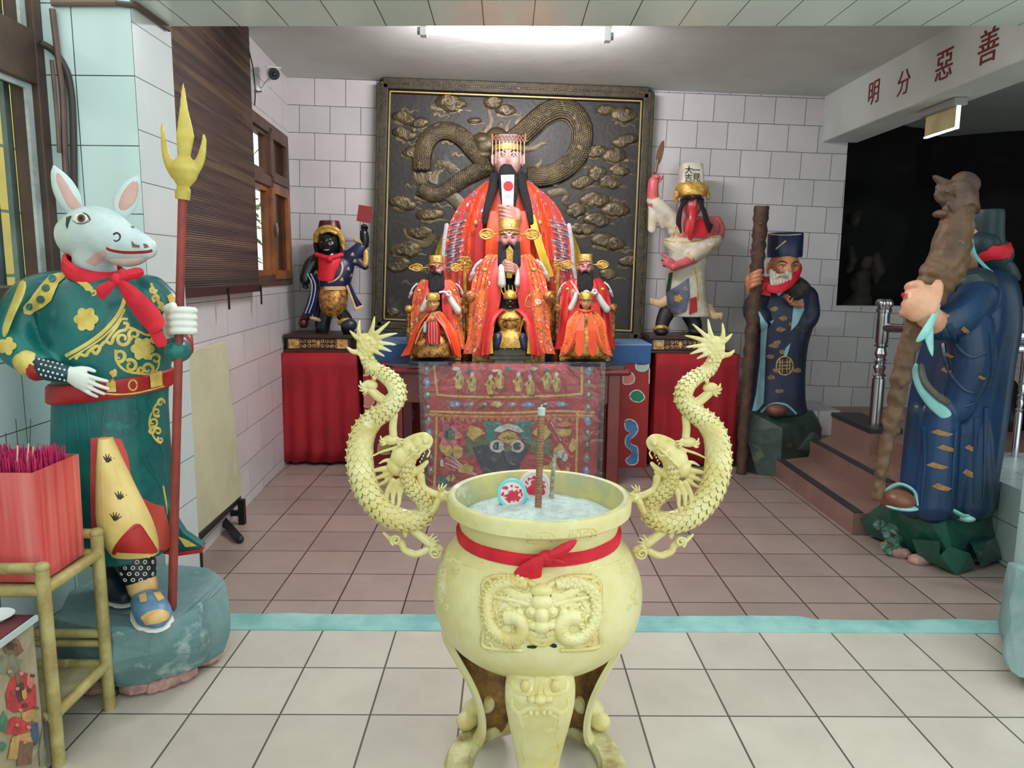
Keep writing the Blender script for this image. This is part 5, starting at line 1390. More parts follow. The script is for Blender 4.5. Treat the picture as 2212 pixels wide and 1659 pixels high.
for k, gg in Cg.items(): obj('painted_cloud', gg, cm[k], ab, smooth=False)
obj('cloud_outline', wo, M_offw, ab)

# side tables draped in red
M_drape = mat('red_drape', (158, 8, 26), (138, 4, 22), 3, .75, bm=.1, bsc=20)
def drape(x0, x1, y0, y1, z, label, seed):
    t = thing('draped_table', ((x0+x1)/2, (y0+y1)/2, 0), label, 'table', 'red draped side tables')
    P = []; n = 26
    per = [(x0, y1), (x0, y0), (x1, y0), (x1, y1)]
    for a, b_ in zip(per[:-1], per[1:]):
        for i in range(n): P.append((a[0]+(b_[0]-a[0])*i/n, a[1]+(b_[1]-a[1])*i/n, (a, b_)))
    P.append((x1, y1, (per[2], per[3])))
    g = G(); rows = []
    for k in range(9):
        t_ = k/8; zz_ = z-(z-.025)*t_; r = []
        for i, (px, py, (a, b_)) in enumerate(P):
            nx, ny = (b_[1]-a[1]), -(b_[0]-a[0]); l = math.hypot(nx, ny); nx, ny = nx/l, ny/l
            am = .018*t_*(sin(i*1.05+seed)+.6*sin(i*.47+2*seed))+.014*t_
            r.append((px+nx*am, py+ny*am, zz_))
        rows.append(r)
    g.sheet(rows[::-1]); b0 = len(g.v)
    g.add([(x0, y0, z), (x1, y0, z), (x1, y1, z), (x0, y1, z)], [(0, 1, 2, 3)])
    obj('red_drape', g, M_drape, t, ang=80, solid=.004)
    g = G(); g.box((x0+.01, y0+.01, z-.03), (x1-.01, y1-.005, z-.004)); obj('tabletop', g, M_wood, t, smooth=False)
    for sx in (x0+.06, x1-.06):
        for sy in (y0+.06, y1-.06): g = G(); g.box((sx-.02, sy-.02, 0), (sx+.02, sy+.02, z-.03)); obj('leg', g, M_wood, t, smooth=False)
    return z
ZT = .855
drape(-1.675, AX0-.055, 5.58, 6.07, ZT, 'table under a red cloth, against the left wall below the black-faced statue', 1.)
drape(AX1+.055, 1.755, 5.60, 6.07, ZT+.012, 'table under a red cloth, between the painted altar and the bearded elder', 2.4)

# altar table
M_lac = mat('red_brown_lacquer', (122, 44, 42), (104, 36, 38), 3, .3, coat=.3)
M_lact = mat('dark_lacquer_top', (64, 20, 22), (52, 16, 20), 4, .06, coat=.6)
TX0, TX1, TY0, TY1, TZ = -.815, .812, 5.04, 5.54, .845
at_ = thing('altar_table', (0, 5.3, 0), 'red brown lacquered altar table carrying the robed deities', 'table')
g = G(); g.box((TX0, TY0, TZ-.035), (TX1, TY1, TZ)); obj('tabletop', g, M_lact, at_, smooth=False, bevel=.006)
g = G(); g.tube([(TX0-.02, TY0+.012, TZ-.045), (TX1+.02, TY0+.012, TZ-.045)], .024, 12, round_end=True); obj('front_moulding', g, M_lac, at_)
g = G(); g.box((TX0+.05, TY0+.05, TZ-.27), (TX1-.05, TY0+.075, TZ-.035)); obj('apron', g, M_lac, at_, smooth=False)
for sx in (TX0+.02, TX1-.11):
    for sy in (TY0+.03, TY1-.11): g = G(); g.box((sx, sy, 0), (sx+.085, sy+.08, TZ-.035)); obj('leg', g, M_lac, at_, smooth=False, bevel=.006)
for sx in (TX0+.11, TX1-.19): g = G(); g.box((sx, TY0+.045, .2), (sx+.06, TY0+.07, TZ-.27)); obj('side_panel', g, mat('dark_red_wood', (70, 18, 22), rough=.5), at_, smooth=False)

# embroidered cloth hanging from the table, under clear plastic
M_emb = mat('red_embroidered_cloth', (172, 44, 52), (150, 34, 44), 9, .7, bm=.3, bsc=120, c3=(186, 70, 70))
YC = TY0-.018
def cq(px, py, o=0.): return at(px, py, YC-o)
cl = thing('altar_cloth', cq(1100, 790), 'red embroidered altar cloth with a dragon face, hanging from the table front', 'altar cloth')
g = G(); rows = []
for j in range(13):
    y = 786+j*23.5; r = []
    for i in range(31):
        x0, x1 = 908+j*1.6, 1298-j*.9
        r.append(cq(x0+(x1-x0)*i/30, y, .006*sin(i*.9+.3*j)*j/12))
    rows.append(r)
g.sheet(rows[::-1]); cb = obj('cloth_ground', g, M_emb, cl, ang=80, solid=.004)
bvC = bvh(cb)
PAL = {'gold': (206, 176, 84), 'pink': (214, 96, 116), 'teal': (44, 126, 118), 'ink': (40, 52, 70), 'white': (208, 212, 206), 'blue': (110, 150, 190), 'orange': (206, 120, 70), 'grey': (140, 120, 120), 'brown': (120, 84, 60), 'green': (96, 116, 84)}
EM = {k: mat('thread_'+k, c, tuple(int(v*.8) for v in c), 40, .7, bm=.4, bsc=150) for k, c in PAL.items()}
EG = {k: G() for k in PAL}; off_ = [.004]
def E(c, poly, o=None):
    off_[0] += .00004; patch(EG[c], bvC, poly, o or off_[0], 5)
def EL(c, pts, r=.006): trim(EG[c], bvC, pts, r, flat=.35, off=.002, k=4)
for pts in ([(937, 788), (941, 820), (945, 853)], [(945, 853), (1000, 857), (1100, 858), (1200, 855), (1257, 851)], [(1257, 851), (1257, 788)], [(912, 888), (1000, 891), (1100, 892), (1200, 888), (1284, 891)], [(943, 892), (942, 960), (938, 1050)], [(1247, 892), (1246, 960), (1244, 1050)]): EL('gold', pts, .009)
EL('orange', [(918, 896), (1000, 900), (1100, 901), (1200, 898), (1280, 899)], .012)
for k in range(22): x = 950+k*13.4; E('orange', [(x, 902), (x+12, 902), (x+6, 912)])
rd = random.Random(11)
for k, x in enumerate((992, 1020, 1060, 1080, 1120, 1145, 1182, 1202)):
    y = 812+(k % 3)*6
    E('gold', blob(x, y+12, 9, 20, 12, .2, k)); E('white', blob(x, y-10, 5, 5, 8, .1, k)); E('grey', blob(x+5, y+14, 2.5, 9, 6, .3, k)); E('gold', blob(x-8, y+6, 5, 4, 8, .2, k+50)); E('brown', blob(x+2, y+30, 7, 3, 8, .2, k+90)); E('green', blob(x-3, y+2, 3, 5, 6, .2, k))
for k in range(9): E(('white', 'teal', 'pink')[k % 3], blob(985+28*k, 796+(k % 2)*4, 8, 4, 8, .3, k+20))
for k, x in enumerate((985, 1015, 1045, 1075, 1105, 1140, 1175, 1212)): E(('blue', 'grey', 'brown', 'gold', 'grey', 'blue', 'brown', 'blue')[k], blob(x, 873, 13, 6, 12, .35, k)); E('white', blob(x+3, 872, 4, 3, 8, .3, k+9))
for k in range(9):
    y = 800+k*27
    for x, d in ((921+k*1.2, 0), (1272-k*.8, 1)): E(('grey', 'blue', 'green', 'brown')[(k+d) % 4], blob(x, y, 7, 11, 10, .3, k+30*d)); E('white', blob(x+1, y-3, 2.5, 4, 8, .3, k))
# dragon face
for s in (-1, 1):
    X = lambda v: 1098+s*v
    E('teal', [(X(12), 915), (X(30), 908), (X(58), 912), (X(46), 926), (X(52), 945), (X(44), 962), (X(30), 948), (X(20), 930)])
    for k in range(4): E('green', [(X(44), 952-4*k), (X(92), 930+16*k), (X(96), 938+16*k), (X(50), 964+4*k)])
    E('gold', blob(X(72), 934, 18, 10, 12, .25, s+5)); E('gold', [(X(60), 924), (X(82), 918), (X(90), 938), (X(74), 954)]); E('gold', blob(X(110), 975, 12, 16, 12, .25, s+8)); E('gold', blob(X(92), 1012, 20, 10, 12, .25, s+9)); E('gold', blob(X(140), 962, 9, 14, 10, .3, 4))
E('ink', [(1020, 966), (1044, 960), (1070, 966), (1090, 962), (1120, 966), (1146, 962), (1134, 984), (1122, 1004), (1126, 1030), (1096, 1040), (1052, 1034), (1036, 1004)])
E('white', [(1066, 930), (1078, 920), (1098, 914), (1120, 920), (1132, 932), (1120, 934), (1098, 926), (1080, 934)])
E('gold', [(1076, 944), (1084, 934), (1098, 930), (1112, 934), (1120, 944), (1110, 954), (1098, 958), (1086, 954)]); E('brown', [(1084, 946), (1098, 940), (1112, 946), (1098, 950)])
for x in (1074, 1117): E('white', blob(x, 963, 16, 14, 14, .06, 1)); E('ink', blob(x, 963, 9, 9, 12, .02, 1))
E('green', [(1086, 962), (1106, 962), (1104, 974), (1090, 974)]); EL('white', [(1084, 1006), (1096, 1012), (1108, 1006)], .004); EL('white', [(1046, 976), (1056, 980), (1064, 978)], .003)
for k in range(5): EL(('white', 'pink')[k % 2], [(962, 1000-k*6), (985, 1010-k*4), (1006, 1020-k*2), (1030, 1026)], .005)
# pearl, flowers, fan, butterfly, scroll clouds
for k in range(6): a = k*1.05; E('pink', blob(972+15*cos(a), 940+17*sin(a), 9, 9, 10, .15, k))
E('green', blob(972, 938, 14, 15, 14, .06)); E('ink', blob(972, 938, 10, 11, 12, .1)); E('green', blob(972, 938, 8, 9, 12, .1))
for cx, cy in ((990, 914), (1002, 922), (962, 914), (1222, 950), (1230, 962)): EL('pink', spiral(cx, cy, 9, 1.1, 0, 1, 10), .004)
E('orange', [(1196, 920), (1222, 908), (1240, 916), (1216, 922)]); E('gold', [(1200, 926), (1236, 926), (1230, 940), (1214, 944), (1204, 938)]); EL('white', [(1190, 912), (1200, 930), (1212, 952)], .004)
E('white', blob(1212, 980, 6, 10, 10, .2)); E('white', blob(1220, 988, 6, 9, 10, .2)); E('blue', blob(1216, 984, 3, 8, 8, .1))
E('teal', [(946, 1026), (960, 1030), (980, 1056), (990, 1066), (960, 1064), (948, 1048)]); E('brown', blob(974, 1032, 13, 12, 12, .1)); E('gold', blob(974, 1032, 9, 8, 10, .2))
E('gold', [(1186, 1000), (1198, 990), (1206, 1010), (1196, 1030), (1184, 1020)]); E('gold', blob(968, 974, 10, 12, 10, .3)); E('white', blob(955, 1000, 4, 8, 8, .2))
for k in range(26): E(('gold', 'grey', 'brown', 'pink', 'green')[k % 5], blob(rd.uniform(955, 1235), rd.uniform(905, 1040), rd.uniform(3, 6), rd.uniform(3, 6), 8, .3, k+60), .0035)
for k, gg in EG.items(): obj('embroidery', gg, EM[k], cb, smooth=False)
# clear plastic sheet
m, nt, bs = _new('clear_plastic'); nt.nodes.remove(bs)
tr_n = N(nt, 'ShaderNodeBsdfTransparent'); tr_n.inputs[0].default_value = (.96, .96, .96, 1)
gl = N(nt, 'ShaderNodeBsdfGlossy', Roughness=.12); df = N(nt, 'ShaderNodeBsdfDiffuse'); df.inputs[0].default_value = (.8, .8, .8, 1)
m1 = N(nt, 'ShaderNodeMixShader'); m1.inputs[0].default_value = .35; nt.links.new(gl.outputs[0], m1.inputs[1]); nt.links.new(df.outputs[0], m1.inputs[2])
m2_ = N(nt, 'ShaderNodeMixShader'); m2_.inputs[0].default_value = .13; nt.links.new(tr_n.outputs[0], m2_.inputs[1]); nt.links.new(m1.outputs[0], m2_.inputs[2])
tcx = N(nt, 'ShaderNodeTexCoord'); nzx = N(nt, 'ShaderNodeTexNoise', Scale=7., Detail=3., Distortion=1.5); nt.links.new(tcx.outputs['Object'], nzx.inputs['Vector'])
bb_ = N(nt, 'ShaderNodeBump', Strength=.6, Distance=.03); nt.links.new(nzx.outputs['Fac'], bb_.inputs['Height']); nt.links.new(bb_.outputs['Normal'], gl.inputs['Normal'])
nt.links.new(m2_.outputs[0], nt.nodes['Material Output'].inputs['Surface']); M_plas = m
g = G(); rows = []
for j in range(13):
    y = 782+j*24; r = []
    for i in range(25):
        x0, x1 = 903+j*.9, 1308-j*.7
        r.append(cq(x0+(x1-x0)*i/24, y, .022+.008*sin(i*.8+.5*j)))
    rows.append(r)
g.sheet(rows[::-1]); tag(obj('plastic_cover', g, M_plas, loc=cq(1100, 790, .02), ang=80), 'clear plastic sheet hanging over the embroidered altar cloth', 'plastic sheet')

# beige board leaning on the left wall
M_board = mat('beige_board', (196, 194, 160), (182, 180, 148), 2.5, .65, c3=(206, 204, 176))
p1, p2, p3, p4 = ax(391, 764, -1.53), ax(487, 738, -1.57), ax(525, 1068, -1.555), ax(414, 1168, -1.50)
bd = thing('display_board', V((p4+p3)/2)*1., 'plain beige board standing on black feet against the left wall', 'board'); 
g = G(); g.slab([[p4, p3], [p1, p2]], (-.02, 0, 0)); obj('board_panel', g, M_board, bd, smooth=False, bevel=.003)
g = G(); a = fl(430, 1170, .012); g.bar(V((p4.x-.01, p4.y+.03, p4.z-.01)), V((p3.x-.02, p3.y-.05, p3.z-.01)), .05, .03); g.bar(V((p4.x-.0, p4.y+.05, .0)), V((p4.x-.0, p4.y+.05, p4.z)), .04)
f1, f2 = fl(468, 1122, .02), fl(518, 1165, .02); f1.z = .06
g.bar(f1, f2, .035, .03); g.bar(V((-1.53, f1.y, .06)), f1, .03); g.ell(f2, .022, .022, .02); g.bar(V((-1.53, p3.y-.1, 0)), V((-1.53, p3.y-.1, p3.z)), .035)
obj('black_foot', g, M_black, bd, smooth=False)
# ================================================================ robed deities on the altar
M_face = mat('pale_pink_face', (216, 172, 168), (200, 150, 148), 8, .35)
M_face2 = mat('rosy_face', (206, 140, 138), (190, 116, 116), 14, .35)
M_face3 = mat('tan_gold_face', (228, 184, 134), (208, 156, 108), 20, .35)
M_hair = mat('black_hair', (16, 16, 20), (8, 8, 11), 30, .8, bm=.6, bsc=160)
M_eyew = mat('eye_white', (226, 220, 214), rough=.3)
M_hand = mat('hand_skin', (206, 156, 140), (186, 130, 116), 16, .4)
M_gilt = mat('gilt', (224, 184, 96), (180, 132, 56), 22, .28, metal=.4, bm=.5, bsc=110, c3=(240, 210, 130))
M_gilt2 = mat('gilt_red_carving', (200, 158, 76), (116, 34, 30), 26, .35, metal=.4, bm=.6, bsc=90, c3=(226, 196, 120))
M_orange = mat('orange_silk', (236, 82, 30), (220, 62, 26), 6, .45, bm=.1, bsc=24)
M_coralr = mat('coral_red_silk', (214, 58, 52), (196, 40, 44), 7, .5, bm=.12, bsc=30)
M_redsilk = mat('crimson_silk', (178, 28, 36), (158, 20, 32), 7, .5, bm=.1, bsc=30)
M_yelr = mat('yellow_ribbon', (222, 190, 60), (204, 168, 44), 8, .5)
M_fur = mat('white_fur_trim', (216, 214, 220), (190, 188, 200), 40, .9, bm=.8, bsc=120)
M_bro = brocade('emperor_brocade', (226, 70, 42), [(214, 50, 40), (92, 142, 172), (196, 208, 214), (232, 110, 56), (58, 110, 130), (236, 150, 70)], 42, .42, base2=(206, 48, 46), zs=.7)
M_emb1 = brocade('orange_embroidery', (238, 116, 50), [(214, 60, 40), (236, 190, 90), (96, 96, 60), (240, 150, 70), (226, 226, 220), (150, 40, 50)], 60, .5, base2=(230, 86, 50))
M_emb2 = brocade('orange_flower_silk', (242, 104, 40), [(206, 60, 30), (232, 150, 70), (120, 70, 30), (240, 90, 30)], 90, .45, base2=(236, 90, 36))
M_blk = mat('black_gown', (20, 18, 24), (12, 12, 18), 10, .6)
class Fr:
    """a figure drawn in its own units: u right, v down from its chin, at a depth"""
    def __init__(s, cx, cy, k, Y): s.cx, s.cy, s.k, s.Y = cx, cy, k, Y
    def p(s, u, v, y=0.): return at(s.cx+u*s.k, s.cy+v*s.k, s.Y+y*s.k)
    def q(s, u, v): return (s.cx+u*s.k, s.cy+v*s.k)
    def r(s, px): return px*s.k*s.Y/FPX
    def body(s, g, rows, **k): return body(g, [(s.cy+v*s.k, s.cx+a*s.k, s.cx+b*s.k, d*s.k, y*s.k) for v, a, b, d, y in rows], s.Y, **k)
    def tube(s, g, pts, r0, r1=None, n=10, flat=1., k=4, up=None):
        P = sp3([s.p(*q) for q in pts], k); m = len(P); r1 = r0 if r1 is None else r1
        return g.tube(P, [s.r(r0+(r1-r0)*i/(m-1)) for i in range(m)], n, round_end=True, flat=flat, up=up)
    def slab(s, g, rows, th=.006): return g.slab([[s.p(*q) for q in r] for r in rows], (0, th, 0))
def cape_side(F, g, inner, outer, n=7, yb=.08, fold=.012, th=.008, nf=3.5):
    """hanging cloth between two edge lines, folded in soft pleats"""
    a = smoothpath([i+(0.,)*(3-len(i)) for i in inner], 5); b = smoothpath([i+(0.,)*(3-len(i)) for i in outer], 5); rows = []
    L = min(len(a), len(b))
    for i in range(L):
        r = []
        for j in range(n*2+1):
            t = j/(n*2); u = a[i][0]+(b[i][0]-a[i][0])*t; v = a[i][1]+(b[i][1]-a[i][1])*t; y = a[i][2]+(b[i][2]-a[i][2])*t
            y += yb*t*t + fold*sin(t*nf*2*PI+i*.12)*min(1, .3+i/L)
            r.append(F.p(u, v, y))
        rows.append(r)
    return g.slab(rows, (0, th, 0))
def deity_head(F, par, skin, h, u=0., v=0., y=0., fat=1., ear=True, lips=M_redp, beard=True):
    c = F.p(u, v-h/2, y); hm = F.r(h); I = Matrix.Identity(3)
    g = G(); headmesh(g, c, hm, I, .8, .11, fat); hd = obj('head', g, skin, par)
    face(hd, c, hm, I, skin, M_eyew, M_hair, fat, ear, True, lips, eyer=.034, eyez=.05)
    return hd
def wing(F, par, u0, u1, v, w, h, pointed=False):
    g = G(); m = (u0+u1)/2; s = 1 if u1 > u0 else -1; uc = u1
    P = [F.p(uc+w*cos(2*PI*k/24)*(1 if not (pointed and s*cos(2*PI*k/24) > 0) else 1+.55*max(0, abs(cos(2*PI*k/24)))**4), v+h*sin(2*PI*k/24)*(1 if not pointed else .95), -.02) for k in range(24)]
    g.tube(P, F.r(2.2), 6, closed=True)
    for k in range(5): a = -.9+k*.45; g.tube([F.p(uc-w*.9, v+h*.2*(k-2)/2, -.02), F.p(uc+w*.5*cos(a*1.2), v+h*.8*sin(a), -.02), F.p(uc+w*.9*cos(a), v+h*.9*sin(a), -.02)], F.r(1.3), 5)
    g.torus(F.p(uc, v, -.02), F.r(w*.3), F.r(1.3), (0, 1, 0), 12, 5); g.torus(F.p(uc-w*.45, v, -.02), F.r(w*.2), F.r(1.2), (0, 1, 0), 10, 5)
    g.torus(F.p(uc+w*.45, v, -.02), F.r(w*.2), F.r(1.2), (0, 1, 0), 10, 5)
    g.tube([F.p(u0, v, -.01), F.p(uc-w*s, v, -.02)], F.r(1.6), 6)
    obj('hat_wing', g, M_gilt, par)
def official_hat(F, par, hw, v0, v1, crest=True):
    g = G(); F.body(g, [(v0, -hw*.96, hw*.96, .085, 0), (v0+2, -hw, hw, .09, 0), (v1-8, -hw*.98, hw*.98, .092, 0), (v1, -hw*1.04, hw*1.04, .097, 0)], k=1, n=26, sq=3); h = obj('hat', g, M_gilt, par)
    g = G(); m = (v0+v1)/2
    F.tube(g, [(-hw*.98, v1-6, -.06), (-hw*.5, v1-9, -.092), (0, v1-11, -.1), (hw*.5, v1-9, -.092), (hw*.98, v1-6, -.06)], 2.2)
    for k in (-1, 1): g.torus(F.p(k*hw*.38, v1-5, -.093), F.r(3.5), F.r(1.1), (0, 1, 0), 10, 5)
    if crest: F.tube(g, [(-4, m-6, -.088), (5, m-7, -.09), (4, m-1, -.09), (-4, m, -.09), (-4, m-6, -.088)], .9, k=2); g.ell(F.p(0, v1-4, -.096), F.r(3))
    obj('hat_crest', g, mat('hat_crest_gold', (150, 104, 44), rough=.35, metal=.6) if 'hat_crest_gold' not in MATS else MATS['hat_crest_gold'], h)

# ---- the emperor on the painted altar
EMP = Fr(1097, 386, 1., 5.80); F = EMP
emp = thing('emperor_statue', V((F.p(0, 0).x, 5.83, AZ+.012)), 'largest deity in orange brocade cape with bead-curtain crown, before the bronze relief', 'statue')
g = G(); F.body(g, [(2, -40, 40, .07, 0), (30, -62, 62, .1, 0), (80, -84, 84, .12, 0), (150, -98, 98, .13, 0), (260, -104, 104, .13, 0)], n=36); P0 = F.p(0, 340); 
g.v = g.v; b0 = [p for p in g.v]
lowz = AZ+.012
g.add([], [])
obj('gown', g, M_orange, emp)
g = G(); g.box((F.p(-110, 0).x, 5.62, lowz), (F.p(112, 0).x, 5.93, F.p(0, 255).z)); obj('throne', g, M_gilt2, emp, bevel=.02)
for s in (-1, 1):
    g = G(); cape_side(F, g, [(s*22, 2, -.12), (s*46, 60, -.2), (s*60, 140, -.22), (s*64, 230, -.22), (s*62, 300, -.2)], [(s*46, 4, .02), (s*100, 52, -.0), (s*132, 116, -.0), (s*140, 190, .0), (s*138, 262, .02)], 10, .08, .022, nf=4.5)
    cp = obj('cape', g, M_bro, emp)
    bvc = bvh(cp); g = G()
    for k in range(5): trim(g, bvc, [F.q(s*(62+5*k), 30+8*k), F.q(s*(68+6*k), 90+12*k), F.q(s*(66+8*k), 180+12*k), F.q(s*(66+9*k), 250)], [.012, .005], flat=.6)
    obj('cape_pleat', g, M_orange, cp)
    g = G()
    for k in range(26):
        a = k*.62; u, v = s*(88+26*((k*7) % 10)/10+k*.4), 88+4.2*k
        patch(g, bvc, [F.q(u, v), F.q(u+s*16, v+5), F.q(u+s*19, v+9), F.q(u+s*4, v+5)], .006, 4)
    obj('blue_feather_embroidery', g, mat('blue_silver_thread', (110, 158, 186), (196, 206, 212), 60, .5) if 'blue_silver_thread' not in MATS else MATS['blue_silver_thread'], cp, smooth=False)
    g = G(); F.tube(g, [(s*132, 100, .02), (s*138, 140, .03), (s*142, 190, .04), (s*150, 240, .06)], 4.5, 4, flat=.7); obj('fur_trim', g, M_fur, cp)
    g = G(); cape_side(F, g, [(s*130, 104, .05), (s*140, 160, .06), (s*142, 215, .06)], [(s*140, 116, .12), (s*158, 166, .14), (s*160, 222, .14)], 3, .05, .02, nf=1.5); obj('yellow_lining', g, M_yelr, cp)
    g = G(); cape_side(F, g, [(s*14, 70, -.21), (s*18, 140, -.24), (s*18, 240, -.24)], [(s*42, 70, -.20), (s*48, 140, -.235), (s*50, 240, -.235)], 3, .0, .006, nf=1); obj('front_panel', g, M_orange, emp)
    g = G(); F.tube(g, [(s*28, -6, -.1), (s*34, 25, -.17), (s*44, 60, -.215), (s*50, 94, -.235)], 11, 6, 10, flat=.5); obj('hair_lock', g, M_hair, emp)
g = G(); cape_side(F, g, [(44, 78, -.23), (58, 140, -.25), (82, 215, -.25)], [(58, 78, -.23), (76, 140, -.25), (100, 210, -.25)], 2, 0, .004, nf=.7); obj('yellow_sash', g, M_yelr, emp)
g = G(); cape_side(F, g, [(-54, 90, -.235), (-54, 160, -.25), (-52, 240, -.25)], [(-70, 90, -.225), (-72, 160, -.24), (-72, 240, -.24)], 2, 0, .004, nf=.7); obj('red_sash', g, M_redsilk, emp)
for s in (-1, 1):
    g = G(); g.ell(F.p(s*70, 95, -.24), F.r(5), F.r(4), F.r(6)); obj('gold_button', g, M_gilt, emp)
hd = deity_head(F, emp, M_face, 84, 0, 2, -.03, .95)
g = G(); g.tube([F.p(-3, -20, -.16), F.p(0, 0, -.2), F.p(2, 30, -.23), F.p(2, 60, -.24)], [F.r(r) for r in (15, 19, 20, 14)], 14, flat=.45, round_end=True)
for s in (-1, 1): F.tube(g, [(0, -19, -.175), (s*12, -15, -.165), (s*19, 2, -.16)], 5, 4)
obj('beard', g, M_hair, emp)
g = G(); F.body(g, [(-92, -34, 34, .12, -.03), (-90, -36, 36, .13, -.03), (-76, -36, 36, .13, -.03), (-72, -35, 35, .13, -.03)], n=26, k=1, sq=5); cr = obj('crown', g, mat('maroon_crown', (70, 38, 44), rough=.4), emp)
g = G(); F.body(g, [(-74, -33, 33, .125, -.03), (-66, -35, 35, .13, -.03), (-58, -34, 34, .128, -.03)], n=26, k=1, sq=2.2); obj('crown_band', g, M_gilt, cr)
g = G()
for k in range(10):
    u = -33+k*7.3
    F.tube(g, [(u, -94, -.165), (u+3.6, -88, -.165), (u+7.3, -94, -.165)], 1.1, k=1, n=5); F.tube(g, [(u, -82, -.165), (u+3.6, -88, -.165), (u+7.3, -82, -.165)], 1.1, k=1, n=5)
for s in (-34, 38): F.tube(g, [(s, -96, -.16), (s, -82, -.16)], 1.6, k=1, n=6)
obj('crown_lattice', g, MATS['hat_crest_gold'] if 'hat_crest_gold' in MATS else mat('hat_crest_gold', (196, 150, 120), rough=.35, metal=.5), cr)
M_bead = mat('pearl_string', (216, 196, 170), rough=.35)
for k in range(10):
    u = -33+k*7.6; g = G()
    for j in range(16): g.ell(F.p(u+.2*j*(k-4.5)*.05, -80+j*(3.1 if k in (0, 1, 8, 9) else 2.0), -.166), F.r(1.3), None, None, None, 6, 4)
    F.tube(g, [(u, -82, -.166), (u+.1*(k-4.5), -80+15*(3.1 if k in (0, 1, 8, 9) else 2.0), -.166)], .5, k=1, n=5); obj('bead_string', g, M_bead, cr)
# tablet and hand
tb = thing('court_tablet', F.p(0, 60, -.27), 'white tablet with red disc held upright before the face of the emperor statue', 'tablet')
g = G(); g.slab([[F.p(-12, 58, -.262), F.p(12, 58, -.262)], [F.p(-15, -8, -.275), F.p(14, -9, -.275)]], (0, .012, 0)); t1 = obj('tablet_board', g, M_white, tb, smooth=False, bevel=.003)
bvt = bvh(t1); g = G(); patch(g, bvt, [F.q(1+11*cos(k*.26), 16+11*sin(k*.26)) for k in range(24)], .002, 3); obj('red_disc', g, mat('disc_red', (176, 24, 38), rough=.4), t1, smooth=False)
g = G()
for pts in ([(-8, 36), (-4, 32), (-2, 38), (-8, 42)], [(-2, 32), (4, 33), (0, 38), (5, 42)], [(6, 32), (9, 36), (5, 41), (10, 42)], [(-6, 40), (0, 37), (8, 38)]): trim(g, bvt, [F.q(*p) for p in pts], .0022, flat=.3, k=3)
obj('blue_scroll', g, mat('pale_blue_ink', (120, 150, 190), rough=.5), t1)
g = G()
for k in range(4): F.tube(g, [(-18+k*1.5, 60+k*8, -.25), (-6+k, 62+k*8.5, -.292), (10+k*2, 72+k*7.5, -.285), (22, 82+k*4, -.255)], 4.2, 4.6, 8)
g.ell(F.p(14, 80, -.255), F.r(15), F.r(9), F.r(17)); F.tube(g, [(18, 78, -.255), (12, 64, -.275), (4, 58, -.28)], 4.6, 3.5, 8); F.body(g, [(78, -20, 24, .04, -.23), (90, -20, 26, .05, -.225), (104, -20, 27, .05, -.22)], n=16, k=2)
obj('hand', g, M_hand, emp, remesh=.004, sm=2)

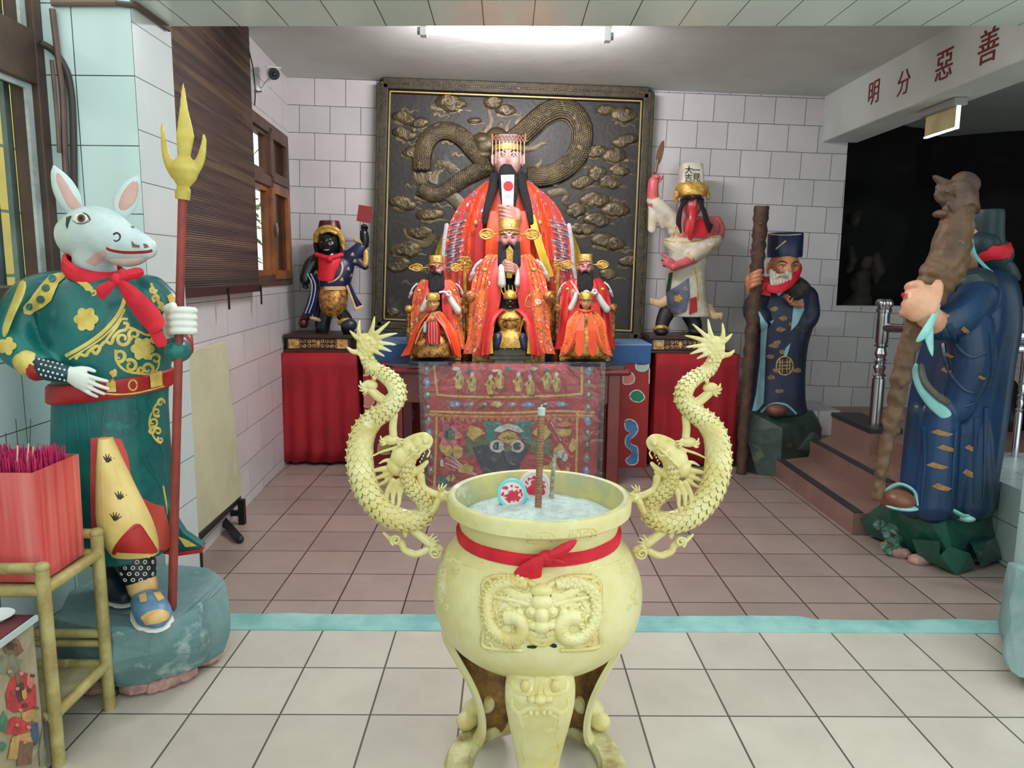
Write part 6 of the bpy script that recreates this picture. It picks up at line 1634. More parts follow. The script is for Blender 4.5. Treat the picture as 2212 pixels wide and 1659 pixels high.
# ---- three officials on the altar table
def official(F, label, base_v, skin, wings, cape_m, panel_m, half=False, pointed=False, tablet=True, wide=1.):
    t = thing('official_statue', V((F.p(0, 0).x, F.Y, TZ)), label, 'statue', 'robed officials on the altar table'); W = wide
    bz = F.p(0, base_v).z
    g = G(); F.body(g, [(2, -18, 18, .05, 0), (24, -40, 40, .08, 0), (70, -54, 54, .11, 0), (140, -60, 60, .14, -.02), (base_v-6, -70, 70, .16, -.03), (base_v, -70, 70, .16, -.03)], n=30); obj('gown', g, M_blk, t)
    g = G(); x0, x1 = F.p(-78, 0).x, F.p(78, 0).x; z1 = F.p(0, base_v-14).z
    g.box((x0, F.Y-.17*F.k, TZ), (x1, F.Y+.17*F.k, max(z1, TZ+.03))); obj('seat_base', g, M_gilt2, t, smooth=False, bevel=.008)
    for s in (-1, 1):
        g = G(); F.tube(g, [(s*84, 98, -.02), (s*86, 140, -.04), (s*82, base_v-10, -.06)], 9, 8); F.tube(g, [(s*84, 98, .1), (s*90, 92, -.02), (s*86, 94, -.12)], 9, 10); g.ell(F.p(s*86, 96, -.14), F.r(13), F.r(10), F.r(13)); obj('throne_arm', g, M_gilt2, t)
        g = G(); cape_side(F, g, [(s*22, 6, -.09), (s*26, 60, -.17), (s*36, 130, -.2), (s*52, 190, -.2), (s*64, base_v-4, -.19)], [(s*46, 3, .0), (s*74*W, 40, -.04), (s*86*W, 110, -.12), (s*88*W, 170, -.14), (s*(100*W), base_v-2, -.15)], 6, .06, .018, nf=2.5)
        cp = obj('cape', g, panel_m, t); bv = bvh(cp); g = G()
        for k in range(4): trim(g, bv, [F.q(s*(30+9*k), 12+3*k), F.q(s*(38+10*k), 40+6*k), F.q(s*(44+11*k), 76+6*k)], [.008*F.k, .003], flat=.6)
        obj('cape_pleat', g, cape_m, cp)
        g = G(); cape_side(F, g, [(s*14, 10, -.12), (s*16, 60, -.19), (s*20, 110, -.21), (s*40, 190, -.215), (s*58, base_v, -.205)], [(s*30, 10, -.11), (s*44, 60, -.185), (s*48, 110, -.205), (s*62, 190, -.205), (s*78, base_v+1, -.195)], 3, .0, .006, nf=1); obj('lapel', g, cape_m, t)
        g = G(); F.tube(g, [(s*60, 17, -.02), (s*72, 28, -.035), (s*82, 48, -.035)], 2.6, 2.6, flat=.6); F.tube(g, [(s*78, 44, -.02), (s*85, 60, .0)], 5, 3); obj('collar_trim', g, M_fur, cp)
        g = G(); g.ell(F.p(s*54, 38, -.17), F.r(6.5), F.r(4), F.r(5)); obj('gold_button', g, M_gilt, t)
    deity_head(F, t, skin, 60, 0, 4, -.02, .95)
    official_hat(F, t, 22, -70, -40)
    for s in (-1, 1): wing(F, t, s*22, s*wings[0], wings[1], wings[2], wings[3], pointed and s < 0)
    g = G()
    for k in (-2, -1, 0, 1, 2): F.tube(g, [(k*4, -16+abs(k)*2, -.105+abs(k)*.01), (k*6.5, 4, -.13), (k*8, 30, -.17), (k*7, 56-abs(k)*6, -.18)], 5.2, 5.8, 8, flat=.7)
    for s in (-1, 1): F.tube(g, [(1, -17, -.125), (s*8, -14, -.12), (s*13, -2, -.12)], 2.6, 2); F.tube(g, [(s*19, -20, -.07), (s*20, 0, -.11), (s*20, 26, -.15)], 4, 5)
    obj('beard', g, M_hair, t)
    return t
FM = Fr(1100, 545, 1., 5.36)
om = official(FM, 'middle official with black beard holding a gold tablet, before the emperor statue', 222, M_face2, (49, -39, 14.5, 10.5), M_coralr, M_emb1)
g = G(); FM.tube(g, [(-16, 32, -.22), (-16, 50, -.22), (-16, 68, -.21)], 7, 9); obj('sleeve_cuff', g, M_offw, om); g = G(); FM.tube(g, [(17, 36, -.215), (18, 52, -.215), (17, 68, -.21)], 4, 6); obj('sleeve_cuff', g, M_offw, om)
g = G()
for k in range(4): FM.tube(g, [(-13, 24+k*5.5, -.215), (-4, 22+k*5.8, -.25), (8, 26+k*5.2, -.245), (14, 32+k*3.5, -.22)], 3.4, 3.4, 8)
g.ell(FM.p(8, 36, -.215), FM.r(12), FM.r(8), FM.r(12)); FM.tube(g, [(-10, 34, -.22), (-13, 24, -.235), (-8, 17, -.245)], 3.4, 2.6, 8)
obj('hand', g, M_hand, om, remesh=.004, sm=2)
tb = thing('gold_tablet', FM.p(1, 50, -.235), 'small pointed gold tablet held by the middle official', 'tablet')
g = G(); pr = [FM.p(*q) for q in ((-6, 56, -.226), (6, 56, -.226), (8, 10, -.24), (9, -4, -.244), (1, -16, -.246), (-7, -4, -.244), (-6, 10, -.24))]; g.prism(pr, (0, .01, 0)); t1 = obj('tablet_board', g, M_gilt, tb, smooth=False, bevel=.002)
g = G(); trim(g, bvh(t1), [FM.q(*q) for q in ((-4, 8), (4, 4), (-3, 0), (4, -4), (1, -10))], .003, k=3); trim(g, bvh(t1), [FM.q(*q) for q in ((-5, 54), (6, 54), (6, 48), (-5, 48))], .002, k=2); obj('tablet_relief', g, M_trim, t1)
# square embroidered badge on the middle official's cape
bg_ = [c for c in om.children if c.name.startswith('cape')][1]
bvq = bvh(bg_); bvl = bvh(*[c for c in om.children if c.name.startswith('lapel')] + [bg_]); g = G()
trim(g, bvl, [(1139, 640), (1151, 634), (1146, 662), (1134, 659), (1139, 640)], .003, k=2, off=.004); trim(g, bvl, spiral(1142, 654, 4, 1, 0, 1, 8), .002, k=2, off=.004); trim(g, bvl, spiral(1146, 640, 4, 1, 2, 1, 8), .002, k=2, off=.004)
obj('badge_outline', g, M_gilt, om)
g = G()
for (x, y) in ((1050, 609), (1160, 650)): 
    for k in range(2): trim(g, bvl, spiral(x+k*5, y+k*3, 6, 1.2, k*2, 1, 10), .0035, k=2, off=.003)
obj('white_embroidery', g, M_offw, om)

FL = Fr(943, 601, .70, 5.38); ol = official(FL, 'left official with purple-brown stained face and pointed hat wing', 222, M_face2, (60, -33, 16, 11), M_coralr, M_emb1, pointed=True, wide=.92)
bvx = bvh([c for c in ol.children if c.name.startswith('head')][0]); g = G(); patch(g, bvx, [FL.q(-20, -46), FL.q(-2, -46), FL.q(0, -30), FL.q(-2, -16), FL.q(-16, -14), FL.q(-22, -30)], .0016, 3); obj('stain', g, mat('purple_stain', (92, 26, 32), rough=.5), [c for c in ol.children if c.name.startswith('head')][0])
FR = Fr(1264, 598, .70, 5.38); orr = official(FR, 'right official with two rounded gold hat wings and long black beard', 226, M_face2, (54, -38, 17, 11.5), M_coralr, M_coralr, wide=.95)
M_pend = mat('white_ring_stick', (224, 218, 226), rough=.4)
for F_, pts, o, lb in ((FL, [(10, 44), (22, 42), (34, 47)], ol, 'white ring-ended stick in the hand of the left official'), (FR, [(-6, 50), (4, 44), (16, 50), (26, 46)], orr, 'white curved stick with ring in the hand of the right official')):
    g = G(); F_.tube(g, [(a, b, -.235) for a, b in pts], 3.5, 4); e = pts[-1]; g.torus(F_.p(e[0]+3, e[1], -.24), F_.r(6), F_.r(3.2), (0, 1, 0), 16, 8); tag(obj('hooked_stick', g, M_pend, loc=F_.p(e[0], e[1], -.235)), lb, 'stick')
    g = G(); hand(g, F_.p(44, 66, -.19), F_.p(24, 44, -.23)-F_.p(44, 66, -.19), (-.3, .8, .2), F_.r(34), -1, (.9, .9, 1., 1.), .6, .05); obj('hand', g, M_hand, o, remesh=.0035, sm=2)
    g = G(); F_.tube(g, [(40, 60, -.19), (52, 80, -.18), (66, 100, -.16)], 9, 12); obj('sleeve_cuff', g, M_offw, o)
    g = G(); F_.tube(g, [(-26, 52, -.2), (-34, 76, -.2), (-44, 98, -.18)], 7, 10); obj('sleeve_cuff', g, M_offw, o)
g = G(); FR.tube(g, [(-44, 12, -.18), (-30, 34, -.23), (-18, 54, -.25)], 1.8, 1.8, 6); tag(obj('thin_stick', g, M_pend, loc=FR.p(-30, 34, -.23)), 'thin pale stick slanting across the beard of the right official', 'stick')
g = G(); hand(g, FR.p(-40, 60, -.17), FR.p(-30, 30, -.22)-FR.p(-40, 60, -.17), (.3, .8, 0), FR.r(36), 1, (.9, .9, 1., 1.), .5, .05); obj('hand', g, M_hand, orr, remesh=.0035, sm=2)
# carved gilt ornaments behind the side officials
for x, y, r, lb in ((1004, 570, 17, 'gilt openwork ornament beside the left official'), (1206, 572, 12, 'gilt curled ornament behind the right official')):
    c = at(x, y, 5.5); g = G(); s_ = 5.5/FPX
    for k in range(6): a = k*1.05; g.torus(c+V((cos(a)*r*.5*s_, 0, sin(a)*r*.5*s_)), r*.42*s_, r*.12*s_, (0, 1, .2), 12, 6)
    g.ell(c, r*.35*s_, .02, r*.35*s_); g.tube([c, V((c.x, 5.52, TZ))], .014, 8); g.lathe((c.x, 5.52, TZ), [(.04, 0), (.03, .02), (.014, .03)], 12)
    tag(obj('gilt_ornament', g, M_gilt, loc=V((c.x, 5.52, TZ))), lb, 'ornament', 'gilt ornaments among the officials')

# ---- small figures at the front edge of the table
def seated(F, t, gold=M_gilt2, base=True, base_v=100):
    g = G(); F.body(g, [(4, -16, 16, .05, 0), (18, -30, 30, .07, 0), (45, -34, 34, .09, -.01), (66, -44, 44, .12, -.03), (base_v-8, -46, 46, .13, -.03), (base_v, -44, 44, .12, -.03)], n=26); o = obj('carved_robe', g, gold, t, disp=(.006, 40.))
    return o
FA = Fr(935, 668, 1., 5.17); ta = thing('small_deity_statue', V((FA.p(0, 0).x, FA.Y, TZ)), 'small gilt deity in orange cape in front of the left official', 'statue', 'small gilt deities at the table front')
seated(FA, ta); deity_head(FA, ta, M_face3, 32, 0, 4, -.04)
g = G(); FA.body(g, [(-36, -10, 10, .03, -.04), (-30, -15, 15, .05, -.04), (-20, -15, 15, .055, -.04)], n=18, k=2); obj('hat', g, M_gilt, ta)
for s in (-1, 1):
    g = G(); cape_side(FA, g, [(s*6, 8, -.07), (s*22, 40, -.14), (s*34, 70, -.16), (s*46, 98, -.16)] if s > 0 else [(-6, 8, -.07), (-24, 30, -.13), (-40, 66, -.15), (-50, 98, -.16)], [(s*20, 8, -.04), (s*44, 40, -.10), (s*56, 70, -.12), (s*62, 104, -.14)] if s > 0 else [(-16, 10, -.05), (-34, 34, -.1), (-48, 66, -.13), (-70, 102, -.14)], 4, .02, .012, nf=1.5); obj('cape', g, M_orange, ta)
    g = G(); FA.tube(g, [(s*3, 10, -.09), (s*12, 24, -.12), (s*26, 44, -.14), (s*38, 74, -.15)], 1.6, 1.6, 6); obj('cape_cord', g, mat('pink_cord', (226, 130, 120), rough=.5) if 'pink_cord' not in MATS else MATS['pink_cord'], ta)
g = G(); FA.body(g, [(26, -14, 14, .03, -.1), (50, -16, 16, .03, -.13), (74, -16, 16, .03, -.15)], n=14, k=2); ap = obj('red_apron', g, M_redsilk, ta); g = G()
for k in range(4): FA.tube(g, [(-8+5*k, 28, -.135), (-9+6*k, 50, -.165), (-8+5.5*k, 72+4*(k % 2), -.185)], .9, .9, 5)
obj('apron_cord', g, MATS['pink_cord'], ap)
g = G(); FA.tube(g, [(-17, 30, -.12), (-18, 48, -.14)], 3.5, 3.5); obj('teal_tassel', g, mat('teal_tassel', (110, 190, 180), rough=.5), ta)
g = G(); a = FA.p(-46, 96); b_ = FA.p(46, 96); g.box((a.x, FA.Y-.17, TZ), (b_.x, FA.Y+.1, TZ+.025)); obj('dark_base', g, mat('navy_base', (22, 26, 48), rough=.4), ta, smooth=False, bevel=.004)

FB = Fr(1266, 664, 1., 5.17); tb_ = thing('small_deity_statue', V((FB.p(0, 0).x, FB.Y, TZ)), 'small gilt deity in orange cape with two pointed tabs, before the right official', 'statue', 'small gilt deities at the table front')
seated(FB, tb_, M_gilt, base_v=102); deity_head(FB, tb_, M_face3, 30, 0, 4, -.04)
g = G(); FB.body(g, [(-34, -10, 10, .03, -.04), (-28, -14, 14, .05, -.04), (-18, -14, 14, .055, -.04)], n=18, k=2); obj('hat', g, M_gilt, tb_)
for s in (-1, 1):
    g = G(); cape_side(FB, g, [(s*3, 6, -.08), (s*12, 40, -.15), (s*22, 70, -.17), (s*36, 98, -.17)], [(s*20, 8, -.04), (s*40, 30, -.10), (s*46, 66, -.13), (s*58, 106, -.15)], 4, .02, .012, nf=1.6); obj('cape', g, M_emb2, tb_)
    g = G(); FB.slab(g, [[(s*4, 10, -.1), (s*12, 10, -.1)], [(s*4, 50, -.17), (s*22, 50, -.165)], [(s*5, 96, -.19), (s*24, 96, -.185)], [(s*13, 106, -.192), (s*16, 106, -.192)]]); obj('pointed_tab', g, M_orange, tb_, smooth=False)
g = G(); FB.tube(g, [(-16, 5, -.07), (0, 10, -.11), (16, 5, -.07)], 3, 3); obj('neck_band', g, M_orange, tb_)
g = G(); a = FB.p(-44, 98); b_ = FB.p(44, 98); g.box((a.x, FB.Y-.17, TZ), (b_.x, FB.Y+.1, TZ+.022)); obj('dark_base', g, MATS['navy_base'], tb_, smooth=False, bevel=.004)

FC_ = Fr(1102, 666, 1., 5.15); tc_ = thing('small_deity_statue', V((FC_.p(0, 0).x, FC_.Y, TZ)), 'small black-faced gilt warrior with red cape, in front of the middle official', 'statue', 'small gilt deities at the table front')
g = G(); FC_.body(g, [(2, -12, 12, .04, 0), (14, -26, 26, .07, 0), (34, -26, 26, .09, -.02), (48, -22, 22, .09, -.02), (60, -34, 34, .11, -.03), (82, -38, 38, .12, -.03)], n=26); obj('carved_robe', g, M_gilt, tc_, disp=(.006, 45.))
g = G(); FC_.ell = None; g.ell(FC_.p(0, 34, -.09), FC_.r(17), FC_.r(10), FC_.r(14)); FC_.tube(g, [(-18, 22, -.1), (0, 24, -.12), (18, 22, -.1)], 3, 3); obj('breastplate', g, M_gilt2, tc_)
for s in (-1, 1): g = G(); g.ell(FC_.p(s*26, 66, -.1), FC_.r(13), FC_.r(12), FC_.r(14)); FC_.tube(g, [(s*26, 66, -.12), (s*30, 84, -.12)], 9, 8); obj('leg', g, mat('navy_trouser', (34, 38, 72), (24, 28, 52), 12, .4) if 'navy_trouser' not in MATS else MATS['navy_trouser'], tc_)
M_bf = mat('black_face_paint', (22, 22, 26), (14, 14, 18), 12, .25)
hd = deity_head(FC_, tc_, M_bf, 26, 0, 2, -.04, 1.1, lips=M_offw)
g = G(); FC_.body(g, [(-40, -5, 5, .02, -.03), (-34, -12, 12, .04, -.03), (-25, -15, 15, .05, -.03), (-20, -13, 13, .045, -.03)], n=18, k=2); cw = obj('crown', g, M_gilt, tc_)
for k in range(5): g = G(); u = -22+k*9.5; FC_.tube(g, [(u*.55, -26, -.03), (u*.85, -38, -.02), (u*.8-2+k*.4, -50+abs(k-2)*2, -.02)], 1.2, 1.2, 6); obj('crown_spike', g, M_gilt, cw)
for s in (-1, 1):
    g = G(); cape_side(FC_, g, [(s*10, 2, -.06), (s*26, 16, -.08), (s*36, 40, -.12), (s*46, 100, -.17)], [(s*20, 0, -.03), (s*44, 16, -.06), (s*56, 50, -.1), (s*62, 102, -.15)], 3, .02, .01, nf=1.2); obj('cape', g, M_coralr, tc_)
    g = G(); cape_side(FC_, g, [(s*34, 40, -.10), (s*38, 70, -.12), (s*36, 98, -.14)], [(s*40, 40, -.10), (s*48, 70, -.11), (s*50, 98, -.12)], 2, .01, .005, nf=.8); obj('yellow_lining', g, M_yelr, tc_)
g = G(); FC_.tube(g, [(20, 60, -.14), (24, 40, -.15), (29, 24, -.14)], 1.5, 1.5, 6); FC_.tube(g, [(29, 24, -.14), (36, 30, -.14)], 2.5, 1.2, 6); obj('staff', g, M_gilt, tc_)
# grey stone block that carries it, with three small cups
st = thing('stone_seat', V((FC_.p(0, 0).x, 5.12, TZ)), 'grey stone seat under the small black-faced warrior', 'seat')
g = G(); z0 = TZ; z1 = FC_.p(0, 84).z
def bx(u0, u1, y0, y1, za, zb): a = FC_.p(u0, 0).x; b_ = FC_.p(u1, 0).x; g.box((a, y0, za), (b_, y1, zb))
bx(-32, 30, 5.055, 5.24, TZ, TZ+.035); bx(-44, 44, 5.05, 5.26, TZ+.035, TZ+.06); bx(-34, 34, 5.06, 5.25, TZ+.06, max(z1, TZ+.075)); obj('stone_block', g, mat('grey_stone', (112, 108, 96), (88, 86, 78), 12, .7, bm=.4, bsc=50), st, smooth=False, bevel=.005)
g = G(); zt = max(z1, TZ+.075); 
for u in range(4): bx(-29+u*17.5, -27+u*17.5, 5.052, 5.06, zt-.005, zt+.034)
bx(-30, 28, 5.05, 5.062, zt+.03, zt+.036); obj('silver_rail', g, mat('silver_rail', (206, 206, 206), rough=.35), st, smooth=False)
for k in range(3): g = G(); g.ell(V((FC_.p(-18+k*17.5, 0).x, 5.05, zt+.014)), .012, .006, .012); obj('white_knob', g, M_offw, st)
# ================================================================ standing attendants and elders
import bmesh
def hull(g, pts):
    bm = bmesh.new()
    for p in pts: bm.verts.new(p)
    r = bmesh.ops.convex_hull(bm, input=bm.verts)
    bmesh.ops.delete(bm, geom=[e for e in r['geom_interior'] if isinstance(e, bmesh.types.BMVert)], context='VERTS')
    bm.verts.ensure_lookup_table(); bm.verts.index_update()
    g.add([v.co.copy() for v in bm.verts], [tuple(v.index for v in f.verts) for f in bm.faces]); bm.free(); return g
def hullrock(g, c, rx, ry, rz, seed, n=22):
    rd = random.Random(seed); P = []
    for k in range(n):
        a = rd.uniform(0, 2*PI); t = rd.uniform(-1, 1); q = math.sqrt(1-t*t); m = rd.uniform(.8, 1.1)
        P.append(V(c)+V((cos(a)*q*rx*m, sin(a)*q*ry*m, t*rz*m)))
    return hull(g, P)
M_maroon = mat('maroon_lacquer', (84, 26, 28), (64, 18, 22), 8, .35)
M_plinth = mat('dark_carved_wood', (62, 34, 30), (44, 24, 22), 8, .4)
M_carv = mat('light_carving', (206, 168, 106), (150, 96, 50), 30, .45, bm=.5, bsc=80)
M_blkskin = mat('black_green_skin', (22, 34, 36), (14, 22, 24), 10, .22)
M_navy = mat('navy_robe_paint', (32, 44, 82), (22, 30, 60), 6, .4, c3=(50, 62, 100))
M_cream = mat('cream_edge', (216, 182, 142), (196, 156, 110), 14, .5)
M_pinkskin = mat('rose_pink_skin', (206, 104, 106), (184, 78, 84), 10, .4)
M_whiter = mat('aged_white_robe', (206, 202, 188), (184, 172, 146), 8, .5, bm=.2, bsc=40, c3=(220, 216, 206))
M_steelb = mat('blue_grey_apron', (96, 104, 130), (70, 76, 98), 12, .45, bm=.2, bsc=50)
def plinth(x0, x1, yp, yb, z0, label, carve):
    t = thing('carved_plinth', ((x0+x1)/2, (yp+yb)/2, z0), label, 'plinth', 'carved wooden plinths')
    g = G(); g.box((x0, yp, z0), (x1, yb, z0+.022)); g.box((x0+.012, yp+.012, z0+.022), (x1-.012, yb-.01, z0+.108)); g.box((x0-.006, yp-.006, z0+.108), (x1+.006, yb, z0+.135)); b = obj('plinth_body', g, M_plinth, t, smooth=False, bevel=.004)
    g = G(); bv = bvh(b); f = yp+.012
    for s in (0, 1): g.box((x0+.03 if not s else x1-.11, f-.006, z0+.03), (x0+.11 if not s else x1-.03, f, z0+.102))
    m = (x0+x1)/2
    for k in range(-4, 5):
        if k == 0: g.ell((m, f, z0+.066), .016, .01, .03); continue
        for q in (0, 1):
            g.tube([V((m+k*.034+cos(a*.5+k)*.015*(1-a/20), f-.003, z0+.05+.034*q+sin(a*.5+k)*.013*(1-a/20))) for a in range(13)], .0042, 6)
    obj('carved_panel', g, M_carv, t, ang=60); return z0+.135
zP = plinth(-1.665, -1.16, 5.62, 6.02, ZT+.002, 'carved dark wooden plinth under the black-faced statue', 0)
zQ = plinth(1.085, 1.56, 5.64, 6.02, ZT+.014, 'carved dark wooden plinth under the white-robed statue', 1)

# ---- black-faced attendant
Fb = Fr(710, 552, 1., 5.80); F = Fb
tb = thing('black_attendant_statue', V((F.p(0, 0).x, F.Y, zP)), 'black-faced attendant statue in navy robe raising a red card', 'statue', None)
def PX(F, pts): return [(a-F.cx, b-F.cy)+tuple(c) for a, b, *c in pts]
g = G(); F.body(g, [(u-552, a-710, b-710, d, y) for u, a, b, d, y in ((548, 690, 742, .08, 0), (565, 686, 764, .1, 0), (590, 690, 762, .11, -.01), (615, 692, 756, .1, -.01), (628, 690, 752, .09, 0))], n=28)
F.tube(g, PX(F, [(742, 566, 0), (764, 552, -.02), (780, 536, -.03)]), 20, 15, 14)
F.tube(g, PX(F, [(762, 560, -.02), (776, 566, -.03), (789, 576, -.03)]), 13, 8, 12)
rb = obj('robe', g, M_navy, tb, remesh=.007, sm=4); bv = bvh(rb)
g = G()
for cx, cy in ((762, 546), (767, 560), (753, 577), (739, 600), (747, 621), (760, 592)):
    for k in range(3): a = 1.2+k*.5; trim(g, bv, [(cx, cy), (cx+cos(a)*8, cy+sin(a)*8)], [.006, .002], k=2)
obj('robe_print', g, M_cream, rb)
g = G(); trim(g, bv, [(738, 566), (740, 580), (734, 596), (722, 606), (708, 610)], .007); obj('robe_edge', g, M_cream, rb)
g = G(); F.tube(g, PX(F, [(768, 519, -.03), (784, 526, -.05), (792, 537, -.03)]), 5, 5); obj('cuff', g, M_cream, tb)
g = G(); F.tube(g, PX(F, [(788, 540, -.05), (791, 556, -.06), (788, 572, -.06)]), 5, 6, flat=.6); obj('sleeve_lining', g, M_gilt, tb)
g = G(); F.tube(g, PX(F, [(690, 560, 0), (674, 570, -.02), (664, 588, -.04), (659, 606, -.06)]), 17, 11, 14); F.tube(g, PX(F, [(786, 534, -.03), (788, 516, -.04), (786, 502, -.04)]), 10, 9, 12); F.body(g, [(u-552, a-710, b-710, d, y) for u, a, b, d, y in ((545, 688, 732, .07, -.02), (575, 684, 730, .1, -.03), (606, 694, 736, .09, -.03))], n=20)
obj('arm', g, M_blkskin, tb, remesh=.007, sm=3)
g = G(); hand(g, F.p(50-710+736, -50, -.04), (0, 0, 1), (.2, -1, 0), F.r(30), 1, (1.4, 1.4, 1.4, 1.4), .9, .05, .4); obj('hand', g, M_blkskin, tb, remesh=.0035, sm=2)
g = G(); hand(g, F.p(-51, 56, -.06), (0, -.1, -1), (.6, -.8, 0), F.r(28), 1, (1.3, 1.3, 1.3, 1.3), .9, .05, .4); obj('hand', g, M_blkskin, tb, remesh=.0035, sm=2)
g = G(); cape_side(F, g, PX(F, [(672, 590, -.07), (672, 620, -.09), (664, 650, -.08), (654, 678, -.07)]), PX(F, [(686, 592, -.07), (690, 625, -.09), (686, 655, -.08), (678, 686, -.07)]), 4, 0, .01, nf=2); dr = obj('arm_drape', g, M_navy, tb)
g = G()
for o in (0, 7): F.tube(g, PX(F, [(664+o, 592, -.085), (674+o, 615, -.11), (670+o, 648, -.1), (660+o, 676, -.09)]), 1.4, 1.4, 6)
obj('drape_edge', g, mat('pale_blue_edge', (170, 176, 200), rough=.5), dr)
g = G(); F.body(g, [(u-552, a-710, b-710, d, y) for u, a, b, d, y in ((618, 690, 752, .09, -.01), (640, 690, 750, .12, -.03), (662, 692, 748, .12, -.03), (682, 700, 742, .09, -.01))], n=26); sk = obj('skirt', g, M_gilt2, tb, disp=(.006, 30.))
for pts, e in ((((694, 622), (684, 650), (672, 686)), ((706, 624), (700, 655), (694, 692))), (((750, 618), (758, 640), (768, 668)), ((758, 614), (770, 640), (784, 662)))):
    g = G(); cape_side(F, g, [(a-710, b-552, -.05) for a, b in pts], [(a-710, b-552, -.03) for a, b in e], 3, 0, .01, nf=1.3); tl = obj('robe_tail', g, M_navy, tb)
    g = G(); F.tube(g, [(a-710, b-552, -.065) for a, b in pts], 2.5, 3.5, 6); F.tube(g, [(pts[-1][0]-710, pts[-1][1]-552, -.06), (e[-1][0]-710, e[-1][1]-552, -.045)], 4, 4, 6); obj('tail_edge', g, M_cream, tl)
g = G(); F.body(g, [(u-552, a-710, b-710, d, y) for u, a, b, d, y in ((618, 699, 752, .115, -.01), (626, 696, 752, .12, -.01))], k=1, n=24); obj('belt', g, M_cream, tb)
g = G(); zf = zP
def legt(pts, r0, r1): P = sp3([F.p(*q) for q in pts], 4); P[-1].z = max(P[-1].z, zf+.02); return g.tube(P, [F.r(r0+(r1-r0)*i/(len(P)-1)) for i in range(len(P))], 12, round_end=True)
legt(PX(F, [(704, 672, 0), (698, 695, 0), (696, 712, 0)]), 18, 15); obj('leg', g, M_blkskin, tb)
g = G(); legt(PX(F, [(738, 676, -.02), (748, 692, -.06), (752, 712, -.09)]), 14, 14); obj('leg', g, M_blkskin, tb)
g = G(); g.ell(F.p(44, 150, -.12), F.r(17), .055, F.r(14)); g.v = [V((p.x, p.y, max(p.z, zf))) for p in g.v]; obj('boot', g, mat('dark_green_boot', (30, 44, 40), rough=.4), tb)
g = G(); F.tube(g, PX(F, [(734, 697, -.1), (748, 692, -.13), (762, 697, -.1)]), 6, 6); g.ell(F.p(34, 146, -.13), F.r(6)); obj('boot_cuff', g, M_gilt, tb)
g = G(); g.ell(F.p(-54, 145, 0), F.r(11), .05, F.r(12)); F.tube(g, PX(F, [(668, 672, 0), (660, 686, 0)]), 10, 10); obj('boot', g, M_maroon, tb)
hd = deity_head(F, tb, M_blkskin, 56, 0, 2, -.05, 1.05, lips=M_cream)
g = G()
for s in (-1, 1):
    for k in range(3): F.tube(g, [(s*(23+k), -44, -.04+.03*k), (s*(27+k), -22, -.05+.03*k), (s*(26-k), 4, -.06+.03*k)], 5, 3, 8)
F.body(g, [(-52, -20, 20, .06, .02), (-30, -27, 27, .07, .03), (-4, -24, 24, .06, .03)], n=20, k=2); obj('hair', g, M_hair, tb)
g = G(); F.body(g, [(-75, -19, 22, .06, 0), (-60, -22, 26, .075, 0), (-48, -20, 24, .07, 0)], n=20, k=2); obj('hat', g, M_maroon, tb)
g = G(); F.tube(g, [(-27, -32, -.06), (-26, -46, -.08), (-14, -58, -.1), (2, -60, -.105), (18, -54, -.1), (28, -38, -.08), (30, -22, -.06)], 6, 6, 10, flat=.6); F.tube(g, [(-16, -50, -.12), (0, -54, -.125), (16, -48, -.12)], 4, 4); F.tube(g, [(30, -24, -.06), (32, -14, -.06)], 5, 3); obj('crown', g, M_gilt, tb, disp=(.004, 60.))
g = G(); rows = [[F.p(-26, -2, -.09), F.p(-12, 2, -.13), F.p(0, 4, -.14), F.p(14, 2, -.13), F.p(28, -2, -.09)], [F.p(-22, 14, -.12), F.p(-10, 14, -.15), F.p(0, 10, -.16), F.p(12, 14, -.15), F.p(26, 14, -.12)], [F.p(-24, 36, -.13), F.p(-12, 34, -.16), F.p(0, 32, -.165), F.p(10, 34, -.16), F.p(16, 36, -.14)], [F.p(-27, 54, -.13), F.p(-14, 56, -.155), F.p(0, 57, -.16), F.p(8, 54, -.155), F.p(12, 50, -.14)]]
g.slab(rows, (0, .008, 0)); sc = obj('red_bib', g, M_red, None, sub=1, loc=F.p(0, 20, -.14)); tag(sc, 'red cloth bib tied at the neck of the black-faced statue', 'bib')
g = G(); F.tube(g, [(-26, -2, -.1), (0, 5, -.15), (28, -2, -.1)], 5, 5); g.ell(F.p(2, 8, -.16), F.r(7)); obj('bib_knot', g, M_red, sc)
g = G(); cd_ = [F.p(*q) for q in ((65, -110, -.05), (95, -105, -.05), (90, -69, -.05), (60, -75, -.05))]; g.prism(cd_, (0, .006, 0)); g.bar(F.p(75, -72, -.047), F.p(75, -55, -.045), .006)
tag(obj('red_card', g, mat('dull_red_card', (128, 34, 38), rough=.6), loc=F.p(78, -90, -.05), smooth=False), 'square dull red card in the raised fist of the black-faced statue', 'card')

# ---- white-robed attendant with the long tongue
F = Fw = Fr(1495, 470, 1., 5.80)
def B(g, rows, **k): return body(g, [(v, a, b, d, y) for v, a, b, d, y in rows], F.Y, **k)
def Tt(g, pts, r0, r1=None, n=10, flat=1., k=4): return F.tube(g, PX(F, pts), r0, r1, n, flat, k)
tw = thing('white_attendant_statue', V((F.p(0, 0).x, F.Y, zQ)), 'pink-skinned attendant statue in white robe with long tongue and lettered tall hat', 'statue')
g = G(); B(g, [(468, 1462, 1540, .07, 0), (485, 1456, 1556, .1, 0), (510, 1454, 1552, .11, -.01), (530, 1452, 1540, .1, 0)], n=26); Tt(g, [(1545, 480, 0), (1552, 496, 0), (1548, 515, -.02)], 15, 14, 12)
Tt(g, [(1412, 440, -.03), (1410, 415, -.04), (1412, 392, -.04)], 13, 11, 12); Tt(g, [(1500, 558, -.14), (1478, 568, -.17), (1455, 576, -.19)], 11, 9, 12)
obj('body', g, M_pinkskin, tw, remesh=.007, sm=3)
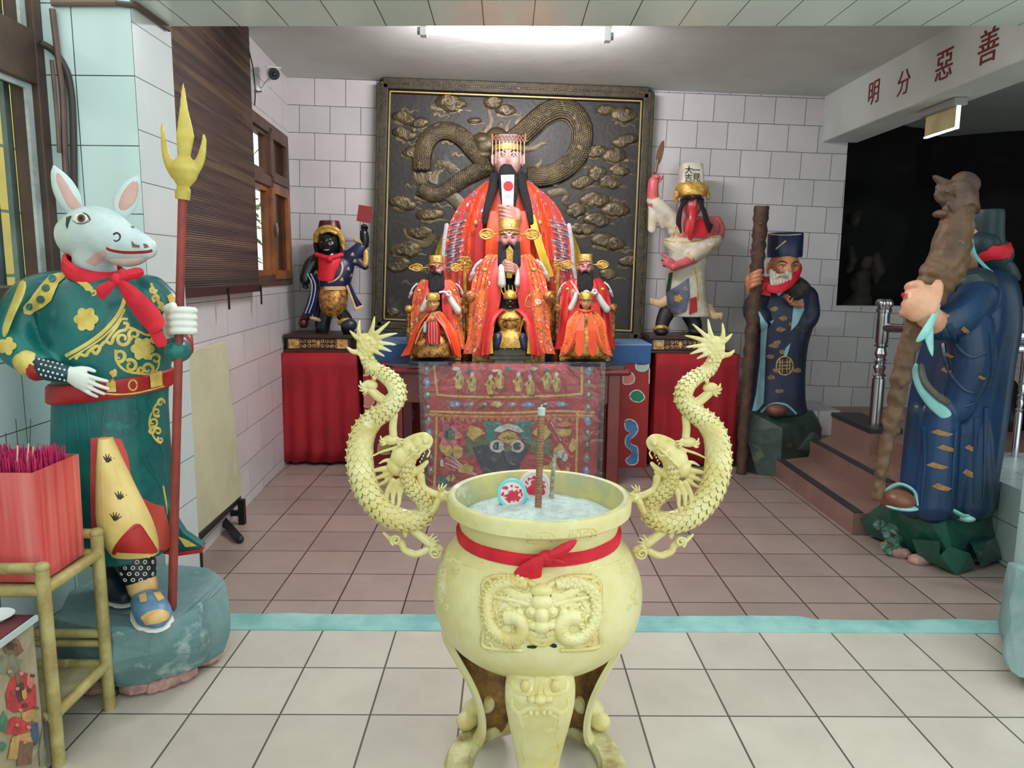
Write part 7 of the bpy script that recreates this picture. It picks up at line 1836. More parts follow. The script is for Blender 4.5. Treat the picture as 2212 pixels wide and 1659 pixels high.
g = G(); hand(g, F.p(-82, -70, -.04), (.05, 0, 1), (.5, -1, 0), F.r(38), 1, (1.4, 1.4, 1.4, 1.4), .9, .05, .4); obj('hand', g, M_pinkskin, tw, remesh=.0035, sm=2)
g = G(); hand(g, F.p(-36, 106, -.185), F.p(-78, 82, -.2)-F.p(-36, 106, -.185), (.2, 1, -.3), F.r(48), -1, (.05, .9, 1.2, 1.3), .5, .06, .5); obj('hand', g, M_pinkskin, tw, remesh=.0035, sm=2)
g = G(); Tt(g, [(1410, 432, -.03), (1424, 446, -.03), (1448, 470, -.02), (1462, 500, -.02)], 14, 18, 14); Tt(g, [(1412, 440, -.03), (1410, 470, -.03), (1408, 496, -.03)], 12, 9, 12, flat=.6); Tt(g, [(1420, 450, -.02), (1428, 475, -.02), (1432, 490, -.02)], 13, 6, 12)
B(g, [(514, 1436, 1548, .10, -.01), (530, 1434, 1546, .125, -.02), (552, 1444, 1530, .13, -.02), (580, 1440, 1524, .12, -.01), (620, 1438, 1524, .12, -.01), (660, 1440, 1528, .11, 0), (684, 1452, 1534, .1, 0)], n=30); Tt(g, [(1546, 520, -.06), (1524, 534, -.12), (1496, 552, -.15)], 15, 16, 12)
rb = obj('robe', g, M_whiter, tw, remesh=.007, sm=4); bv = bvh(rb)
g = G()
for pts in ([(1434, 518), (1460, 524), (1500, 522), (1548, 512)], [(1466, 470), (1458, 494), (1454, 516)], [(1486, 545), (1494, 552), (1500, 564)], [(1524, 560), (1532, 545), (1546, 528)], [(1404, 505), (1412, 504), (1420, 498)], [(1500, 576), (1506, 610), (1508, 650)]): trim(g, bv, pts, .006)
obj('gold_edge', g, M_gilt, rb)
g = G()
for pts in ([(1425, 440), (1440, 470), (1446, 505)], [(1440, 545), (1470, 540), (1500, 530)], [(1512, 580), (1518, 630), (1520, 680)], [(1450, 640), (1475, 610), (1496, 585)], [(1524, 590), (1528, 640), (1530, 680)], [(1444, 535), (1480, 552), (1510, 545)]): trim(g, bv, pts, [.007, .003])
obj('robe_fold', g, M_whiter, rb)
g = G(); patch(g, bv, [(1440, 632), (1462, 618), (1488, 600), (1490, 640), (1482, 672), (1462, 680), (1444, 672)], .006, 5); ap = obj('apron', g, M_steelb, tw)
g = G(); patch(g, bv, flower(1465, 644, 9, 5, 30), .009, 3)
for c in ((1444, 664), (1454, 670), (1470, 672), (1480, 622)): trim(g, bv, spiral(*c, 5, 1, 0, 1, 8), .003, k=2, off=.007)
obj('apron_print', g, M_gilt, ap)
g = G(); patch(g, bv, [(1446, 590), (1454, 588), (1448, 630), (1440, 632)], .006, 4); obj('green_sash', g, mat('dark_green_sash', (22, 62, 46), rough=.5), tw)
g = G(); patch(g, bv, [(1490, 645), (1504, 640), (1506, 672), (1488, 680)], .006, 4); obj('red_sash', g, M_redp, tw)
for pts in ([(1440, 650, 0), (1424, 656, -.02), (1408, 648, -.03)], [(1528, 665, 0), (1542, 682, -.02), (1558, 680, -.03)]): g = G(); Tt(g, pts, 12, 5, 10, flat=.6); Tt(g, [pts[-1], (pts[-1][0], pts[-1][1]+8, -.03)], 4, 3); obj('robe_tail', g, M_cream, tw)
zf = zQ
g = G(); legt(PX(F, [(1440, 676, 0), (1432, 694, -.02), (1428, 714, -.04)]), 18, 13); obj('leg', g, M_blk, tw)
g = G(); legt(PX(F, [(1490, 680, 0), (1500, 700, -.02), (1502, 716, -.03)]), 18, 14); obj('leg', g, M_blk, tw)
g = G(); Tt(g, [(1416, 712, -.06), (1428, 708, -.1), (1440, 712, -.06)], 7, 7); obj('boot_cuff', g, M_gilt, tw)
for u in (1428, 1502): g = G(); g.ell(F.p(u-1495, 246, -.09), F.r(15), .06, F.r(9)); g.v = [V((p.x, p.y, max(p.z, zf))) for p in g.v]; obj('boot', g, M_blk, tw)
hd = deity_head(F, tw, M_pinkskin, 62, 0, 2, -.05, .92)
g = G(); Tt(g, [(1497, 456, -.165), (1496, 475, -.19), (1494, 500, -.175), (1492, 514, -.15)], 8, 5.5, 10, flat=.5); obj('tongue', g, mat('red_tongue', (186, 44, 46), rough=.35), hd)
g = G()
for s in (-1, 1):
    for k in range(4): Tt(g, [(1495+s*(20-3*k), 436-2*k, -.13), (1495+s*(24+k), 455, -.14), (1495+s*(26+2*k+(4 if s > 0 else 0)), 480, -.15), (1495+s*(24+2*k+(14 if s > 0 else 0)), 502-k*5, -.15)], 4.5, 2, 7)
for s in (-1, 1): Tt(g, [(1495+s*3, 428, -.155), (1495+s*12, 424, -.15), (1495+s*22, 432, -.13)], 3.5, 4, 7)
obj('hair', g, M_hair, hd)
g = G(); B(g, [(354, 1472, 1514, .07, 0), (357, 1470, 1516, .078, 0), (398, 1464, 1519, .09, 0)], n=24, k=1, sq=4); ht = obj('hat', g, M_whiter, tw); bvt_ = bvh(ht)
g = G(); B(g, [(396, 1466, 1522, .1, -.02), (404, 1460, 1528, .12, -.02), (418, 1460, 1528, .13, -.02), (424, 1462, 1526, .125, -.02)], n=26, k=2); Tt(g, [(1462, 418, -.1), (1459, 428, -.09), (1463, 436, -.08)], 6, 4); Tt(g, [(1528, 416, -.08), (1530, 428, -.07)], 5, 4); obj('crown', g, M_gilt, tw, disp=(.006, 45.))
for k, (ch, x, y) in enumerate((('一', 1503, 367), ('見', 1504, 383), ('大', 1488, 367), ('吉', 1487, 384))):
    h = hit(bvt_, x, y, .001); p = h[0]
    lettering('hat_character', ch, .062, Matrix(((1, 0, 0, p.x), (0, 0, -1, p.y), (0, 1, .0, p.z), (0, 0, 0, 1))), M_black, parent=ht, ext=.003)
g = G(); rows = [[F.p(-14, 2, -.115), F.p(0, 6, -.14), F.p(18, 2, -.13), F.p(34, 0, -.1)], [F.p(-10, 20, -.14), F.p(4, 22, -.155), F.p(22, 20, -.15), F.p(38, 20, -.13)], [F.p(-20, 36, -.13), F.p(2, 40, -.15), F.p(20, 44, -.15), F.p(34, 40, -.14)]]
g.slab(rows, (0, .008, 0)); sc = tag(obj('red_bib', g, M_red, None, sub=1, loc=F.p(5, 20, -.14)), 'red cloth bib under the tongue of the white-robed statue', 'bib')
g = G(); Tt(g, [(1416, 372, -.05), (1422, 345, -.055)], 3, 3, 6); P = [(1421, 356), (1417, 340), (1421, 322), (1429, 306), (1435, 303), (1435, 320), (1431, 340), (1425, 354)]; g.prism([F.p(a-1495, b-470, -.055) for a, b in P], (0, .008, 0)); tag(obj('feather_fan', g, mat('brown_blade', (112, 76, 46), (84, 56, 36), 12, .5), loc=F.p(-74, -130, -.05), smooth=False), 'small brown leaf-shaped blade in the raised fist of the white-robed statue', 'blade')

# ---- bearded elder beside the draped table
M_elder = mat('tan_face', (206, 138, 100), (182, 112, 80), 10, .45)
M_navyw = mat('worn_navy_robe', (36, 46, 74), (28, 34, 54), 5, .5, c3=(70, 68, 66), bm=.1)
M_stafb = mat('dark_brown_staff', (84, 60, 44), (62, 42, 34), 12, .7, bm=.6, bsc=40)
M_pbl = mat('pale_blue_lining', (150, 196, 206), (120, 168, 184), 6, .45)
M_rocg = mat('dark_green_rock', (48, 66, 54), (32, 44, 40), 7, .45, bm=.5, bsc=14, c3=(86, 88, 62))
F = Fe = Fr(1690, 606, 1., 5.62)
YE = 5.62; zr = F.p(0, 286).z
er = thing('elder_rock', V((F.p(0, 0).x, YE, 0)), 'dark green painted rock under the elder beside the draped table', 'rock')
g = G(); hull(g, [at(*q) for q in ((1618, 888, YE-.12), (1752, 888, YE-.1), (1760, 884, YE+.12), (1628, 884, YE+.15), (1608, 930, YE-.16), (1775, 925, YE-.1), (1690, 925, YE-.26))] + [V((p.x, p.y, 0)) for p in (at(1606, 960, YE-.1), at(1612, 960, YE+.2), at(1740, 960, YE+.2), at(1775, 960, YE-.15), at(1690, 960, YE-.3), at(1640, 960, YE-.25))]); hullrock(g, at(1642, 950, YE-.14), .13, .1, .11, 3); hullrock(g, at(1735, 955, YE-.14), .13, .1, .12, 8)
g.v = [V((p.x, p.y, max(0, p.z))) for p in g.v]; obj('rock_body', g, M_rocg, er, smooth=False, disp=(.008, 9.))
te = thing('elder_statue', V((F.p(0, 0).x, YE, zr)), 'red-faced white-bearded elder statue in navy robe and flat cap, holding a dark staff', 'statue')
g = G(); B(g, [(596, 1660, 1724, .09, 0), (612, 1642, 1744, .14, 0), (645, 1622, 1757, .17, 0), (690, 1614, 1757, .18, -.01), (740, 1622, 1742, .17, -.01), (800, 1626, 1736, .16, 0), (860, 1622, 1736, .165, 0), (890, 1616, 1742, .17, 0)], n=34)
Tt(g, [(1645, 640, -.1), (1628, 665, -.14), (1640, 690, -.14)], 20, 26, 14); Tt(g, [(1742, 640, -.05), (1748, 680, -.1), (1735, 700, -.12)], 24, 20, 14); Tt(g, [(1735, 690, -.13), (1728, 730, -.13), (1722, 760, -.12)], 16, 8, 12)
rb = obj('robe', g, M_navyw, te, remesh=.008, sm=4); bv = bvh(rb)
g = G(); patch(g, bv, [(1640, 672), (1650, 690), (1658, 700), (1654, 760), (1652, 830), (1650, 870), (1640, 884), (1624, 896), (1634, 850), (1642, 780), (1644, 720)], .004, 6); patch(g, bv, [(1662, 694), (1672, 690), (1666, 702)], .004, 3); trim(g, bv, [(1636, 672), (1644, 690), (1645, 740), (1643, 800), (1636, 860), (1622, 896)], .008)
patch(g, bv, [(1714, 655), (1734, 640), (1736, 670), (1722, 700), (1708, 715)], .004, 5); patch(g, bv, [(1696, 752), (1708, 740), (1700, 768), (1692, 770)], .004, 4); trim(g, bv, [(1640, 894), (1664, 874), (1690, 872), (1706, 880), (1720, 894)], .008); obj('pale_lining', g, M_pbl, rb)
g = G()
for k, (x, y) in enumerate(((1672, 668), (1692, 688), (1686, 712), (1680, 740), (1700, 640), (1672, 746), (1690, 760), (1676, 800), (1684, 845), (1710, 700), (1664, 770), (1720, 800), (1666, 815))): patch(g, bv, blob(x, y, 8+k % 3, 5, 10, .3, k), .003, 3)
obj('cloud_print', g, mat('worn_gold_print', (150, 118, 84), (116, 92, 70), 30, .6), rb, smooth=False)
g = G(); trim(g, bv, [(1695+18*cos(a*.42), 790+20*sin(a*.42)) for a in range(15)], .005, closed=True)
for pts in ([(1681, 783), (1709, 782)], [(1681, 790), (1709, 789)], [(1683, 797), (1708, 796)], [(1690, 776), (1690, 805)], [(1700, 775), (1700, 805)], [(1685, 776), (1684, 804)], [(1706, 777), (1706, 803)]): trim(g, bv, pts, .0035)
obj('longevity_roundel', g, M_gilt, rb)
hd = deity_head(F, te, M_elder, 80, 3, 14, -.06, 1.08)
g = G()
for k in range(-3, 4): Tt(g, [(1686+k*7, 600-abs(k)*5, -.215+abs(k)*.014), (1686+k*6, 614, -.225), (1682+k*3, 636-abs(k)*3, -.215)], 5, 3, 8)
for s in (-1, 1): Tt(g, [(1688+s*2, 594, -.235), (1688+s*10, 597, -.228), (1688+s*17, 608, -.21)], 3, 2, 7)
obj('beard', g, mat('white_beard', (206, 200, 186), (178, 170, 156), 40, .8), hd)
g = G(); B(g, [(503, 1664, 1732, .1, -.02), (506, 1661, 1733, .11, -.02), (550, 1660, 1730, .125, -.03), (556, 1661, 1729, .12, -.03)], n=30, k=1); hb = obj('cap', g, M_navy, te); g = G(); trim(g, bvh(hb), [(1676, 538), (1688, 528), (1698, 520)], .006); trim(g, bvh(hb), [(1663, 506), (1695, 508), (1731, 506)], .004); obj('cap_ornament', g, M_cream, hb)
def hand_on(g, c, L, yd, pn, side, curl=(1.1, 1.1, 1.1, 1.1), th=.7): return hand(g, c, yd, pn, L, side, curl, th, .06, .5)
g = G()
for k in range(4): Tt(g, [(1620, 626-k*9, -.18), (1625+k, 618-k*9, -.245), (1638+k, 612-k*9, -.25), (1645, 612-k*9, -.2)], 5, 4.2, 8)
Tt(g, [(1630, 640, -.16), (1626, 620, -.18), (1624, 604, -.18)], 13, 14, 12); obj('hand', g, M_elder, te, remesh=.0042, sm=2)
g = G(); hand_on(g, F.p(38, 52, -.2), F.r(46), (-1, -.2, .15), (0, -.3, 1), 1, (.4, .5, .5, .6), .3); obj('hand', g, M_elder, te, remesh=.0042, sm=2)
g = G(); hullrock(g, F.p(30, 24, -.17), .09, .06, .09, 5); hullrock(g, F.p(40, 6, -.14), .06, .05, .05, 9); obj('held_bundle', g, mat('dark_olive', (56, 52, 44), (40, 38, 34), 14, .8), te, smooth=False, disp=(.01, 20.))
g = G(); g.ell(F.p(-13, 280, -.2), F.r(22), .06, F.r(14)); obj('shoe', g, mat('brown_shoe', (112, 66, 50), (92, 52, 40), 8, .5), te)
g = G(); pts = sp3([at(1645, 446, YE-.19), at(1640, 520, YE-.2), at(1634, 600, YE-.2), at(1624, 700, YE-.2), at(1616, 800, YE-.2), at(1608, 900, YE-.21), V((at(1604, 960, YE-.22).x, YE-.22, .0))], 7)
g.tube(pts, [F.r(15-5*(i/len(pts)))*(1+.14*sin(i*2.6)+.1*noise.noise((i*1.7, 0, 0))) for i in range(len(pts))], 12)
for k in range(16): p = pts[2+k]; a = k*2.2; g.ell(p+V((cos(a)*F.r(12), sin(a)*F.r(12), 0)), F.r(5), F.r(5), F.r(6), None, 7, 5)
tag(obj('knotted_staff', g, M_stafb, loc=pts[-1], disp=(.006, 25.)), 'dark knobbly staff gripped by the bearded elder beside the draped table', 'staff')
g = G(); rows = []
Tt(g, [(1726, 578, -.12), (1716, 600, -.19), (1694, 620, -.245), (1666, 624, -.235), (1648, 604, -.15)], 8, 9, 10, flat=.5); g.slab([[F.p(-40, 4, -.2), F.p(-24, 8, -.215)], [F.p(-46, 20, -.21), F.p(-24, 20, -.225)], [F.p(-48, 30, -.21), F.p(-26, 34, -.22)]], (0, .008, 0)); tag(obj('red_scarf', g, M_red, loc=F.p(-10, 0, -.2)), 'red scarf around the neck of the bearded elder by the draped table', 'scarf')

# ---- large elder at the right with the dragon-headed staff
M_navyb = mat('blue_robe_paint', (24, 58, 98), (20, 46, 66), 2.5, .38, c3=(34, 72, 98), bm=.06)
M_dteal = mat('dark_teal_hood', (34, 58, 66), (26, 44, 54), 5, .5, bm=.15, bsc=30)
M_cyan = mat('pale_cyan_lining', (160, 222, 216), (136, 200, 200), 6, .4)
M_staff = mat('ochre_brown_staff', (112, 84, 58), (82, 60, 46), 7, .6, bm=.5, bsc=30, c3=(158, 138, 88), hi=.66)
M_dstaff = mat('brown_dragon_wood', (104, 78, 62), (76, 56, 48), 9, .6, bm=.5, bsc=40)
M_skinp = mat('pale_skin_paint', (226, 172, 140), (208, 148, 118), 6, .4)
M_rokg = mat('bottle_green_rock', (40, 92, 76), (28, 66, 60), 4, .25, bm=.15, bsc=14, c3=(96, 128, 116))
YR = 3.80; F = FR_ = Fr(2090, 600, 1., YR)
rr_ = thing('boulder_pedestal', V((2.27, YR, 0)), 'bottle green faceted rock under the elder with the dragon-headed staff', 'rock')
Z3 = .27
g = G(); hull(g, [at(*q) for q in ((1905, 1088, YR+.1), (1925, 1072, YR-.02), (2000, 1112, YR-.14), (2040, 1118, YR-.16), (2120, 1108, YR-.1), (2140, 1085, YR+.05))] + [V((at(1985, 1080, YR+.2).x, YR+.25, Z3)), V((2.5, YR+.25, Z3))] + [V((p.x, p.y, .10)) for p in (fl(1900, 1150), fl(1960, 1200), fl(2150, 1205), V((2.50, YR+.2, 0)), V((2.02, YR+.28, 0)))] + [V((p.x, p.y, .02)) for p in (fl(1960, 1195), fl(2066, 1232), fl(2140, 1215), V((2.50, YR+.25, 0)), V((2.05, YR+.25, 0)))])
hull(g, [fl(2025, 1222, .02), fl(2066, 1243, .0), fl(2110, 1226, .02), fl(2030, 1200, .10), fl(2050, 1180, .15), fl(2095, 1195, .12), V((2.3, YR-.1, .02))])
hull(g, [fl(1985, 1205, .03), fl(2030, 1222, .02), fl(2000, 1165, .14), fl(2030, 1170, .16), fl(1970, 1165, .12), V((2.2, YR, .1))])
hull(g, [fl(2120, 1226, .02), fl(2165, 1205, .03), fl(2130, 1170, .16), fl(2150, 1160, .14), fl(2100, 1180, .15), V((2.45, YR, .1))])
rb0 = obj('rock_body', g, M_rokg, rr_, smooth=False)
g = G(); rd = random.Random(2)
for k in range(20): x, y = rd.uniform(1893, 1945), rd.uniform(1130, 1192); z = .02+(1192-y)*.0022; hullrock(g, fl(x, y, z), .03, .03, .026, k, 12)
obj('small_pebbles', g, mat('pale_green_pebbles', (96, 132, 116), (60, 96, 84), 16, .4), rr_, smooth=False); bpy.data.objects['small_pebbles']['kind'] = 'stuff'
g = G()
for x, y in ((1945, 1195), (1925, 1180), (2165, 1200), (1985, 1210)): g.ell(fl(x, y, .015), .06, .05, .03, None, 8, 5)
obj('mortar_rubble', g, MATS['pinkish_mortar'], rr_)
t3 = thing('staff_elder_statue', V((F.p(0, 0).x, YR, Z3)), 'large elder statue in blue robe and dark hood seen in profile, holding a dragon-headed staff', 'statue')
g = G(); B(g, [(572, 2086, 2150, .09, .02), (600, 2062, 2172, .17, .02), (640, 2046, 2176, .22, .02), (700, 2030, 2172, .25, .02), (780, 2006, 2160, .25, .01), (870, 1985, 2152, .24, 0), (960, 1972, 2146, .22, 0), (1040, 1962, 2138, .2, 0), (1095, 1960, 2128, .2, 0)], n=40, folds=7, famp=.05, fph=.6)
for x0_, x1_, o_, r_ in ((2034, 2014, -.17, 44), (2104, 2098, -.16, 40), (1992, 1976, -.10, 34), (2140, 2128, -.05, 26)): Tt(g, [(x0_, 890, o_), ((x0_+x1_)/2, 990, o_), (x1_, 1090, o_)], r_*.8, r_, 18)
Tt(g, [(2112, 640, -.16), (2080, 680, -.24), (2040, 700, -.26), (2020, 702, -.26)], 40, 30, 18); Tt(g, [(2090, 700, -.2), (2100, 780, -.22), (2080, 850, -.2), (2068, 890, -.2)], 46, 26, 18)
rb = obj('robe', g, M_navyb, t3, remesh=.008, sm=2); bv = bvh(rb)
g = G()
for pts in ([(2050, 700), (2070, 750), (2100, 772), (2130, 760)], [(2035, 720), (2046, 790), (2080, 840), (2112, 850)], [(2140, 720), (2142, 800), (2118, 860), (2080, 880)], [(1996, 920), (1998, 1000), (1990, 1090)], [(2065, 930), (2060, 1000), (2056, 1080)], [(2110, 900), (2106, 1000), (2104, 1090)], [(2130, 880), (2128, 980), (2124, 1080)]): trim(g, bv, pts, [.016, .006], flat=.7)
obj('robe_fold', g, M_navyb, rb)
g = G()
for k, (x, y, w, h) in enumerate(((2035, 935, 24, 8), (2045, 968, 22, 8), (2025, 1006, 24, 8), (2034, 1052, 22, 9), (2098, 968, 15, 8), (2094, 1022, 16, 10), (2084, 712, 10, 8), (2052, 768, 11, 6), (2046, 800, 13, 7), (2040, 680, 12, 8), (2120, 815, 9, 5))): patch(g, bv, [(x-w, y-h*.2), (x-w*.4, y-h), (x+w*.2, y-h*.4), (x+w, y+h*.3), (x+w*.5, y+h), (x-w*.3, y+h*.6)], .004, 4)
obj('gold_cloud_print', g, mat('dull_gold_print', (166, 126, 80), (138, 100, 62), 30, .55), rb, smooth=False)
# linings
g = G(); g.slab([[F.p(-50, 48, -0.360), F.p(-66, 62, -0.390), F.p(-84, 92, -0.400)], [F.p(-64, 84, -0.380), F.p(-84, 100, -0.405), F.p(-104, 124, -0.400)], [F.p(-76, 122, -0.390), F.p(-94, 138, -0.405), F.p(-116, 144, -0.390)]], (0, .015, 0)); g.slab([[F.p(-72, 84, -0.380), F.p(-94, 112, -0.395)], [F.p(-70, 128, -0.380), F.p(-92, 136, -0.390)], [F.p(-71, 176, -0.370), F.p(-76, 172, -0.380)]], (0, .015, 0)); obj('sleeve_lining', g, M_cyan, t3, sub=1)
g = G(); g.slab([[F.p(-114, 180, -.22), F.p(-100, 186, -.24)], [F.p(-120, 205, -.23), F.p(-104, 212, -.25)], [F.p(-112, 240, -.24), F.p(-92, 240, -.26)], [F.p(-88, 278, -.25), F.p(-64, 262, -.27)], [F.p(-52, 310, -.25), F.p(-40, 280, -.27)], [F.p(-30, 318, -.24), F.p(-28, 296, -.25)]], (0, .02, 0)); sl = obj('hem_lining', g, M_cyan, t3, sub=2)
g = G(); g.slab([[F.p(-104, 178, -.25), F.p(-88, 186, -.25)], [F.p(-106, 205, -.265), F.p(-88, 215, -.265)], [F.p(-96, 235, -.275), F.p(-70, 240, -.275)], [F.p(-68, 264, -.285), F.p(-48, 256, -.285)], [F.p(-42, 282, -.28), F.p(-24, 268, -.28)]], (0, .02, 0)); obj('sleeve_border', g, mat('grey_brown_border', (98, 90, 80), (74, 70, 66), 12, .6), t3, sub=2)
zz3 = F.p(0, 500).z
g = G(); P = sp3([at(*q) for q in ((1912, 1080, YR-.05), (1918, 1058, YR-.1), (1945, 1046, YR-.14), (1975, 1062, YR-.18), (1985, 1095, YR-.2), (2015, 1108, YR-.22), (2050, 1100, YR-.24), (2085, 1114, YR-.22), (2120, 1100, YR-.16), (2136, 1080, YR-.08))], 5); g.tube(P, .016, 8, flat=.5); hm_ = obj('hem_edge', g, M_cyan, t3)
g = G(); g.ell(at(1942, 1078, YR-.14), .075, .09, .05, None, 16, 10); g.ell(at(1925, 1085, YR-.12), .05, .07, .035); obj('shoe', g, mat('red_brown_shoe', (136, 84, 62), (108, 62, 48), 5, .4), t3)
g = G(); g.ell(at(2080, 1112, YR-.16), .05, .08, .03); obj('inner_hem', g, M_cyan, t3)
g = G(); g.ell(at(1945, 1090, YR-.13), .09, .1, .02); obj('inner_hem', g, M_cyan, t3)
for x in (2010, 2092): g = G(); g.ell(at(x, 1080, YR-.13), .085, .08, .08); obj('robe_lobe', g, M_navyb, t3)
# head in profile: face turned to the left behind the staff
hc = at(2112, 540, YR+.02); hh = .30
M_ = Matrix.Rotation(-PI/2+.35, 3, 'Z')
g = G(); headmesh(g, hc, hh, M_, .8, .1, 1.); hd = obj('head', g, M_skinp, t3); face(hd, hc, hh, M_, M_skinp, M_eyew, M_hair, 1., True, True, M_redp)
g = G(); B(g, [(455, 2092, 2150, .12, .02), (462, 2089, 2153, .13, .02), (500, 2086, 2152, .13, .02), (532, 2086, 2154, .135, .02)], n=26, k=2); g.ell(at(2122, 552, YR+.03), .12, .17, .10); g.ell(at(2116, 530, YR-.02), .085, .12, .08); obj('hood_crown', g, M_dteal, t3)
g = G(); B(g, [(556, 2100, 2158, .12, .02), (572, 2098, 2172, .15, .04), (596, 2106, 2186, .14, .05), (606, 2140, 2188, .1, .05)], n=26, k=3); obj('hood_flap', g, M_dteal, t3)
g = G(); P = [at(*q) for q in ((2098, 515, YR-.12), (2103, 540, YR-.13), (2110, 556, YR-.13), (2126, 574, YR-.13), (2144, 590, YR-.11), (2164, 599, YR-.07), (2184, 598, YR-.0))]; g.tube(sp3(P, 4), .009, 8, flat=.5); obj('hood_edge', g, mat('sky_edge', (110, 196, 206), rough=.4), t3)
g = G(); g.ell(at(2108, 615, YR-.12), .10, .10, .085); sp_ = obj('shoulder_cap', g, M_dteal, t3); g = G(); bs = bvh(sp_)
for k in range(4): trim(g, bs, spiral(2108, 618, 30-6*k, .8, k, 1, 12, .8), .004, k=2)
obj('hair_swirl', g, mat('grey_green_hair', (74, 92, 86), rough=.7), sp_)
g = G(); P = []
for j in range(28):
    a = 2*PI*j/28; c = at(2122, 546, YR+.01); P.append(c+V((sin(a)*.086, -cos(a)*.155, .012*sin(a)+.004*sin(9*a))))
g.tube(P, .036, 10, closed=True, flat=.45, up=None); fb = tag(obj('red_headband', g, M_red, loc=at(2122, 546, YR), disp=(.008, 40.)), 'fuzzy red band tied around the hood of the large elder', 'headband')
# the hand around the staff, its cuff
g = G(); ys = YR-.24
def Q(x, y, o): return at(x, y, ys-o)
g.ell(Q(1988, 655, .10), .072, .055, .092, Matrix.Rotation(.5, 3, 'Y')); g.ell(Q(2004, 682, .09), .055, .05, .06); g.tube([Q(2008, 684, .08), Q(2022, 700, .03)], [.055, .06], 14, round_end=True)
for k in range(4): g.tube(sp3([Q(1984-6*k, 616+19*k, .10), Q(1970-5*k, 618+19*k, .07), Q(1964-3*k, 622+19*k, .0), Q(1980-3*k, 626+18*k, -.07), Q(2000-3*k, 630+18*k, -.08)], 4), [.027-.0006*i for i in range(17)], 10, round_end=True)
g.tube(sp3([Q(2006, 672, .12), Q(2018, 648, .125), Q(2024, 628, .12), Q(2026, 612, .11)], 4), [.034, .034, .032, .03, .029, .028, .027, .027, .026, .026, .025, .024, .02], 12, round_end=True)
obj('hand', g, M_skinp, t3, remesh=.005, sm=4)
# staff
st = thing('dragon_staff', V((at(1890, 1075, YR-.2).x, YR-.2, Z3-.05)), 'tall brown staff with carved dragon head held by the large elder', 'staff')
g = G(); q = [(2062, 455, 26), (2066, 480, 33), (2058, 520, 36), (2050, 560, 40), (2030, 592, 40), (2014, 630, 34), (1992, 670, 24), (1972, 720, 21), (1956, 775, 20), (1944, 830, 19), (1932, 890, 17), (1918, 950, 15), (1906, 1010, 14), (1894, 1072, 12)]
qq = smoothpath(q, 5); pts = [at(a, b, YR-.26+.02*i/len(qq)) for i, (a, b, r) in enumerate(qq)]
g.tube(pts, [r*YR*.95/FPX*(1+.10*noise.noise((i*.9, 3, 1))+.05*sin(i*1.9)) for i, (a, b, r) in enumerate(qq)], 14, round_end=True)
rd = random.Random(9)
for k in range(26): i = rd.randrange(6, len(pts)-2); a = rd.uniform(0, 6.28); r = qq[i][2]*YR/FPX*.85; g.ell(pts[i]+V((cos(a)*r, sin(a)*r, 0)), .016, .016, .02, None, 8, 6)
obj('staff_shaft', g, M_staff, st, remesh=.008, disp=(.010, 22.))
g = G()
def D(pts, r0, r1): P = sp3([at(a, b, YR-.25+(c[0] if c else 0)) for a, b, *c in pts], 4); m = len(P); g.tube(P, [(r0+(r1-r0)*i/(m-1))*YR/FPX for i in range(m)], 9, round_end=True)
for a, b, rx, rz_ in ((2064, 430, 30, 26), (2052, 412, 28, 18), (2090, 400, 24, 22), (2076, 452, 30, 24), (2030, 462, 10, 8)): g.ell(at(a, b, YR-.25), rx*YR/FPX, .05, rz_*YR/FPX)
D([(2056, 405), (2036, 394), (2019, 382)], 13, 5); D([(2050, 422), (2034, 412), (2024, 404)], 10, 4); D([(2046, 436), (2030, 430), (2022, 420)], 10, 5)
for k in range(6): D([(2062+2*k, 400+9*k, -.05), (2084+3*k, 396+8*k, -.06), (2104+k*2, 404+9*k, -.03), (2112, 420+8*k, .0)], 6, 3)
D([(2066, 388), (2080, 380), (2100, 384), (2108, 396)], 10, 8); D([(2078, 392), (2088, 384), (2100, 388)], 6, 4)
for k in range(4): D([(2050+10*k, 440, -.05), (2060+10*k, 458, -.05), (2064+8*k, 476, -.04)], 6, 3)
g.ell(at(2046, 412, YR-.30), .012); obj('dragon_head', g, M_dstaff, st, remesh=.006)
g = G(); hullrock(g, at(1951, 638, YR-.33), .02, .02, .016, 1, 10); tag(obj('red_tuft', g, M_red, loc=at(1951, 638, YR-.33), smooth=False), 'small red cloth end behind the large hand on the staff', 'cloth')
# ================================================================ rack with the incense box, picture box, pedestal at the right edge
M_bam = mat('worn_gold_wood', (182, 170, 112), (150, 132, 78), 9, .5, bm=.3, bsc=40, c3=(206, 200, 160), det=7)
CX, CY0, CY1, CXL = -1.325, 2.055, 2.345, -1.74
zt = ax(95, 1222, CX).z; zs_ = ax(90, 1280, CX).z
ck = thing('offering_rack', ((CX+CXL)/2, 2.2, 0), 'worn gold painted rack with rails and two shelves, carrying the red incense box', 'rack')
for x in (CX, CXL):
    for y in (CY0, CY1): g = G(); g.tube([(x, y, 0), (x, y, zt)], .019, 12); g.ell((x, y, zt), .022, .022, .016); obj('leg', g, M_bam, ck)
def rail(a, b_, r=.016, nm='rail'): g = G(); g.tube([a, b_], r, 10); obj(nm, g, M_bam, ck)
rail((CXL, CY0, zt-.004), (CX, CY0, zt-.004)); rail((CXL, CY1, zt-.004), (CX, CY1, zt-.004))
for z in (zs_, .16):
    for y in (CY0, CY1): rail((CXL, y, z), (CX, y, z), .017)
    for x in (CXL, CX): rail((x, CY0, z), (x, CY1, z), .017)
rail((CXL, CY1, .27), (CX, CY1, .27), .015); rail((CXL, CY1, .235), (CX, CY1, .235), .012)
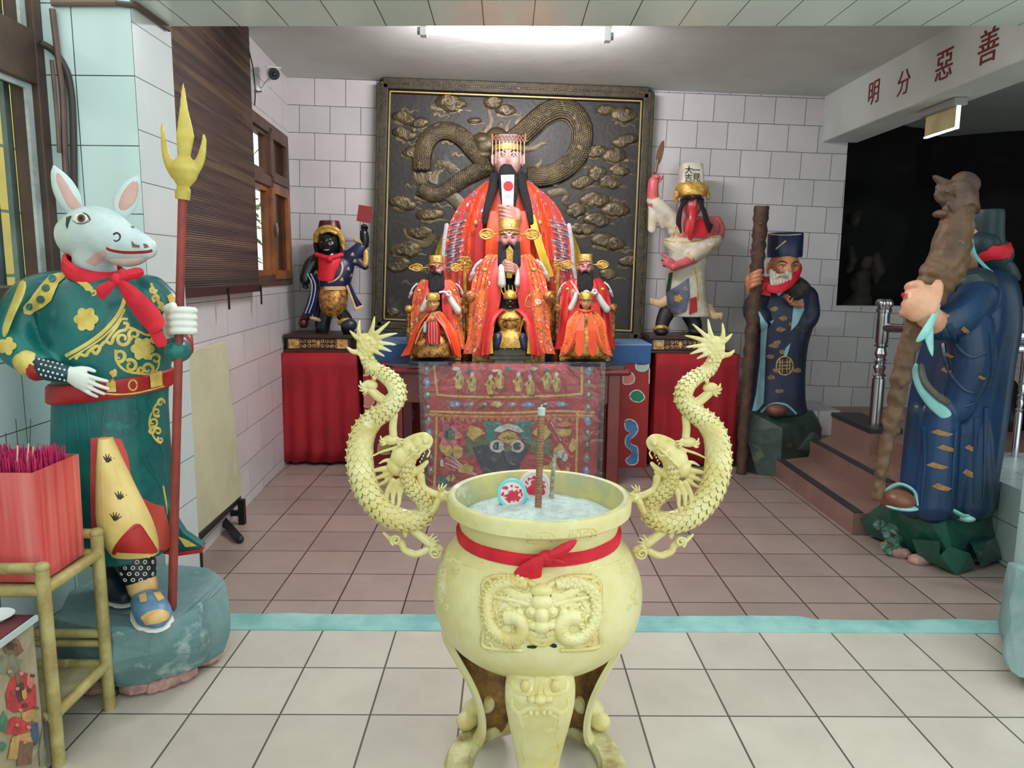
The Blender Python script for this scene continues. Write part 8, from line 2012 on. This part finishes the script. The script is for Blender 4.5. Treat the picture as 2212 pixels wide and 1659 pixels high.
for z in (zs_-.006, .155): g = G(); g.box((CXL, CY0, z-.008), (CX, CY1, z+.004)); obj('shelf', g, mat('shelf_planks', (168, 160, 124), (132, 122, 88), 5, .6, bm=.3, bsc=16) if 'shelf_planks' not in MATS else MATS['shelf_planks'], ck, smooth=False)
# red acrylic box and the incense in it
zb = zs_+.004
m, nt, bs = _new('red_acrylic'); bs.inputs['Base Color'].default_value = lin((226, 84, 84)); bs.inputs['Roughness'].default_value = .3
bs.inputs['Subsurface Weight'].default_value = .25; bs.inputs['Subsurface Radius'].default_value = (.05, .02, .02); bs.inputs['Transmission Weight'].default_value = .12; M_acr = m
tcx = N(nt, 'ShaderNodeTexCoord'); mpx = N(nt, 'ShaderNodeMapping'); mpx.inputs['Scale'].default_value = (30, 30, .8); nt.links.new(tcx.outputs['Object'], mpx.inputs['Vector'])
nzx = N(nt, 'ShaderNodeTexNoise', Scale=1., Detail=3.); nt.links.new(mpx.outputs['Vector'], nzx.inputs['Vector']); rrx = ramp(nt, nzx.outputs['Fac'], [(.35, lin((224, 82, 82))), (.7, lin((242, 140, 132)))]); nt.links.new(rrx.outputs['Color'], bs.inputs['Base Color'])
b1, b2 = fl(98, 1258, zb), fl(175, 1205, zb)
b1.y = max(b1.y, CY0+.01)
y0, y1 = b1.y, b1.y+.225; xb = b1.x-.01
tpz = ax(60, 1026, xb+.0).z
k0 = V((xb, y0, zb)); wid = .30
def ringb(z, e): return [V((xb+e, y0-e, z)), V((xb+e, y1+e, z)), V((xb-wid-e, y1+e, z)), V((xb-wid-e, y0-e, z))]
bt = thing('incense_box', V((xb-wid/2, (y0+y1)/2, zb)), 'tall red acrylic box full of magenta incense on the gold rack', 'box')
H = max(.24, tpz-zb)
g = G(); g.loft([ringb(zb, 0), ringb(zb+H, .004)], cap=False); g.loft([[p for p in ringb(zb+.006, -.006)], [p for p in ringb(zb+H, -.002)]], cap=False); g.add(ringb(zb, 0)+ringb(zb+.006, -.006), [(0, 1, 2, 3), (7, 6, 5, 4)])
a, c = ringb(zb+H, .004), ringb(zb+H, -.002)
g.add(a+c, [(0, 1, 5, 4), (1, 2, 6, 5), (2, 3, 7, 6), (3, 0, 4, 7)]); obj('acrylic_walls', g, M_acr, bt, smooth=False)
M_inc = mat('magenta_incense', (206, 40, 104), (176, 28, 86), 60, .8)
g = G(); rd = random.Random(12)
for k in range(900):
    x, y = rd.uniform(xb-wid+.015, xb-.015), rd.uniform(y0+.012, y1-.012); h = zb+H+rd.uniform(.0, .045)+.02*noise.noise((x*9, y*9, 1))
    dx, dy = rd.uniform(-.01, .01), rd.uniform(-.01, .01); r = .0016
    g.tube([(x, y, zb+.02), (x+dx, y+dy, h)], r, 4)
st_ = tag(obj('incense_bundle', g, M_inc, loc=(xb-wid/2, (y0+y1)/2, zb+.02), smooth=False), 'dense bundle of thin magenta incense sticks filling the red box', 'incense', kind='stuff')
M_pale = mat('pale_stick', (226, 190, 176), rough=.6)
for k, (px, py, tx, ty) in enumerate(((37, 1030, 38, 962), (57, 1022, 62, 958), (66, 1022, 72, 965), (40, 985, 34, 905), (64, 985, 66, 905), (16, 985, 12, 935))):
    yy = y0+.03+.025*k; a = at(px, py, yy); b_ = at(tx, ty, yy); a = a+(a-b_).normalized()*max(0., (a.z-zb-.06)); a.x = min(max(a.x, xb-wid+.02), xb-.02)
    g = G(); g.tube([a, b_], .0022 if k < 3 else .0011, 6); tag(obj('incense_stick', g, M_pale if k < 3 else M_ink, loc=a), ('thick pale incense stick, first from the left edge of the red box', 'thick pale incense stick in the middle of the red box', 'thick pale incense stick nearest the corner of the red box', 'thin dark stick rising high above the left part of the incense', 'thin dark stick rising high above the middle of the incense', 'thin dark stick at the frame edge above the incense')[k], 'incense stick', 'taller sticks in the incense box')
# box with pictures under plastic, in front of the rack
PX0, PX1, PY0_, PY1_, PZ = -1.86, -1.335, 1.25, 2.015, .0
pz = ax(87, 1317, PX1).z
bx_ = thing('picture_cabinet', ((PX0+PX1)/2, (PY0_+PY1_)/2, 0), 'low cabinet covered with painted figures under plastic, in front of the rack', 'cabinet')
g = G(); g.box((PX0, PY0_, 0), (PX1, PY1_, pz-.012)); cbx = obj('cabinet_body', g, mat('faded_print_ground', (168, 158, 128), (140, 132, 106), 9, .45, c3=(188, 176, 150)), bx_, smooth=False, bevel=.004)
g = G(); g.box((PX0-.005, PY0_-.005, pz-.012), (PX1+.008, PY1_+.004, pz)); obj('cabinet_top', g, mat('maroon_top', (112, 56, 66), (92, 44, 56), 6, .25), bx_, smooth=False, bevel=.003)
g = G(); g.bar((PX1+.008, PY0_, pz-.008), (PX1+.008, PY1_, pz-.008), .012, .016); obj('plastic_edge', g, mat('plastic_edge', (176, 190, 190), rough=.15), bx_, smooth=False)
bvp = bvh(cbx)
col = {'red': (196, 62, 66), 'gold': (200, 160, 96), 'brown': (132, 100, 76), 'green': (78, 134, 104), 'blue': (70, 96, 118), 'grey': (132, 132, 112), 'pink': (214, 136, 120), 'dark': (86, 68, 58)}
PM = {k: mat('print_'+k, c, tuple(int(v*.82) for v in c), 24, .5, bm=.4, bsc=70) for k, c in col.items()}
PG = {k: G() for k in col}; oo = [.0015]
def Pp(c, poly): oo[0] += .0001; patch(PG[c], bvp, poly, oo[0], 6)
Pp('red', [(36, 1448), (62, 1456), (76, 1482), (78, 1520), (70, 1545), (52, 1536), (30, 1540), (14, 1530), (10, 1500), (20, 1470)]); Pp('dark', [(34, 1470), (50, 1475), (52, 1510), (40, 1520), (32, 1500)]); Pp('brown', blob(28, 1398, 22, 20, 14, .25, 1)); Pp('dark', blob(22, 1395, 12, 10, 12, .3, 2)); Pp('grey', blob(20, 1436, 26, 24, 14, .3, 3)); Pp('brown', [(30, 1455), (42, 1440), (46, 1470), (36, 1482)])
Pp('red', [(8, 1560), (30, 1548), (60, 1552), (66, 1574), (40, 1590), (10, 1584)]); Pp('pink', blob(64, 1470, 9, 16, 12, .2, 4)); Pp('gold', [(44, 1540), (74, 1530), (80, 1548), (60, 1560), (48, 1556)]); Pp('gold', [(24, 1592), (66, 1580), (72, 1600), (36, 1640), (14, 1640)]); Pp('blue', [(66, 1566), (80, 1560), (84, 1600), (74, 1612), (64, 1590)]); Pp('green', blob(6, 1560, 8, 22, 12, .2, 5)); Pp('green', blob(4, 1612, 8, 10, 10, .2, 6)); Pp('brown', [(40, 1600), (70, 1604), (66, 1650), (34, 1655)]); Pp('grey', [(92, 1556), (108, 1548), (116, 1620), (110, 1655), (84, 1655), (82, 1620)]); Pp('gold', blob(50, 1500, 7, 12, 10, .3, 7)); Pp('brown', [(80, 1400), (90, 1390), (96, 1450), (86, 1470)])
for k in range(14): Pp(('gold', 'pink', 'dark', 'brown')[k % 4], blob(18+(k*17) % 60, 1450+(k*37) % 180, 5, 4, 8, .3, k+20))
for k, gg in PG.items(): obj('printed_figure', gg, PM[k], cbx, smooth=False)
c = fl(-14, 1340, pz); g = G(); g.lathe((c.x, c.y, pz), [(.03, 0), (.034, .004), (.05, .012), (.052, .014), (.034, .006), (.0, .005)], 28); tag(obj('white_plate', g, M_white, loc=(c.x, c.y, pz)), 'white plate on the maroon top of the picture cabinet', 'plate')
# rock of the statue at the right, mostly outside the picture
g = G(); hull(g, [fl(2172, 1440, .06), fl(2168, 1400, .1), fl(2180, 1300, .24), fl(2200, 1470, .05), V((2.08, 2.42, .05)), V((2.05, 2.4, .26)), V((2.5, 2.4, .26)), V((2.5, 2.4, .05)), V((2.5, 2.95, .3)), V((2.08, 2.95, .3)), V((2.03, 2.9, .06)), V((2.5, 2.95, .06)), V((2.0, 2.62, .34)), V((2.4, 2.6, .34)), V((2.01, 2.8, .34))])
pr_ = tag(obj('edge_pedestal', g, M_rock, loc=(2.25, 2.68, .03), remesh=.014, dec=.06, disp=(.016, 8.), smooth=False), 'teal painted rock pedestal with chipped white paint at the right edge of the picture', 'rock')
g = G()
for k in range(7): g.ell((2.1+.3*(k % 3)/2, 2.5+.18*(k//3), .03), .07, .06, .034, None, 8, 5)
obj('mortar_rubble', g, MATS['pinkish_mortar'], pr_)
g = G(); hk = fl(2069, 72, 2.84); hk.z = 2.905-.0245*hk.x; g.tube(sp3([hk, hk-V((0, 0, .03)), hk-V((.02, 0, .05)), hk-V((.035, 0, .035))]), .006, 7); tag(obj('ceiling_hook', g, M_black, loc=hk), 'small dark hook in the ceiling beside the side beam', 'hook')

# ---- break meshes made of far-apart pieces into one part each
def explode(o, gap):
    me = o.data; n = len(me.vertices); par = list(range(n))
    def fnd(i):
        while par[i] != i: par[i] = par[par[i]]; i = par[i]
        return i
    for e in me.edges:
        a, b_ = fnd(e.vertices[0]), fnd(e.vertices[1])
        if a != b_: par[a] = b_
    isl = {}
    for i in range(n): isl.setdefault(fnd(i), []).append(i)
    I = list(isl.values()); bb = []
    for l in I:
        P = [me.vertices[i].co for i in l]; bb.append(([min(p[k] for p in P)-gap/2 for k in range(3)], [max(p[k] for p in P)+gap/2 for k in range(3)]))
    grp = list(range(len(I)))
    def f2(i):
        while grp[i] != i: i = grp[i]
        return i
    for i in range(len(I)):
        for j in range(i):
            if all(bb[i][0][k] < bb[j][1][k] and bb[j][0][k] < bb[i][1][k] for k in range(3)): 
                a, b_ = f2(i), f2(j)
                if a != b_: grp[a] = b_
    cl = {}
    for i in range(len(I)): cl.setdefault(f2(i), []).extend(I[i])
    if len(cl) < 2: return
    base = o.name.split('.')[0]
    for l in cl.values():
        s = set(l); mp = {v: k for k, v in enumerate(l)}
        m2 = bpy.data.meshes.new(base); m2.from_pydata([tuple(me.vertices[i].co) for i in l], [], [tuple(mp[i] for i in q.vertices) for q in me.polygons if q.vertices[0] in s])
        for q in me.materials: m2.materials.append(q)
        sm_ = me.polygons[0].use_smooth
        for q in m2.polygons: q.use_smooth = sm_
        if sm_: m2.set_sharp_from_angle(angle=1.05)
        c = bpy.data.objects.new(base, m2); COL.objects.link(c); c.parent = o.parent; c.location = o.location
    bpy.data.objects.remove(o)
for o in list(bpy.data.objects):
    if o.type == 'MESH' and o.parent is not None and not o.children:
        b_ = o.name.split('.')[0]
        if b_ in ('gold_ornament', 'painted_cloud', 'cloud_print', 'gold_cloud_print', 'meander_relief', 'ornament_hole', 'leaf_print', 'chipped_paint', 'robe_print', 'arm', 'shoulder_relief', 'white_embroidery', 'belt_plate', 'toe_patch', 'hat_wing_x', 'pale_lining', 'apron_print', 'cloud_outline', 'robe_lining', 'printed_figure', 'embroidery', 'mortar_rubble'):
            explode(o, .012 if b_ != 'arm' else .002)
